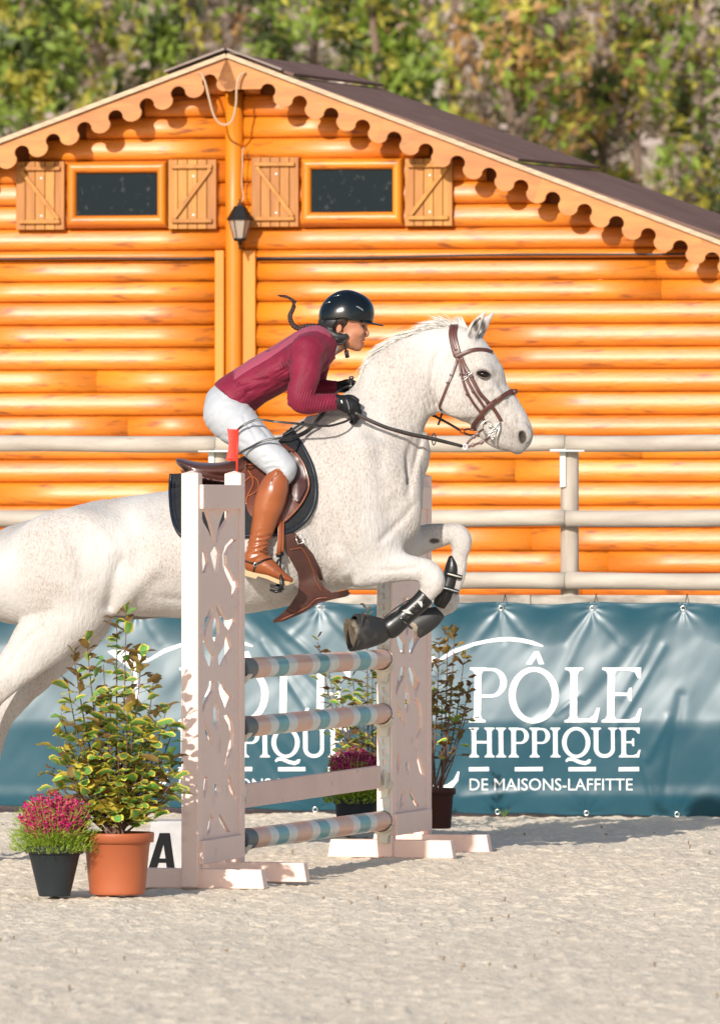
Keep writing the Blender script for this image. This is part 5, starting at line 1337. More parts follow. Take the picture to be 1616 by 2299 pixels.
# eyes
for sg in (-1, 1):
    c = P(1083.5, 838.8, DH+sg*0.0945); v, f = g_lathe((0,0,0), [(0.0195*math.sin(t), -0.0195*math.cos(t)) for t in np.linspace(0.05, math.pi-.05, 16)], 24); v = [Vector((q[0]*1.40, q[1]*1.12, q[2]*0.74-q[0]*0.20)) for q in v]
    obj('eye', [c+Vector(q) for q in v], f, MAT['eye'], horse, True)
    for (y0, dy, nm) in ((838, -1, 'eyelid'), (839, 1, 'eyelid')):
        pts = []
        for t in np.linspace(-1, 1, 11):
            x = 1083.5+17*t+0; y = y0+dy*(8.0*(1-abs(t)**2.0))+2.2*t
            pts.append(P(x, y, DH+sg*(0.0905+0.0185*(1-t*t)**0.5*0.95 if abs(t) < 1 else 0.0905)))
        tube(nm, pts, [0.0016+0.0022*(1-abs(t)) for t in np.linspace(-1, 1, 11)], MAT.setdefault('lid', M('dark_eyelid', (0.10,0.075,0.065), rough=0.5)), horse, 7)
# hooves
def hoof(c0, c1, r0, r1, D, par=horse, tw=0.0):
    a, b = P(*c0, D), P(*c1, D-tw); ax = (b-a).normalized(); L = (b-a).length; up = ax.cross(Y_).normalized(); yy_ = up.cross(ax).normalized(); m = MB(); seg = 28
    def ring(t, r, sh=0): return [a+ax*(L*t)+(up*math.cos(2*math.pi*k/seg)*r*S+yy_*math.sin(2*math.pi*k/seg)*r*S*0.95)+up*sh*S for k in range(seg)]
    rs = [ring(0, r0*.9), ring(.08, r0), ring(.8, r0+(r1-r0)*.8), ring(1, r1)]
    vs = sum(rs, []); fs = [(i*seg+k, i*seg+(k+1) % seg, (i+1)*seg+(k+1) % seg, (i+1)*seg+k) for i in range(3) for k in range(seg)]
    m.add(vs, fs, 0); m.m[-seg:] = [1]*seg
    vs = ring(1, r1)+ring(1.0, r1*.82)+ring(.9, r1*.78)+ring(.86, r1*.3); fs = [(i*seg+k, i*seg+(k+1) % seg, (i+1)*seg+(k+1) % seg, (i+1)*seg+k) for i in range(3) for k in range(seg)]; fs.append(tuple(3*seg+k for k in range(seg)))
    m.add(vs, fs, 1); return fixn(m.build('hoof', [MAT['hoof'], MAT['sole']], par, True))
hoof((846,1414),(783,1424),20,38,Dn,horse,0.042); hoof((972,1384),(925,1408),17,24,Df); hoof((-108,1804),(-146,1838),20,31,Dn); hoof((-62,1838),(-104,1866),20,30,DH+.14)
# mane: wind-blown locks along the crest
CRE = dens([(700,938),(745,908),(790,886),(808,855),(823,824),(837,800),(865,773),(908,753),(951,739),(980,731),(1012,732),(1030,738)], 10)
mm = MB()
for i in range(2100):
    t = RND.random()**0.8*(len(CRE)-1)*0.90+(len(CRE)-1)*0.10; j = int(t); fr = t-j; j2 = min(j+1, len(CRE)-1)
    x, y = CRE[j]*(1-fr)+CRE[j2]*fr; tx, ty = CRE[j2]-CRE[max(j-1, 0)]; l = math.hypot(tx, ty)+1e-6; tx /= l; ty /= l
    nx_, ny_ = ty, -tx
    if ny_ > 0: nx_, ny_ = -nx_, -ny_
    L = RND.uniform(26, 64)*(1.0 if x > 850 else 0.8); lift = RND.uniform(0.02, 0.34)*(1.7 if RND.random() < .08 else 1)
    far = RND.uniform(-.5, 1.0)
    a = (x-nx_*RND.uniform(-1, 9), y-ny_*RND.uniform(-1, 9)); D0 = DH+0.012*far; pts = []
    for k in range(5):
        s_ = k/4; q = (a[0]-tx*L*s_*0.9+nx_*L*lift*(s_-0.45*s_*s_)*1.3, a[1]-ty*L*s_*0.9+ny_*L*lift*(s_-0.45*s_*s_)*1.3+3*s_*s_)
        q = (q[0]+RND.uniform(-1,1)*s_, q[1]+RND.uniform(-1,1)*s_); pts.append(P(q[0], q[1], D0+0.055*far*s_))
    v, f = g_tube(pts, [0.0017, 0.0020, 0.0016, 0.0010, 0.0003], 3, False); mm.add(v, f, 0)
for i in range(150):     # forelock between the ears, flicked backwards
    x = RND.uniform(1036, 1056); L = RND.uniform(20, 46); D0 = DH+RND.uniform(-.02,.02); ft = RND.random()
    pts = [P(x, 748, D0)]+[P(x-(16+8*ft)*s_-2*math.sin(s_*2), 748-L*s_*(1-0.1*s_), D0) for s_ in (.33,.66,1)]
    v, f = g_tube(pts, [0.002,0.002,0.0013,0.0003], 3, False); mm.add(v, f, 0)
mm.build('mane', MAT['mane'], horse, True)
# tail streaming behind
tm_ = MB()
for i in range(500):
    s0 = (RND.uniform(-48,-30), RND.uniform(1262,1300)); D0 = DH+RND.uniform(-.03,.03); w_ = RND.uniform(-1,1)
    pts = [P(s0[0]-a*1.0+w_*b*8, s0[1]+b*150+abs(w_)*6, D0+w_*.03*b) for a, b in ((0,0),(45,.35),(82,1.1),(100,2.1),(108,3.0))]
    v, f = g_tube(pts, [0.003,0.003,0.0028,0.002,0.0005], 3, False); tm_.add(v, f)
tm_.build('tail', MAT['mane'], horse, True)

# ------------------------------------------------------------------ draped leather
def drape(name, poly, off, thick, mat, parent=None, step=7.0, holes=(), fn=None, smooth=True, edge=0.5):
    p, t = cdt(poly, holes, step); fr = []; bk = []
    for q in p:
        o_ = off if fn is None else off+fn(q[0], q[1])
        a, n_ = sp(q[0], q[1], 0); n_ = (n_+Vector((0,-1.2,0))).normalized(); fr.append(a+n_*(o_+thick)); bk.append(a+n_*max(o_, 0.0))
    d = {tuple(q): i for i, q in enumerate(p)}
    v, f = g_solid(p, t, lambda q: fr[d[tuple(q)]], lambda q: bk[d[tuple(q)]])
    o = obj(name, v, f, mat, parent); fixn(o)
    if smooth:
        for pl_ in o.data.polygons: pl_.use_smooth = True
        md = o.modifiers.new('e', 'EDGE_SPLIT'); md.split_angle = math.radians(50)
    return o
def strap(name, pts, w, th, mat, parent=None, off=0.002, n=4, mirror=False, smooth_n=True):
    q = dens(pts, n) if len(pts) > 2 else np.array([np.array(pts[0])*(1-t)+np.array(pts[1])*t for t in np.linspace(0, 1, 8)])
    pos = []; nr = []
    for r in q:
        a, n_ = sp(r[0], r[1], off+th*0.5+(r[2] if len(r) > 2 else 0)); pos.append(a); nr.append(n_)
    ps = [pos[0]]+[(pos[i-1]+pos[i]*2+pos[i+1])/4 for i in range(1, len(pos)-1)]+[pos[-1]]
    v, f = g_tube(ps, 1, 12, True, (w*S*0.5, th*0.5), nr)
    if mirror: obj(name, [(a[0], 2*DH-a[1], a[2]) for a in v], [x[::-1] for x in f], mat, parent, True)
    return obj(name, v, f, mat, parent, True)

# saddle pad
pad = thing('saddle_pad', P(540,1130,DH), 'black quilted saddle pad with dark piping under the brown saddle', 'saddle pad')
padpoly = [tuple(q) for q in dens([(384,1062),(382,1090),(383,1125),(388,1165),(398,1190),(412,1203),(460,1206),(510,1204),(560,1202),(610,1199),(640,1194),(662,1186),(684,1167),(700,1143),(708,1112),(708,1078),(701,1048),(688,1018),(672,990),(655,964)], 3)]
padpoly += [(646,968),(620,1000),(560,1040),(500,1056),(440,1060)]
drape('pad_cloth', padpoly, 0.003, 0.014, MAT['pad'], pad, 7, fn=lambda x, y: 0.0016*math.cos((x+y)*.28)*math.cos((x-y)*.28))
edge = [q for q in padpoly[:-5]]
pe = []
for q in edge:
    a, n_ = sp(q[0], q[1], 0); pe.append(a+(n_+Vector((0,-1.2,0))).normalized()*0.012)
tube('piping', pe, 0.0085, MAT['piping'], pad, 8)
pe = []
cxm, cym = 550, 1110
for q in edge:
    k = 1-9/math.hypot(q[0]-cxm, q[1]-cym); x, y = cxm+(q[0]-cxm)*k, cym+(q[1]-cym)*k
    a, n_ = sp(x, y, 0); pe.append(a+(n_+Vector((0,-1.2,0))).normalized()*0.0175)
tube('piping', pe, 0.0022, MAT['piping'], pad, 6)
# saddle
sad = thing('saddle', P(530,1070,DH), 'dark brown leather jumping saddle on the black pad', 'saddle')
flap = [tuple(q) for q in dens([(640,1000),(660,1010),(678,1032),(690,1060),(693,1082),(689,1105),(676,1132),(656,1156),(637,1172),(610,1176),(585,1170),(562,1158),(552,1130),(548,1095),(540,1060),(545,1035),(590,1020)], 3)]
drape('flap', flap, 0.022, 0.007, MAT['flap'], sad, 8)
kr = [tuple(q) for q in dens([(652,1010),(672,1030),(684,1058),(687,1082),(682,1104),(668,1128),(657,1118),(652,1090),(648,1062),(640,1035),(638,1015)], 3)]
drape('knee_roll', kr, 0.026, 0.020, MAT['brown'], sad, 6, fn=lambda x, y: 0.010*max(0, 1-abs((x-(640+ (y-1010)*.25 if y < 1085 else 668))/26)))
for pts in ([(662,1012),(682,1040),(691,1070),(690,1100),(676,1130),(655,1155),(637,1171)],[(563,1060),(575,1090),(560,1120),(556,1140)],[(545,1045),(565,1052),(590,1050)],[(556,1090),(570,1078),(585,1088),(580,1110),(560,1122)]):
    strap('welt', pts, 3.2, 0.004, MAT['tan'], sad, 0.029)
SV = vbox(370, 960, 700, 1120, (DH-0.35), (DH+0.35), 0.005)
SV.chain([C(399,1033,6,.10), C(408,1038,10,.125), C(440,1052,17,.15), C(490,1056,19,.145), C(540,1050,23,.125), C(590,1026,24,.105), C(622,1004,20,.085), C(640,990,11,.06)], 0.0, False, 5)
SV.chain([C(430,1066,7,.165), C(490,1078,7,.185), C(545,1082,9,.19)], 0.02, False, 4)
SV.mesh('seat', MAT['brown'], sad)
strap('seat_binding', [(414,1056),(450,1071),(490,1076),(530,1068),(556,1052)], 3, 0.004, MAT['tan'], sad, 0.035)
drape('panel', [tuple(q) for q in dens([(404,1052),(430,1062),(470,1074),(520,1072),(545,1065),(548,1085),(500,1092),(450,1088),(415,1074)], 3)], 0.018, 0.010, MAT['brown'], sad, 7)
# girth with the stud guard
gi = thing('stud_guard_girth', P(690,1270,DH-.2), 'brown leather stud guard girth buckled under the horse behind its elbow', 'girth')
gp = [(644,1186),(652,1192),(672,1212),(690,1243),(707,1274),(716,1299),(729,1319),(744,1329),(781,1322),(782,1332),(776,1338),(739,1346),(714,1353),(681,1374),(634,1394),(613,1397),(612,1391),(630,1378),(650,1357),(668,1330),(670,1305),(667,1284),(655,1262),(640,1236),(632,1212),(630,1190)]
def gfront(q):
    x, y = q
    a, n_ = sp(x, min(y, 1322), 0); D = min(a.y, (DH-0.21))
    lowr = max(0, y-1315)
    return P(x, y, D-0.012+lowr*0.0006)
p, t = cdt([tuple(q) for q in gp], (), 8); gfr = {tuple(q): gfront(q) for q in p}
v, f = g_solid(p, t, lambda q: gfr[tuple(q)], lambda q: gfr[tuple(q)]+Vector((0,0.010,0)))
go_ = fixn(obj('guard', v, f, MAT['brown'], gi)); 
for pl_ in go_.data.polygons: pl_.use_smooth = True
go_.modifiers.new('e', 'EDGE_SPLIT').split_angle = math.radians(50)
def line3(name, pts, r, mat, par, dy=-0.013, n=4):
    out_ = []
    for q in dens(pts, n):
        g_ = gfront((q[0], q[1])); out_.append(g_+Vector((0, dy, 0)))
    return tube(name, out_, r, mat, par, 6)
line3('stitched_seam', [(650,1232),(668,1229),(676,1229),(690,1250),(702,1280),(710,1306),(722,1326)], 0.0016, MAT['tan'], gi, -0.012)
line3('stitched_seam', [(734,1340),(712,1342),(700,1350),(690,1360),(660,1376),(630,1390)], 0.0016, MAT['tan'], gi, -0.012)
bk_ = gfront((672,1212)); 
for i, (dx, dz) in enumerate(((0,0),)):
    pts = [bk_+Vector((x*S, -0.016, -y*S)) for x, y in ((-9,-9),(5,-12),(9,4),(-4,8),(-9,-9))]; tube('buckle', pts, 0.0025, MAT['metal'], gi, 6)
drape('girth_strap', [(652,1190),(662,1196),(700,1240),(716,1272),(724,1300),(716,1299),(707,1274),(690,1243)], 0.004, 0.006, MAT['brown'], gi, 8)
# under-belly strap
tube('belly_strap', [gfront((776,1330)), P(782,1330,(DH-0.18)), P(779,1334,(DH+0.00)), P(776,1334,(DH+0.20))], 0.006, MAT['brown'], gi, 8)

# ------------------------------------------------------------------ bridle
br = thing('bridle', P(1070,860,DH), 'dark brown double-rein bridle on the grey horse with bright steel bit', 'bridle')
Lb = MAT['bridle']
strap('headpiece', [(1018,731),(1015,750),(1020,775),(1026,797)], 19, 0.006, Lb, br, 0.003, mirror=True)
strap('headpiece_pad', [(1016,733),(1014,752),(1019,772),(1024,786)], 7, 0.009, Lb, br, 0.003, mirror=True)
strap('browband', [(1020,800),(1033,795),(1052,787),(1068,784),(1085,785),(1094,787),(1099,790)], 8, 0.008, Lb, br, 0.002, mirror=True)
tube('browband_front', [P(1098,789,DH-.045), P(1101,788,DH-.02), P(1101.5,788,DH+.02), P(1098,789,DH+.045)], 0.0085, Lb, br, 10)
strap('throatlash', [(1026,801),(1021,820),(1013,842),(1004,864),(995,886),(989,902),(987,912),(991,919)], 5.5, 0.005, Lb, br, 0.003, mirror=True)
strap('cheekpiece', [(1029,803),(1031,822),(1034,842),(1040,862),(1047,880),(1057,897),(1068,912),(1079,929),(1088,947)], 6, 0.005, Lb, br, 0.003, mirror=True)
strap('cheekpiece', [(1032,803),(1038,826),(1045,848),(1053,864),(1061,877),(1073,895),(1086,913)], 6.5, 0.005, Lb, br, 0.004, mirror=True)
strap('cheekpiece', [(1034,801),(1041,818),(1051,836),(1062,858),(1074,880),(1087,895),(1100,909),(1112,925),(1123,943)], 8.5, 0.006, Lb, br, 0.004, mirror=True)
for (x, y, a, ww) in ((1050,835,.6,9),(1057,845,.6,9),(1043,840,.5,8),(1033,840,.25,8),(1060,878,.6,8),(1047,884,.45,8),(1091,902,.8,10),(1012,841,-.45,7),(1005,858,-.45,7)):
    dx, dy = math.cos(a), math.sin(a); strap('keeper', [(x-dx*ww/2, y+dy*ww/2*0.2-0), (x+dx*ww/2, y-dy*ww/2*0.9)], 4, 0.009, Lb, br, 0.004)
strap('noseband', [(1153,880),(1144,879),(1130,886),(1115,896),(1100,906),(1086,919),(1075,933),(1066,946),(1061,958),(1061,965)], 11, 0.010, Lb, br, 0.002, mirror=True)
tube('noseband_front', [P(1151,879,DH-.032), P(1156,877,DH-.012), P(1156,877,DH+.012), P(1151,879,DH+.032)], 0.011, Lb, br, 10)
for (x, y) in ((1046,833),(1036,843)):
    a, n_ = sp(x+4, y+4, 0.012); pts = [a+Vector((q[0]*S, 0, q[1]*S)) for q in ((-6,-4),(6,4),(8,0),(-4,-8),(-6,-4))]; tube('buckle', pts, 0.0016, MAT['metal'], br, 6)
bi = thing('bit', P(1100,960,DH-.06), 'polished steel double bit with rings and curb shank at the horse mouth', 'bit')
def ring3(name, x, y, r, rad, D, par, mat, flat=1.0, tilt=0.0):
    c = P(x, y, D); pts = [c+Vector((math.cos(t)*r*S*flat, 0.01*math.sin(t)*tilt, math.sin(t)*r*S)) for t in np.linspace(0, 2*math.pi, 28)]; return tube(name, pts, rad, mat, par, 8, cap=False)
bD = sp(1092, 950, 0)[0].y-0.010
ring3('snaffle_ring', 1092, 957, 13.5, 0.0026, bD, bi, MAT['metal']); ring3('curb_hook', 1125, 944, 6.5, 0.004, bD+.012, bi, MAT['metal'])
tube('curb_shank', [P(1122,948,bD), P(1119,962,bD-.004), P(1114,978,bD-.004), P(1108,994,bD)], [0.0045,0.0062,0.0042,0.0035], MAT['metal'], bi, 10)
ring3('rein_ring', 1100, 979, 5.5, 0.0022, bD-.003, bi, MAT['metal'])
for i, (x, y) in enumerate(((1117,953),(1113,958),(1109,963),(1108,969),(1106,975),(1103,981))): ring3('chain_link', x, y, 3.2, 0.0016, bD-.005, bi, MAT['metal'], 0.6 if i % 2 else 1.0)
tube('mouthpiece', [P(1096,955,bD-.003), P(1104,957,bD+.002), P(1108,958,bD+.03)], 0.007, MAT['metal'], bi, 10)
for sg in (1,): ring3('snaffle_ring', 1092, 957, 13.5, 0.0026, 2*DH-bD, bi, MAT['metal'])

# ------------------------------------------------------------------ leg boots
def shell(name, rows, D, mat, par, a0=-2.6, a1=2.6, th=0.004, smooth=True, seg=20):
    """curved shell round a limb: rows = (x,y,r) along the limb; angle 0 faces the camera"""
    q = dens(rows, 4) if len(rows) > 2 else np.array(rows, float); m = MB(); n_ = len(q); vs = []
    for lay in (th, 0.0):
        for i in range(n_):
            c = P(q[i][0], q[i][1], D); a = q[max(i-1,0)]; b = q[min(i+1,n_-1)]; t = Vector(((b[0]-a[0]), 0, -(b[1]-a[1]))).normalized(); u = t.cross(Y_).normalized()
            for k in range(seg+1):
                an = a0+(a1-a0)*k/seg; r = q[i][2]*S+lay; vs.append(c-Y_*math.cos(an)*r*1.08+u*math.sin(an)*r)
    s1_ = seg+1; fs = []
    for l in (0, 1):
        o_ = l*n_*s1_
        for i in range(n_-1):
            for k in range(seg):
                f_ = (o_+i*s1_+k, o_+i*s1_+k+1, o_+(i+1)*s1_+k+1, o_+(i+1)*s1_+k); fs.append(f_ if l == 0 else f_[::-1])
    N2 = n_*s1_
    for i in range(n_-1):
        for k in (0, seg): fs.append((i*s1_+k, (i+1)*s1_+k, N2+(i+1)*s1_+k, N2+i*s1_+k))
    for k in range(seg):
        for i in (0, n_-1): fs.append((i*s1_+k, i*s1_+k+1, N2+i*s1_+k+1, N2+i*s1_+k))
    return fixn(obj(name, vs, fs, mat, par, smooth))
def legspot(x, y, D, r, dx, dy):   # point on the camera side of a limb
    return P(x, y, D-r*S*1.1)
tb1 = thing('tendon_boot', P(905,1370,Dn), 'black shiny tendon boot with pale inserts on the nearer foreleg', 'tendon boot', 'tendon boots on the forelegs')
def iboot(rows, D, k, h=0.0028, cuts=(), n=5):
    R_ = np.array([q[:3] for q in rows]); V_ = vbox(R_[:,0].min()-50, R_[:,1].min()-50, R_[:,0].max()+50, R_[:,1].max()+50, D-.16, D+.12, h)
    V_.chain([C(q[0], q[1], q[2], q[3], D+(q[4] if len(q) > 4 else 0)) for q in rows], 0.0, False, n)
    for q in cuts: V_.half(P(q[0], q[1], D+(q[5] if len(q) > 5 else 0)), (q[2], q[4] if len(q) > 4 else 0, -q[3]), 0.004)
    return V_
Vb = iboot([(958,1332,21,.032),(945,1348,21,.032),(925,1366,20.5,.031),(906,1383,21,.032),(890,1396,24,.036),(876,1407,25,.038),(868,1411,20,.032)], Dn, 0, cuts=((954,1334,.72,-.69),(866,1412,-.9,.42)))
Vb.mesh('boot_shell', MAT['bootblk'], tb1)
def plate(name, poly, D, base_r, mat, par, dy=0.0):
    p, t = cdt(poly); v, f = g_solid(p, t, lambda q: P(q[0], q[1], D-base_r-dy), lambda q: P(q[0], q[1], D-base_r-dy+0.006)); return fixn(obj(name, v, f, mat, par))
Z7 = lambda l: [(700+x/4.035, 1100+y/4.035) for x, y in l]
plate('insert', Z7([(945,1002),(990,1000),(998,1030),(990,1060)]), Dn, 20*S*1.08+.005, MAT['silver'], tb1)
plate('insert', Z7([(812,1085),(860,1072),(912,1122),(840,1108)]), Dn, 20*S*1.08+.005, MAT['silver'], tb1)
for a, b in (((826,1190),(905,1105)),((905,1105),(985,1075)),((985,1075),(1022,1010)),((1022,1010),(1005,955)),((650,1150),(760,1060)),((760,1060),(880,985)),((700,1160),(830,1030))):
    (x0, y0), (x1, y1) = Z7([a, b]); tube('ridge', [P(x0, y0, Dn-20.5*S*1.0-.006), P(x1, y1, Dn-20.5*S*1.0-.006)], 0.0022, MAT['bootblk'], tb1, 6)
for (x, y) in Z7([(855,1190),(880,1215)]): tube('buckle', [P(x-8, y-2, Dn-.052), P(x+6, y+9, Dn-.052)], 0.004, MAT['rubber'], tb1, 6)
for (x, y) in Z7([(918,1052),(805,1155)]):
    c = P(x, y, Dn-20*S*1.08-.007); v, f = g_lathe((0,0,0), [(0.0,.002),(0.002,.0015),(0.0035,0),(0.0035,-.004)], 10); obj('stud', [c+Vector((q[0], -q[2], q[1])) for q in v], f, MAT['metal'], tb1, True)
tb2 = thing('tendon_boot', P(1015,1310,Df), 'black tendon boot with two patterned straps on the farther raised foreleg', 'tendon boot', 'tendon boots on the forelegs')
Vb = iboot([(1013,1254,9,.022),(1015,1272,17,.031),(1010,1298,19,.032),(1002,1324,20,.034),(996,1342,22,.036),(990,1354,19,.033)], Df, 0, cuts=((990,1364,-.4,.9),))
Vb.mesh('boot_shell', MAT['bootblk'], tb2)
for (a, b, y0, y1) in ((1008,1041,1284,1295),(1000,1031,1315,1328)):
    xm = (a+b)/2-9; ym = (y0+y1)/2; shell('boot_strap', [(xm+2,ym-5,20.5),(xm-1,ym+5,21)], Df, MAT['bootblk'], tb2, a0=-1.2, a1=1.3, th=0.004)
    shell('strap_pattern', [(xm+.6,ym-1.6,20.9),(xm-.2,ym+1.4,21)], Df, MAT['cup'] if y0 < 1300 else MAT['silver'], tb2, a0=-.6, a1=1.1, th=0.0055)
bb1 = thing('bell_boot', P(820,1415,Dn), 'black rubber bell boot with sandy sole on the lowest front hoof', 'bell boot', 'bell boots on the front hooves')
Vb = iboot([(854,1414,26,.036),(844,1415,31,.044,-.004),(824,1416,37,.054,-.020),(804,1417,41,.062,-.038),(788,1419,42,.066,-.052)], Dn, 0, cuts=((790,1418,-.91,-.14,-.36,-.050),))
Vb.chain([C(800,1418,36,.054,Dn-.042), C(765,1422,36,.054,Dn-.075)], 0.003, True)
Vb.mesh('bell', MAT['rubber'], bb1)
plate('closure_strap', [(811,1372),(816,1372),(813,1400),(807,1438),(802,1452),(797,1452),(803,1430),(808,1398)], Dn, 37*S, MAT['bootblk'], bb1, 0.036)
bb2 = thing('bell_boot', P(945,1395,Df), 'muddy rubber bell boot tucked behind the tendon boot', 'bell boot', 'bell boots on the front hooves')
Vb = iboot([(980,1378,17,.028),(965,1386,24,.036),(945,1397,28,.040),(930,1406,28,.040)], Df, 0, cuts=((928,1406,-.9,.43),))
Vb.mesh('bell', MAT['rubber'], bb2)

# ================================================================== RIDER
rider = thing('person', P(560, 900, DH), 'rider in burgundy jacket, pale breeches and black helmet leaning forward over the saddle', 'person')
NK = DH-0.315      # near knee depth
NT = DH-0.335      # near boot depth
# --- head, neck and the body inside the clothes
RV_ = vbox(440, 640, 870, 1320, (DH-0.42), (DH+0.42), 0.0032)
q_ = lambda rows, k=0.0, n=4, sub=False: RV_.chain([C(*r_[:4], DH+(r_[4] if len(r_) > 4 else 0)) for r_ in rows], k, sub, n)
q_([(772,706,47,.068),(780,706,46,.068)], 0.0)
q_([(795,722,27,.062),(792,738,26,.060),(789,752,24,.056)], 0.02)
q_([(786,757,23,.054),(791,768,16,.046),(799,776,11,.032),(803,779.5,8,.020)], 0.018)                 # jaw to chin
q_([(803,748,13,.040),(805,760,12,.032),(805,769,10,.026)], 0.016)                                     # front of the face
q_([(816.5,731,3.8,.009),(820.5,740,4.4,.0095),(824,747.5,4.2,.011),(823,751,3.8,.012)], 0.007)            # nose
for sg in (-1, 1):
    RV_.chain([C(821,752.5,2.8,.006,DH+sg*.010), C(817,753,2.6,.006,DH+sg*.013)], 0.006)               # nostril wing
    RV_.ell(P(812,732,DH+sg*0.033), (0.017,0.016,0.011), 0.012, True)                                   # eye socket
    RV_.ell(P(802,743,DH+sg*0.045), (0.026,0.013,0.018), 0.016)                                         # cheekbone
    RV_.chain([C(816,726,3.4,.010,DH+sg*.022), C(805,725.5,3.2,.010,DH+sg*.044)], 0.010)               # brow
    RV_.ell(P(760,737,DH+sg*0.066), (0.012,0.007,0.020), 0.004, rot=-0.25); RV_.ell(P(761,736,DH+sg*0.074), (0.006,0.004,0.011), 0.003, True, rot=-0.25)
q_([(815,759.5,2.8,.016),(815.6,762.3,2.9,.017)], 0.004); q_([(813.2,768,3.0,.014),(812.8,770.6,3.1,.014)], 0.005)
q_([(819,765.2,1.0,.026),(812,765.4,1.3,.027)], 0.003, 1, True)
q_([(767,759,22,.048),(758,772,18,.050),(746,779,18,.052),(722,784,28,.08)], 0.014)
q_([(700,785,36,.14),(670,803,36,.13),(627,824,34,.115),(591,844,34,.11),(559,865,36,.12),(524,900,38,.13)], 0.02)
for sg in (-1, 1):
    q_([(690,795,26,.045,sg*.16),(684,840,23,.035,sg*.20),(680,890,21,.033,sg*.225),(712,904,16,.028,sg*.20),(755,900,13,.024,sg*.17)] if sg < 0 else [(706,800,24,.04,.16),(704,848,20,.033,.175),(716,868,16,.028,.16),(752,868,11,.022,.12)], 0.015)
    q_([(520,922,38,.08,sg*.10),(552,965,33,.07,sg*.17),(600,1012,29,.06,sg*.26),(628,1048,25,.050,sg*.30),(612,1090,22,.045,sg*.32),(600,1150,22,.042,sg*.33),(582,1210,15,.032,sg*.33),(575,1250,15,.03,sg*.33),(610,1275,12,.03,sg*.34),(635,1292,8,.026,sg*.345)], 0.02)
skin = RV_.mesh('body', MAT['skin'], rider)
pp = RV_.pts; px = CX+pp[:,0]/pp[:,1]*F; py = HY-(pp[:,2]-CAMH)/pp[:,1]*F
lip = np.clip(1.3-np.sqrt(((px-814)/6.5)**2+((py-765.5)/5.5)**2), 0, 1)*np.clip((px-806)/3, 0, 1)
at = skin.data.attributes.new('lip', 'FLOAT', 'POINT'); at.data.foreach_set('value', np.clip(lip*1.3, 0, 1).astype(np.float32))
for sg in (-1, 1):
    c = P(810.5, 731.8, DH+sg*0.0335)
    v, f = g_lathe((0,0,0), [(0.0105*math.sin(t), -0.0105*math.cos(t)) for t in np.linspace(0.05, math.pi-.05, 12)], 18); obj('eye', [c+Vector(a) for a in v], f, MAT['eyew'], rider, True)
    v, f = g_lathe((0,0,0), [(0.0,.0020),(.0042,.0014),(.0066,0)], 14, False); d = Vector((0.80, sg*0.6, -0.02)).normalized(); u = d.cross(Z_).normalized(); w_ = u.cross(d)
    obj('iris', [c+d*0.0098+u*a[0]+w_*a[1]+d*a[2] for a in v], f, MAT['eye'], rider, True)
    # lids, lashes and eyebrow
    tube('eyelid', [P(804.5,732.8,DH+sg*.0435), P(808,729.2,DH+sg*.0455), P(812.5,728.6,DH+sg*.043), P(816.5,731.6,DH+sg*.033)], [0.0016,0.0024,0.0024,0.0014], MAT['skin'], rider, 7)
    tube('eyelash', [P(805,732.6,DH+sg*.0450), P(809,730.3,DH+sg*.0475), P(813.6,730.0,DH+sg*.0445), P(817,732.0,DH+sg*.034)], [0.0006,0.0018,0.0019,0.0008], MAT['hair'], rider, 5)
    tube('eyebrow', [P(801,725.8,DH+sg*.0525), P(807,722.6,DH+sg*.050), P(813.5,722.8,DH+sg*.040), P(819,725.5,DH+sg*.024)], [0.0010,0.0026,0.0026,0.0012], MAT['hair'], rider, 6)
ec = P(765.5, 745.5, DH-0.073); v, f = g_lathe((0,0,0), [(0.0,-.003),(0.003,0),(0.0,.003)], 8); obj('earring', [ec+Vector(a) for a in v], f, MAT['metal'], rider, True)
# --- hair
HR = vbox(710, 690, 800, 760, (DH-0.15), (DH+0.15), 0.003)
HR.chain([C(768,716,30,.071), C(752,724,28,.070), C(738,734,18,.055)], 0.0); HR.chain([C(765,741,13,.03,DH-.09), C(764,733,12,.03,DH-.09)], 0.008, True)
HR.chain([C(790,722,14,.05), C(776,716,24,.0695)], 0.01)
HR.mesh('hair', MAT['hair'], rider)
bp = dens([(722,734),(706,732),(690,731.5),(675,735),(662,733),(653,722),(650,708),(655,696),(659,686)], 8)
bm_ = MB()
for st_ in range(3):
    pts = []; rr = []
    for i, (x, y) in enumerate(bp):
        t = i*0.62+st_*2*math.pi/3; j = min(i+1, len(bp)-1); k = max(i-1, 0); tx, ty = bp[j]-bp[k]; l = math.hypot(tx, ty); nx_, ny_ = -ty/l, tx/l
        w_ = 3.9*(1-0.35*i/len(bp)); a_ = math.sin(t)*w_; pts.append(P(x+nx_*a_, y+ny_*a_, DH+0.006*math.sin(2*t))); rr.append(0.0072*(1-0.3*i/len(bp)))
    v, f = g_tube(pts, rr, 7); bm_.add(v, f)
bm_.build('braid', MAT['hair'], rider, True)
tube('hair_tie', [P(657,689,DH), P(659,684,DH)], 0.0082, MAT['cable'], rider, 10)
em = MB()
for i in range(170):
    a_ = RND.uniform(-1, 1); b_ = RND.uniform(-.01, .01); pts = [P(659+a_*1.5, 686, DH+b_)]+[P(x+a_*w_, y, DH+b_*1.5) for x, y, w_ in ((659,675,5),(650,668,5),(636+RND.uniform(-6,4),663+RND.uniform(-2,2),3),(622+RND.uniform(0,12),661+RND.uniform(-1,2),2))]
    v, f = g_tube(pts, [.0016,.0018,.0016,.001,.0003], 3, False); em.add(v, f)
for i in range(26):
    x = RND.uniform(690, 722); pts = [P(x, 733, DH), P(x-10, 731+RND.uniform(-4,4), DH-.01), P(x-24, 729+RND.uniform(-9,7), DH)]; v, f = g_tube(pts, [.0008,.0006,.0002], 3, False); em.add(v, f)
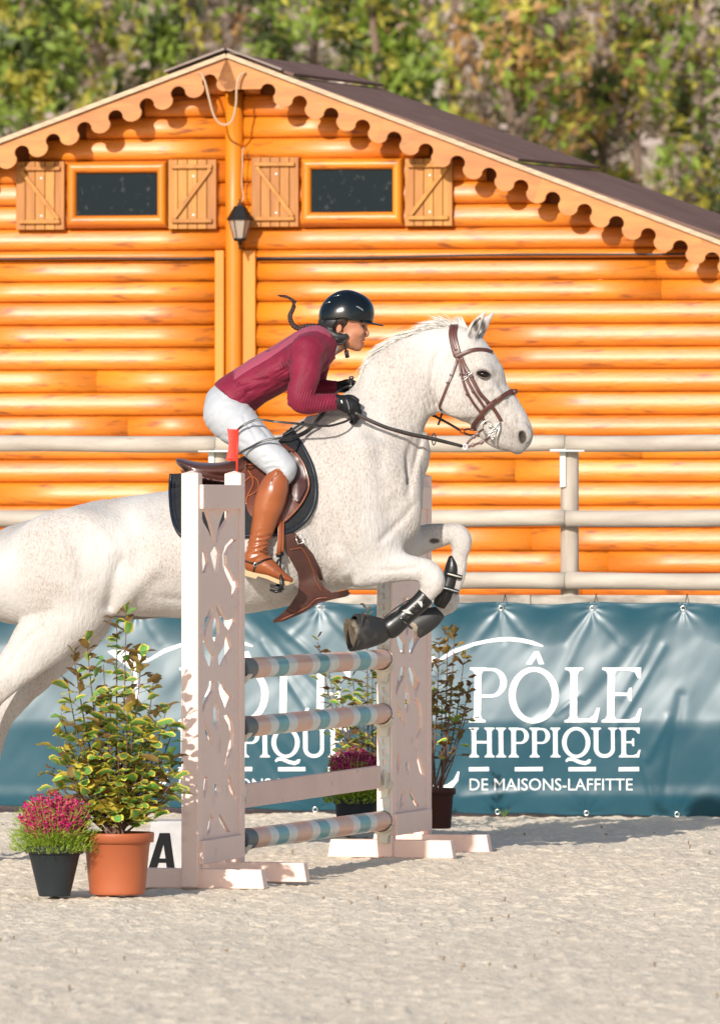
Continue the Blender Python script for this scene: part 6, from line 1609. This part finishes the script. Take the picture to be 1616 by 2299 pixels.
em.build('braid_end', MAT['hair'], rider, True)
# --- helmet
HL = vbox(705, 640, 870, 765, (DH-0.18), (DH+0.18), 0.0025)
HL.ell(P(777,709,DH), (59*S,0.094,60*S), 0.0)
HL.ell(P(752,712,DH), (36*S,0.080,44*S), 0.02)
HL.ell(P(800,700,DH), (38*S,0.080,40*S), 0.015, rot=-0.5)
HL.half(P(767,718.5,DH), (-0.05,0,-1.0), 0.004)
HL.chain([C(760,766,55,.30), C(766,772,56,.30)], 0.003, True)
hl = HL.mesh('helmet_shell', MAT['helmet'], rider)
HB = vbox(705, 690, 800, 775, (DH-0.18), (DH+0.18), 0.0025)
HB.ell(P(757,722,DH), (43*S,0.085,33*S), 0.0); HB.half(P(757,717,DH), (0.0,0,1.0), 0.003)
HB.chain([C(768,737,15,.2), C(762,735,16,.2), C(773,722,17,.2)], 0.004, True, 1)
HB.half(P(749,738,DH), (0.80,0,-0.60), 0.004)
for sg in (-1, 1): HB.chain([C(737,744,10,.012,DH+sg*.062), C(751,752,8,.010,DH+sg*.076), C(766,754.5,6.5,.008,DH+sg*.076), C(776,753,5.5,.007,DH+sg*.071)], 0.006)
HB.chain([C(724,722,10,.045), C(730,738,11,.050), C(738,746,9,.05)], 0.008)
HB.mesh('helmet_harness', MAT['helmetm'], rider)
vz = []; fz = []; nu, nv = 14, 17
def visor(u, v, lay):
    # u 0..1 from the shell to the tip, v -1..1 across
    wd = 0.086*(1-0.10*u)*math.sin(math.acos(min(1, abs(0.0))))
    reach = (1-abs(v)**2.3)
    x = 800+10*reach*0+ (28*reach+6)*u*1.06+24*reach**.5; y = 712+ (x-800)*0.275+ 3.5*v*v+ (1.2 if lay else 0)*(1-u)+ (0.9 if lay else 0)
    return P(x, y, DH+v*wd)
for lay in (0, 1):
    for i in range(nu):
        for j in range(nv): vz.append(visor(i/(nu-1), -1+2*j/(nv-1), lay)+(Z_*-0.0045 if lay else Vector((0,0,0))))
for i in range(nu-1):
    for j in range(nv-1):
        a = i*nv+j; fz.append((a, a+1, a+nv+1, a+nv)); b = a+nu*nv; fz.append((b, b+nv, b+nv+1, b+1))
N0 = nu*nv
for j in range(nv-1):
    for i in (0, nu-1): a = i*nv+j; fz.append((a, a+1, a+1+N0, a+N0))
for i in range(nu-1):
    for j in (0, nv-1): a = i*nv+j; fz.append((a, a+nv, a+nv+N0, a+N0))
fixn(obj('visor', vz, fz, MAT['helmet'], rider, True))
def hsurf(x, y, off=0.001, vol=None):
    vol = vol or HL; D = (DH-0.17)
    while D < (DH+0.05):
        if vol.val(P(x, y, D)) < 0: return P(x, y, D-off)
        D += 0.0015
    return P(x, y, (DH-0.08))
tube('helmet_trim', [hsurf(x, y, 0.0005) for x, y in dens([(719,717.5),(733,717),(745,714),(757,711),(767,710),(779,711),(792,715),(806,719),(822,721)], 3)], 0.0026, MAT['helmetm'], rider, 8)
for pts in ([(747,664),(756,662.5),(764,661)],[(730,680),(736,677.5),(741,675.5)]): tube('vent', [hsurf(x, y, 0.0) for x, y in pts], 0.0016, MAT['metal'], rider, 6)
lg = [(799,686),(802,688.5),(803,686.5),(805.5,691),(807,689),(809,693),(811,691.5),(813.5,696)]
tube('helmet_mark', [hsurf(x, y, 0.0008) for x, y in lg], 0.0011, MAT['whitec'], rider, 5)
for pts, w_ in (([(748,752),(750,762),(754,768),(762,770),(772,768),(777,762)], .0042),([(771,764),(773,773),(775,783),(777,793),(780,800)], .0050),([(757,754),(760,762),(766,768)], .0040),([(770,757),(773,766)], .004)):
    tube('chin_strap', [P(x, y, DH-.070+max(0, y-766)*.0012) for x, y in dens(pts, 3)], w_, MAT['helmetm'], rider, 8)
tube('strap_buckle', [P(776,786,DH-.040), P(779,801,DH-.03)], 0.0092, MAT['helmetm'], rider, 10)
tube('strap_buckle', [P(750,758,DH-.077), P(762,762,DH-.075)], 0.0085, MAT['helmetm'], rider, 10)
# --- jacket
JV = vbox(460, 720, 770, 950, (DH-0.34), (DH+0.30), 0.0030)
jc = lambda rows, k=0.0, n=5, sub=False: JV.chain([C(*r_[:4], DH+(r_[4] if len(r_) > 4 else 0)) for r_ in rows], k, sub, n)
jc([(522,896,55,.165),(534,884,52,.158),(559,866,50,.145),(591,845,50,.148),(627,825,51,.160),(670,804,55,.178),(700,783,52,.180),(722,773,40,.130),(736,771,28,.085)], 0.0)
JV.half(P(521,901,DH), (-.80,0,.62), 0.006) if False else None
JV.half(P(525,903,DH), (-.66,0,-.75), 0.010)
jc([(688,792,39,.062,-.165),(685,820,35,.056,-.20),(683,850,32,.050,-.225),(674,882,30,.047,-.240),(677,897,29,.046,-.240),(695,904,25,.043,-.225),(715,904,21.5,.038,-.205),(738,902,19.5,.034,-.188),(753,901,18.5,.032,-.175)], 0.030)
jc([(708,800,34,.055,.165),(705,846,27,.048,.18),(714,868,22,.040,.17),(738,869,17,.034,.14),(750,868,14.5,.03,.12)], 0.025)
jc([(733,770,27,.070),(744,776,25.5,.064),(748,780,24,.062)], 0.008)                 # collar
JV.half(P(755,901,DH), (1,0,-.05), 0.003) if False else None
JV.chain([C(791,790,41,.20), C(796,793,41,.20)], 0.004, True, 1)
# folds: sleeve creases gathered at the elbow, waist folds
for (x0, y0, x1, y1) in ((560,900,585,880),(570,915,600,880),(555,880,610,868),(580,925,590,890),(600,880,640,862),(540,860,600,850)):
    JV.chain([C(x0,y0,1.5,.006,DH-.150), C((x0+x1)/2,(y0+y1)/2-2,3.0,.012,DH-.158), C(x1,y1,1.5,.006,DH-.155)], 0.018, True, 3)
def jacket_relief(px, py):
    arm = np.clip((px-664)/16, 0, 1)*np.clip((py-866)/12, 0, 1)
    rip = np.sin((px+0.30*(py-900)+5*fbm(px/30, py/22, 2))/4.9*2*math.pi*0.80)*0.0019*arm*np.clip((756-px)/18, .25, 1)
    up = np.clip((865-py)/25, 0, 1)*np.clip((px-650)/8, 0, 1)
    cr = (np.abs(fbm((px+py*0.5)/26.0, (py-px*.5)/60.0+4, 3)-0.5)*2)**0.9*-0.0045*up
    tor = np.clip((656-px)/10, 0, 1)
    t2 = (np.abs(fbm((px*0.55+py)/24.0, (px-py*.45)/95.0+9, 3)-0.5)*2)**0.85*-0.010*tor*np.clip((py-(1290-px*.8))/25, 0.15, 1)
    return rip+cr+t2+(fbm(px/14, py/14, 2)-0.5)*0.002
JV.relief(jacket_relief)
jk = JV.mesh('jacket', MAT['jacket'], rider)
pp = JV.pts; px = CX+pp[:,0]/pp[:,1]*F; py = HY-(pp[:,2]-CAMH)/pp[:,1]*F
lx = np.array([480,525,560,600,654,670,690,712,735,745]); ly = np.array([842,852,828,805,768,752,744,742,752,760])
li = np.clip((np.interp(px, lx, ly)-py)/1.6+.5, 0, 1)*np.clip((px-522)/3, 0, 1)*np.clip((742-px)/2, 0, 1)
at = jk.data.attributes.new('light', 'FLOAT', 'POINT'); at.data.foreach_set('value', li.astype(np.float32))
def jsurf(x, y, off=0.0012, vol=None, D0=(DH-0.32)):
    vol = vol or JV; D = D0
    while D < (DH+0.20):
        if vol.val(P(x, y, D)) < 0: return P(x, y, D-off)
        D += 0.002
    return None
def jline(name, pts, r_, mat, vol=None, off=0.0008, n=4):
    o_ = [jsurf(x, y, off, vol) for x, y in dens(pts, n)]; o_ = [a for a in o_ if a is not None]
    if len(o_) > 1: return tube(name, o_, r_, mat, rider, 6)
DKJ = M('dark_seam', (0.06,0.006,0.018), rough=0.7); CHR = M('charcoal_print', (0.035,0.02,0.025), rough=0.6)
jline('seam', [(525,852),(560,829),(600,806),(654,769),(664,757),(685,745),(712,742)], 0.0012, DKJ)
jline('seam', [(654,771),(652,800),(654,835),(650,862)], 0.0012, DKJ)
jline('seam', [(528,830),(524,848),(530,864),(548,890)], 0.0011, DKJ)
jline('zip', [(656,752),(640,763),(622,776),(600,788)], 0.0014, CHR); jline('zip', [(603,785),(596,789)], 0.0024, CHR)
for i in range(4):
    x = 627+i*7; jline('print_bar', [(x,817-i*3.0),(x+5,829-i*3.5)], 0.0016, CHR, n=2); jline('print_bar', [(x+4,811-i*2.5),(x+9,822-i*3)], 0.0016, CHR, n=2)
jline('zip', [(499,876),(508,888),(516,900),(522,908)], 0.0022, CHR); jline('hem', [(479,864),(494,880),(510,896),(530,912),(548,922),(566,932)], 0.0030, MAT['jacket'])
jline('zip', [(737,806),(733,815),(731,826)], 0.0020, MAT['dark']); jline('cuff', [(749,884),(753,892),(755,902),(754,916)], 0.0032, MAT['jacket'])
CV = vbox(735, 752, 772, 805, (DH-0.15), (DH+0.15), 0.0025)
CV.chain([C(742,777,19.5,.058), C(752,781,19.0,.056), C(757,783.5,18.2,.054)], 0.0, n=1); CV.half(P(757,784,DH), (0.90,0,-0.42), 0.002); CV.mesh('shirt_collar', MAT['whitec'], rider)
# --- breeches
BV = vbox(440, 850, 690, 1110, (DH-0.44), (DH+0.44), 0.0034)
bc = lambda rows, k=0.0, n=5: BV.chain([C(*r_[:4], DH+(r_[4] if len(r_) > 4 else 0)) for r_ in rows], k, False, n)
bc([(506,905,46,.150),(507,922,49,.165),(514,940,46,.16)], 0.0)
for sg in (-1, 1):
    bc([(508,928,50,.095,sg*.085),(524,945,49,.092,sg*.12),(545,963,44,.086,sg*.165),(570,988,40,.080,sg*.215),(596,1014,37,.074,sg*.26),(620,1037,34,.066,sg*.292),(634,1052,31,.060,sg*.305),(626,1068,28,.055,sg*.312),(618,1084,25,.050,sg*.318)], 0.03)
for (x0, y0, x1, y1) in ((560,944,590,1010),(590,980,600,1040),(520,940,560,950),(600,1040,640,1020)):
    BV.chain([C(x0,y0,1.5,.006,DH-.26), C((x0+x1)/2,(y0+y1)/2,2.5,.010,DH-.33), C(x1,y1,1.5,.006,DH-.36)], 0.02, False, 3) if False else None
def breech_relief(px, py):
    g = (np.abs(fbm((px+py)/34.0, (py-px)/70.0+2, 3)-0.5)*2)**0.8*-0.005
    for pts, w, d in (([(560,945),(585,960),(606,985)],4,.005),([(556,955),(572,975),(580,1000)],4,.004),([(590,1045),(612,1038),(636,1040)],4,.004),([(596,1054),(618,1050),(644,1056)],4,.004),([(500,975),(525,985),(560,1000)],5,.004),([(590,1030),(606,1024),(625,1024)],4,.003),([(548,930),(552,946),(566,962)],4,.004)): g = g+stroke(px, py, pts, w, d)
    return g
BV.relief(breech_relief)
BV.mesh('breeches', MAT['breech'], rider)
jline('belt_seam', [(487,884),(500,893),(514,902),(530,914)], 0.0012, MAT['silver'], BV, n=3)
jline('pocket_seam', [(522,912),(530,922),(540,926)], 0.0011, MAT['silver'], BV, n=3)
# --- boots
for sg in (-1, 1):
    T_ = vbox(530, 1040, 675, 1320, DH+sg*0.335-.13, DH+sg*0.335+.13, 0.0030); d = sg*0.335
    tc = lambda rows, k=0.0, n=5, sub=False: T_.chain([C(r_[0], r_[1], r_[2], r_[3], DH+d+(r_[4] if len(r_) > 4 else 0)) for r_ in rows], k, sub, n)
    tc([(622,1068,24,.056,-sg*.012),(619,1082,29,.060,-sg*.008),(612,1102,33.5,.062,0),(605,1125,35,.060,0),(598,1150,31.5,.056,0),(589,1184,27,.050,0),(582,1208,23.5,.044,0),(578,1228,24.5,.043,0),(576,1246,24.5,.042,0)], 0.0)
    tc([(562,1256,20,.038),(568,1268,18,.036),(590,1268,24,.042),(608,1277,19,.042,sg*.004),(624,1287,14,.040,sg*.008),(640,1296,9.5,.035,sg*.012),(650,1300,7,.028,sg*.014)], 0.02)
    T_.half(P(600,1300,DH+d), (-0.15,0,-1), 0.003); T_.half(P(608,1058,DH+d), (-.55,0,.9), 0.006)
    for y_, a_ in ():
        T_.chain([C(556,y_+a_,1.0,.012,DH+d-.012), C(580,y_-a_,1.3,.046,DH+d-.006), C(600,y_+a_-2,1.0,.012,DH+d-.012)], 0.014, True, 3)
    def boot_relief(px, py):
        z = np.exp(-((py-1222)/24.0)**2)*np.clip((px-540)/10, 0, 1)
        return np.sin((py+0.22*(px-575)+9*fbm(px/22, py/16, 2))/11.5*2*math.pi)*0.0024*z+(fbm(px/26, py/30, 3)-0.5)*0.003
    T_.relief(boot_relief)
    T_.mesh('riding_boot', MAT['tan'], rider)
    p, t = cdt([(543,1276),(545,1290),(574,1298),(578,1292),(600,1299),(622,1309),(645,1313),(660,1307),(661,1301),(650,1304),(630,1302),(600,1290),(570,1284)])
    v, f = g_solid(p, t, lambda q: P(q[0], q[1], DH+d-.043*min(1, (664-q[0])/30+.25)), lambda q: P(q[0], q[1], DH+d+.043*min(1, (664-q[0])/30+.25))); fixn(obj('boot_sole', v, f, MAT['sole2'], rider))
    if sg < 0:
        ts = lambda x, y, off=.001: jsurf(x, y, off, T_, (DH-0.46))
        def tl(name, pts, r_, mat, off=.001, n=4):
            o_ = [ts(x, y, off) for x, y in dens(pts, n)]; o_ = [a for a in o_ if a is not None]
            if len(o_) < 2: return None
            return tube(name, o_, r_, mat, rider, 7)
        tl('boot_top', [(600,1063),(608,1055),(617,1052),(626,1054),(636,1063),(645,1078)], 0.0028, MAT['tan'])
        tl('boot_zip', [(625,1056),(620,1066),(612,1072),(608,1082)], 0.0016, MAT['brown']); tl('zip_pull', [(609,1080),(607,1087)], 0.0042, MAT['silver'])
        for pts in ([(585,1238),(592,1236),(600,1233)],[(582,1234),(590,1240),(601,1238)],[(590,1240),(600,1244)],[(588,1232),(598,1228)]): tl('lace', pts, 0.0014, MAT['dark'], n=3)
        tl('toe_seam', [(596,1256),(604,1262),(612,1272),(617,1284)], 0.0013, MAT['brown'])
        spur = thing('spur', P(573,1267,DH+d), 'steel spur with black strap buckled round the brown boot', 'spur')
        def sl(name, pts, r_, mat, off=.003):
            o_ = [ts(x, y, off) for x, y in dens(pts, 4)]; o_ = [a for a in o_ if a is not None]
            if len(o_) < 2: return None
            return tube(name, o_, r_, mat, spur, 7)
        sl('strap', [(546,1257),(556,1260),(568,1264)], 0.0032, MAT['dark']); sl('strap', [(577,1264),(590,1257),(600,1254),(609,1253)], 0.0040, MAT['dark']); sl('strap', [(571,1271),(568,1282),(567,1294)], 0.0040, MAT['rubber'])
        c_ = ts(573,1266,.005); v, f = g_lathe((0,0,0), [(0.0,.003),(.008,.0028),(.0105,0),(.0105,-.004)], 18); obj('button', [c_+Vector((a[0], -a[2], a[1])) for a in v], f, MAT['metal'], spur, True)
        v, f = g_lathe((0,0,0), [(0.0,.0045),(.005,.0038),(.0065,.002)], 18); obj('button_centre', [c_+Vector((a[0], -a[2]-.0012, a[1])) for a in v], f, MAT['greypot'], spur, True)
# --- stirrups and leathers
for sg in (-1,):
    d = DH+sg*0.335
    stt = thing('stirrup', P(632,1300,d), 'black stirrup iron on a tan leather hanging beside the rider boot' if sg < 0 else 'far side stirrup iron hidden behind the grey horse', 'stirrup')
    for x0, x1, dd in ((629,624,0.006*sg),(633,631,-0.002*sg)):
        v, f = g_tube([P(x0,1150,d+dd-sg*.03), P((x0*2+x1)/3,1185,d+dd-sg*.01), P((x0+x1)/2,1215,d+dd), P(x1,1244,d+dd)], 1, 12, True, (0.0085, 0.0022), [Vector((0.25,-1,0)).normalized()]*4); obj('stirrup_leather', v, f, MAT['tan'], stt, True)
    tube('stirrup_eye', [P(619,1246,d), P(636,1241,d)], 0.0085, MAT['dark'], stt, 10)
    tube('stirrup_branch', [P(630,1246,d), P(628,1268,d-.004), P(630,1292,d-.046), P(632,1310,d-.052), P(630,1322,d-.050)], [.0045,.0048,.0062,.0095,.0095], MAT['bootblk'], stt, 12)
    tube('stirrup_branch', [P(630,1246,d), P(622,1260,d+.004), P(618,1280,d+.05), P(622,1305,d+.055), P(624,1316,d+.050)], [.0045,.0048,.0055,.0075,.0075], MAT['bootblk'], stt, 12)
    v, f = g_tube([P(622,1318,d-.05), P(621,1318,d), P(620,1316,d+.05)], 1, 14, True, (0.030, 0.006), [Vector((0.25,0,1)).normalized()]*3); obj('footbed', v, f, MAT['rubber'], stt, True)
    tube('footbed_edge', [P(606,1323,d-.035), P(618,1327,d-.05), P(632,1325,d-.05)], [.005,.007,.007], MAT['bootblk'], stt, 10)
# --- gloves with five fingers closed on the reins
def hand(name, D, sg, pts):
    V_ = vbox(735, 840, 830, 955, D-.09, D+.09, 0.0022)
    hc = lambda rows, k=0.006, n=4, sub=False: V_.chain([C(r_[0], r_[1], r_[2], r_[3], D+r_[4]*sg) for r_ in rows], k, sub, n)
    pts(hc); return V_.mesh(name, MAT['glove'], rider), V_
GD = DH-0.185
def near_hand(hc):
    hc([(748,900,17,.028,0),(762,902,17,.026,0),(774,905,19,.023,0),(786,912,18,.020,-.003)], 0.0)
    # four fingers: knuckle, middle joint, tip folded back into the palm
    hc([(790,902,6.3,.0105,0),(799,905,6.0,.0100,-.006),(804,912,5.7,.0095,.012),(800,919,5.2,.009,.030),(792,920,4.8,.009,.038)])
    hc([(791,912,6.3,.0105,-.002),(801,916,6.1,.0100,-.006),(806,924,5.8,.0095,.012),(801,930,5.3,.009,.032),(792,930,4.9,.009,.040)])
    hc([(790,921,6.1,.0100,-.002),(799,927,5.9,.0100,-.006),(803,934,5.6,.0095,.012),(798,940,5.1,.009,.030),(790,939,4.7,.009,.036)])
    hc([(786,929,5.6,.0095,.0),(793,936,5.4,.0090,-.004),(797,944,5.0,.0085,.008),(793,948,4.6,.008,.024),(787,946,4.2,.008,.030)])
    # thumb along the top, closing against the first finger
    hc([(766,896,7.0,.012,.022),(778,891,7.0,.0115,.030),(790,892,6.4,.0105,.032),(800,898,5.8,.010,.026)])
_, NHV = hand('glove', GD, 1, near_hand)
FDp = DH+0.115
def far_hand(hc):
    hc([(752,868,11,.022,0),(760,867,13,.024,0),(772,866,14,.022,0),(786,866,15,.018,.004)], 0.0)
    hc([(792,860,6.2,.0105,.004),(803,860,6.0,.010,.000),(808,864,5.6,.0095,-.018),(802,868,5.2,.009,-.034),(793,868,4.9,.009,-.036)])
    hc([(792,868,6.2,.0105,.004),(803,869,6.0,.010,.000),(807,873,5.6,.0095,-.018),(801,876,5.2,.009,-.034),(792,876,4.9,.009,-.036)])
    hc([(790,875,6.0,.0100,.004),(800,877,5.8,.010,.000),(804,881,5.4,.0095,-.018),(799,884,5.0,.009,-.032),(790,883,4.7,.009,-.034)])
    hc([(787,880,5.4,.0095,.004),(795,884,5.2,.009,.000),(798,888,4.9,.0085,-.014),(793,890,4.5,.008,-.026),(787,889,4.2,.008,-.028)])
    hc([(766,860,6.6,.012,-.016),(776,856,6.4,.0115,-.022),(788,856,6.0,.0105,-.022),(798,860,5.4,.010,-.018)])
hand('glove', FDp, 1, far_hand)
gs = [(NHV, p) for p in ()]
def gl(name, pts, r_, mat):
    o_ = [jsurf(x, y, .0006, NHV, GD-.07) for x, y in dens(pts, 3)]; o_ = [a for a in o_ if a is not None]; return tube(name, o_, r_, mat, rider, 6) if len(o_) > 1 else None
gl('glove_seam', [(774,892),(779,902),(782,914),(783,924)], 0.0010, MAT['silver']); gl('glove_label', [(765,897),(767,904)], 0.0034, MAT['whitec'])
gl('glove_strap', [(757,889),(759,900),(760,914)], 0.0022, MAT['helmetm'])
crop = thing('riding_crop', P(786,870,DH+.10), 'riding crop with a round knob held upright in the far glove', 'riding crop')
tube('handle', [P(788,852,DH+.085), P(786,866,DH+.085), P(781,890,DH+.082), P(775,915,DH+.09)], [.0065,.0065,.0060,.0045], MAT['rein'], crop, 12)
v, f = g_lathe((0,0,0), [(0.005,-.006),(.009,-.003),(.0125,.001),(.0125,.004),(.008,.008),(0.0,.009)], 20); kc = P(788,848,DH+.085); obj('knob', [kc+Vector(a) for a in v], f, MAT['metal'], crop, True)
v, f = g_lathe((0,0,0), [(.0128,.003),(.0105,.0068),(.006,.0092),(0.0,.0098)], 20); obj('knob_cap', [kc+Vector(a) for a in v], f, MAT['dark'], crop, True)
# ------------------------------------------------------------------ reins
rn = thing('reins', P(900,965,DH-.15), 'black and brown double reins running from the near glove to the bit', 'reins')
def rein(name, pts, w, th, mat, par=rn, nn=None):
    q = dens(pts, 5); v, f = g_tube([P(a, b, DH+c) for a, b, c in q], 1, 10, True, (w*S*.5, th*.5), [nn or Vector((0,-1,0.15))]*len(q)); return obj(name, v, f, mat, par, True)
rein('rein', [(796,925,-.20),(822,938,-.20),(851,951,-.20),(872,959,-.195),(894,965,-.19),(930,974,-.18),(960,980,-.17),(1000,990,-.15),(1037,1000,-.125)], 6.2, .004, MAT['rein'])
rein('rein', [(796,929,-.19),(822,942,-.19),(851,955,-.19),(880,965,-.185),(920,976,-.17),(960,984,-.16),(1000,993,-.14),(1037,1002,-.12)], 4.5, .003, MAT['bridle'])
ring3('rein_ring', 1042, 1001.5, 5.2, 0.0035, DH-.122, rn, MAT['whitec'])
ring3('martingale_stop', 972.4, 984.5, 13, 0.0028, DH-.168, rn, MAT['rubber'], 0.32)
bdd = bD-DH
rein('rein', [(1043,1000,-.12),(1052,988,-.115),(1064,977,-.112),(1076,967,-.11),(1084,962,bdd)], 5.5, .004, Lb)
rein('rein', [(1046,1003,-.12),(1060,998,-.118),(1078,992,-.115),(1090,986,-.112),(1099,980,bdd)], 5.5, .004, Lb)
for x, y in ((1062,979),(1070,973),(1060,998),(1079,992)): rein('keeper', [(x-3,y+2,-.118),(x+3,y-2,-.118)], 9, .006, Lb)
# far side
fr_ = thing('reins', P(1000,950,DH+.12), 'far side rein with a cross shaped stopper and orange ring below the jaw', 'reins')
rein('rein', [(800,890,.12),(880,915,.12),(950,928,.125),(972,932,.125),(992,942,.12),(1012,953,.115),(1034,966,.11)], 6, .004, MAT['rein'], fr_)
rein('stopper', [(991,926,.10),(986,942,.10),(982,953,.10)], 5, .006, MAT['rubber'], fr_)
ring3('rein_ring', 1036.5, 966.5, 4.5, 0.0042, DH+.11, fr_, MAT.setdefault('orange', M('orange_rubber', (0.70,0.16,0.03), rough=0.5)))
rein('rein', [(1039,964,.11),(1050,962,.108),(1062,964,.10),(1075,962,.09)], 5, .004, Lb, fr_); rein('rein', [(1039,970,.11),(1052,975,.108),(1068,976,.10),(1086,980,.085)], 5, .004, Lb, fr_)
# slack loops of the rein ends lying over the thigh
lo = thing('reins', P(640,955,DH-.3), 'slack loop of black rein hanging from the gloves across the pale breeches', 'reins')
rein('rein', [(788,936,-.18),(778,943,-.20),(762,949,-.23),(735,955,-.26),(701,953,-.30),(670,950,-.32),(640,947,-.33),(616,945,-.33),(596,942,-.31),(577,941,-.30),(560,946,-.30),(545,954,-.30),(534,963,-.29),(528,975,-.28),(524,990,-.28),(523,1005,-.28),(526,1015,-.28),(534,1018,-.29),(548,1010,-.31),(565,1001,-.33),(582,992,-.345),(600,986,-.35),(622,983,-.35),(640,981,-.33),(657,978,-.28),(672,973,-.24),(685,966,-.21),(697,957,-.19),(706,948,-.175),(716,935,-.165),(726,923,-.155),(738,905,-.14),(750,886,-.10),(762,874,.02),(776,867,.07),(790,864,.075)], 5.4, .004, MAT['rein'], lo, Vector((0,-1,0.3)))
rein('rein', [(657,980,-.27),(672,976,-.235),(686,969,-.205),(700,957,-.185),(712,942,-.17),(726,925,-.155),(740,905,-.14)], 8.5, .005, MAT['rein'], lo)
strap('martingale_strap', [(640,984),(655,976),(668,968),(685,955)], 8, 0.006, MAT['rein'], lo, 0.02)
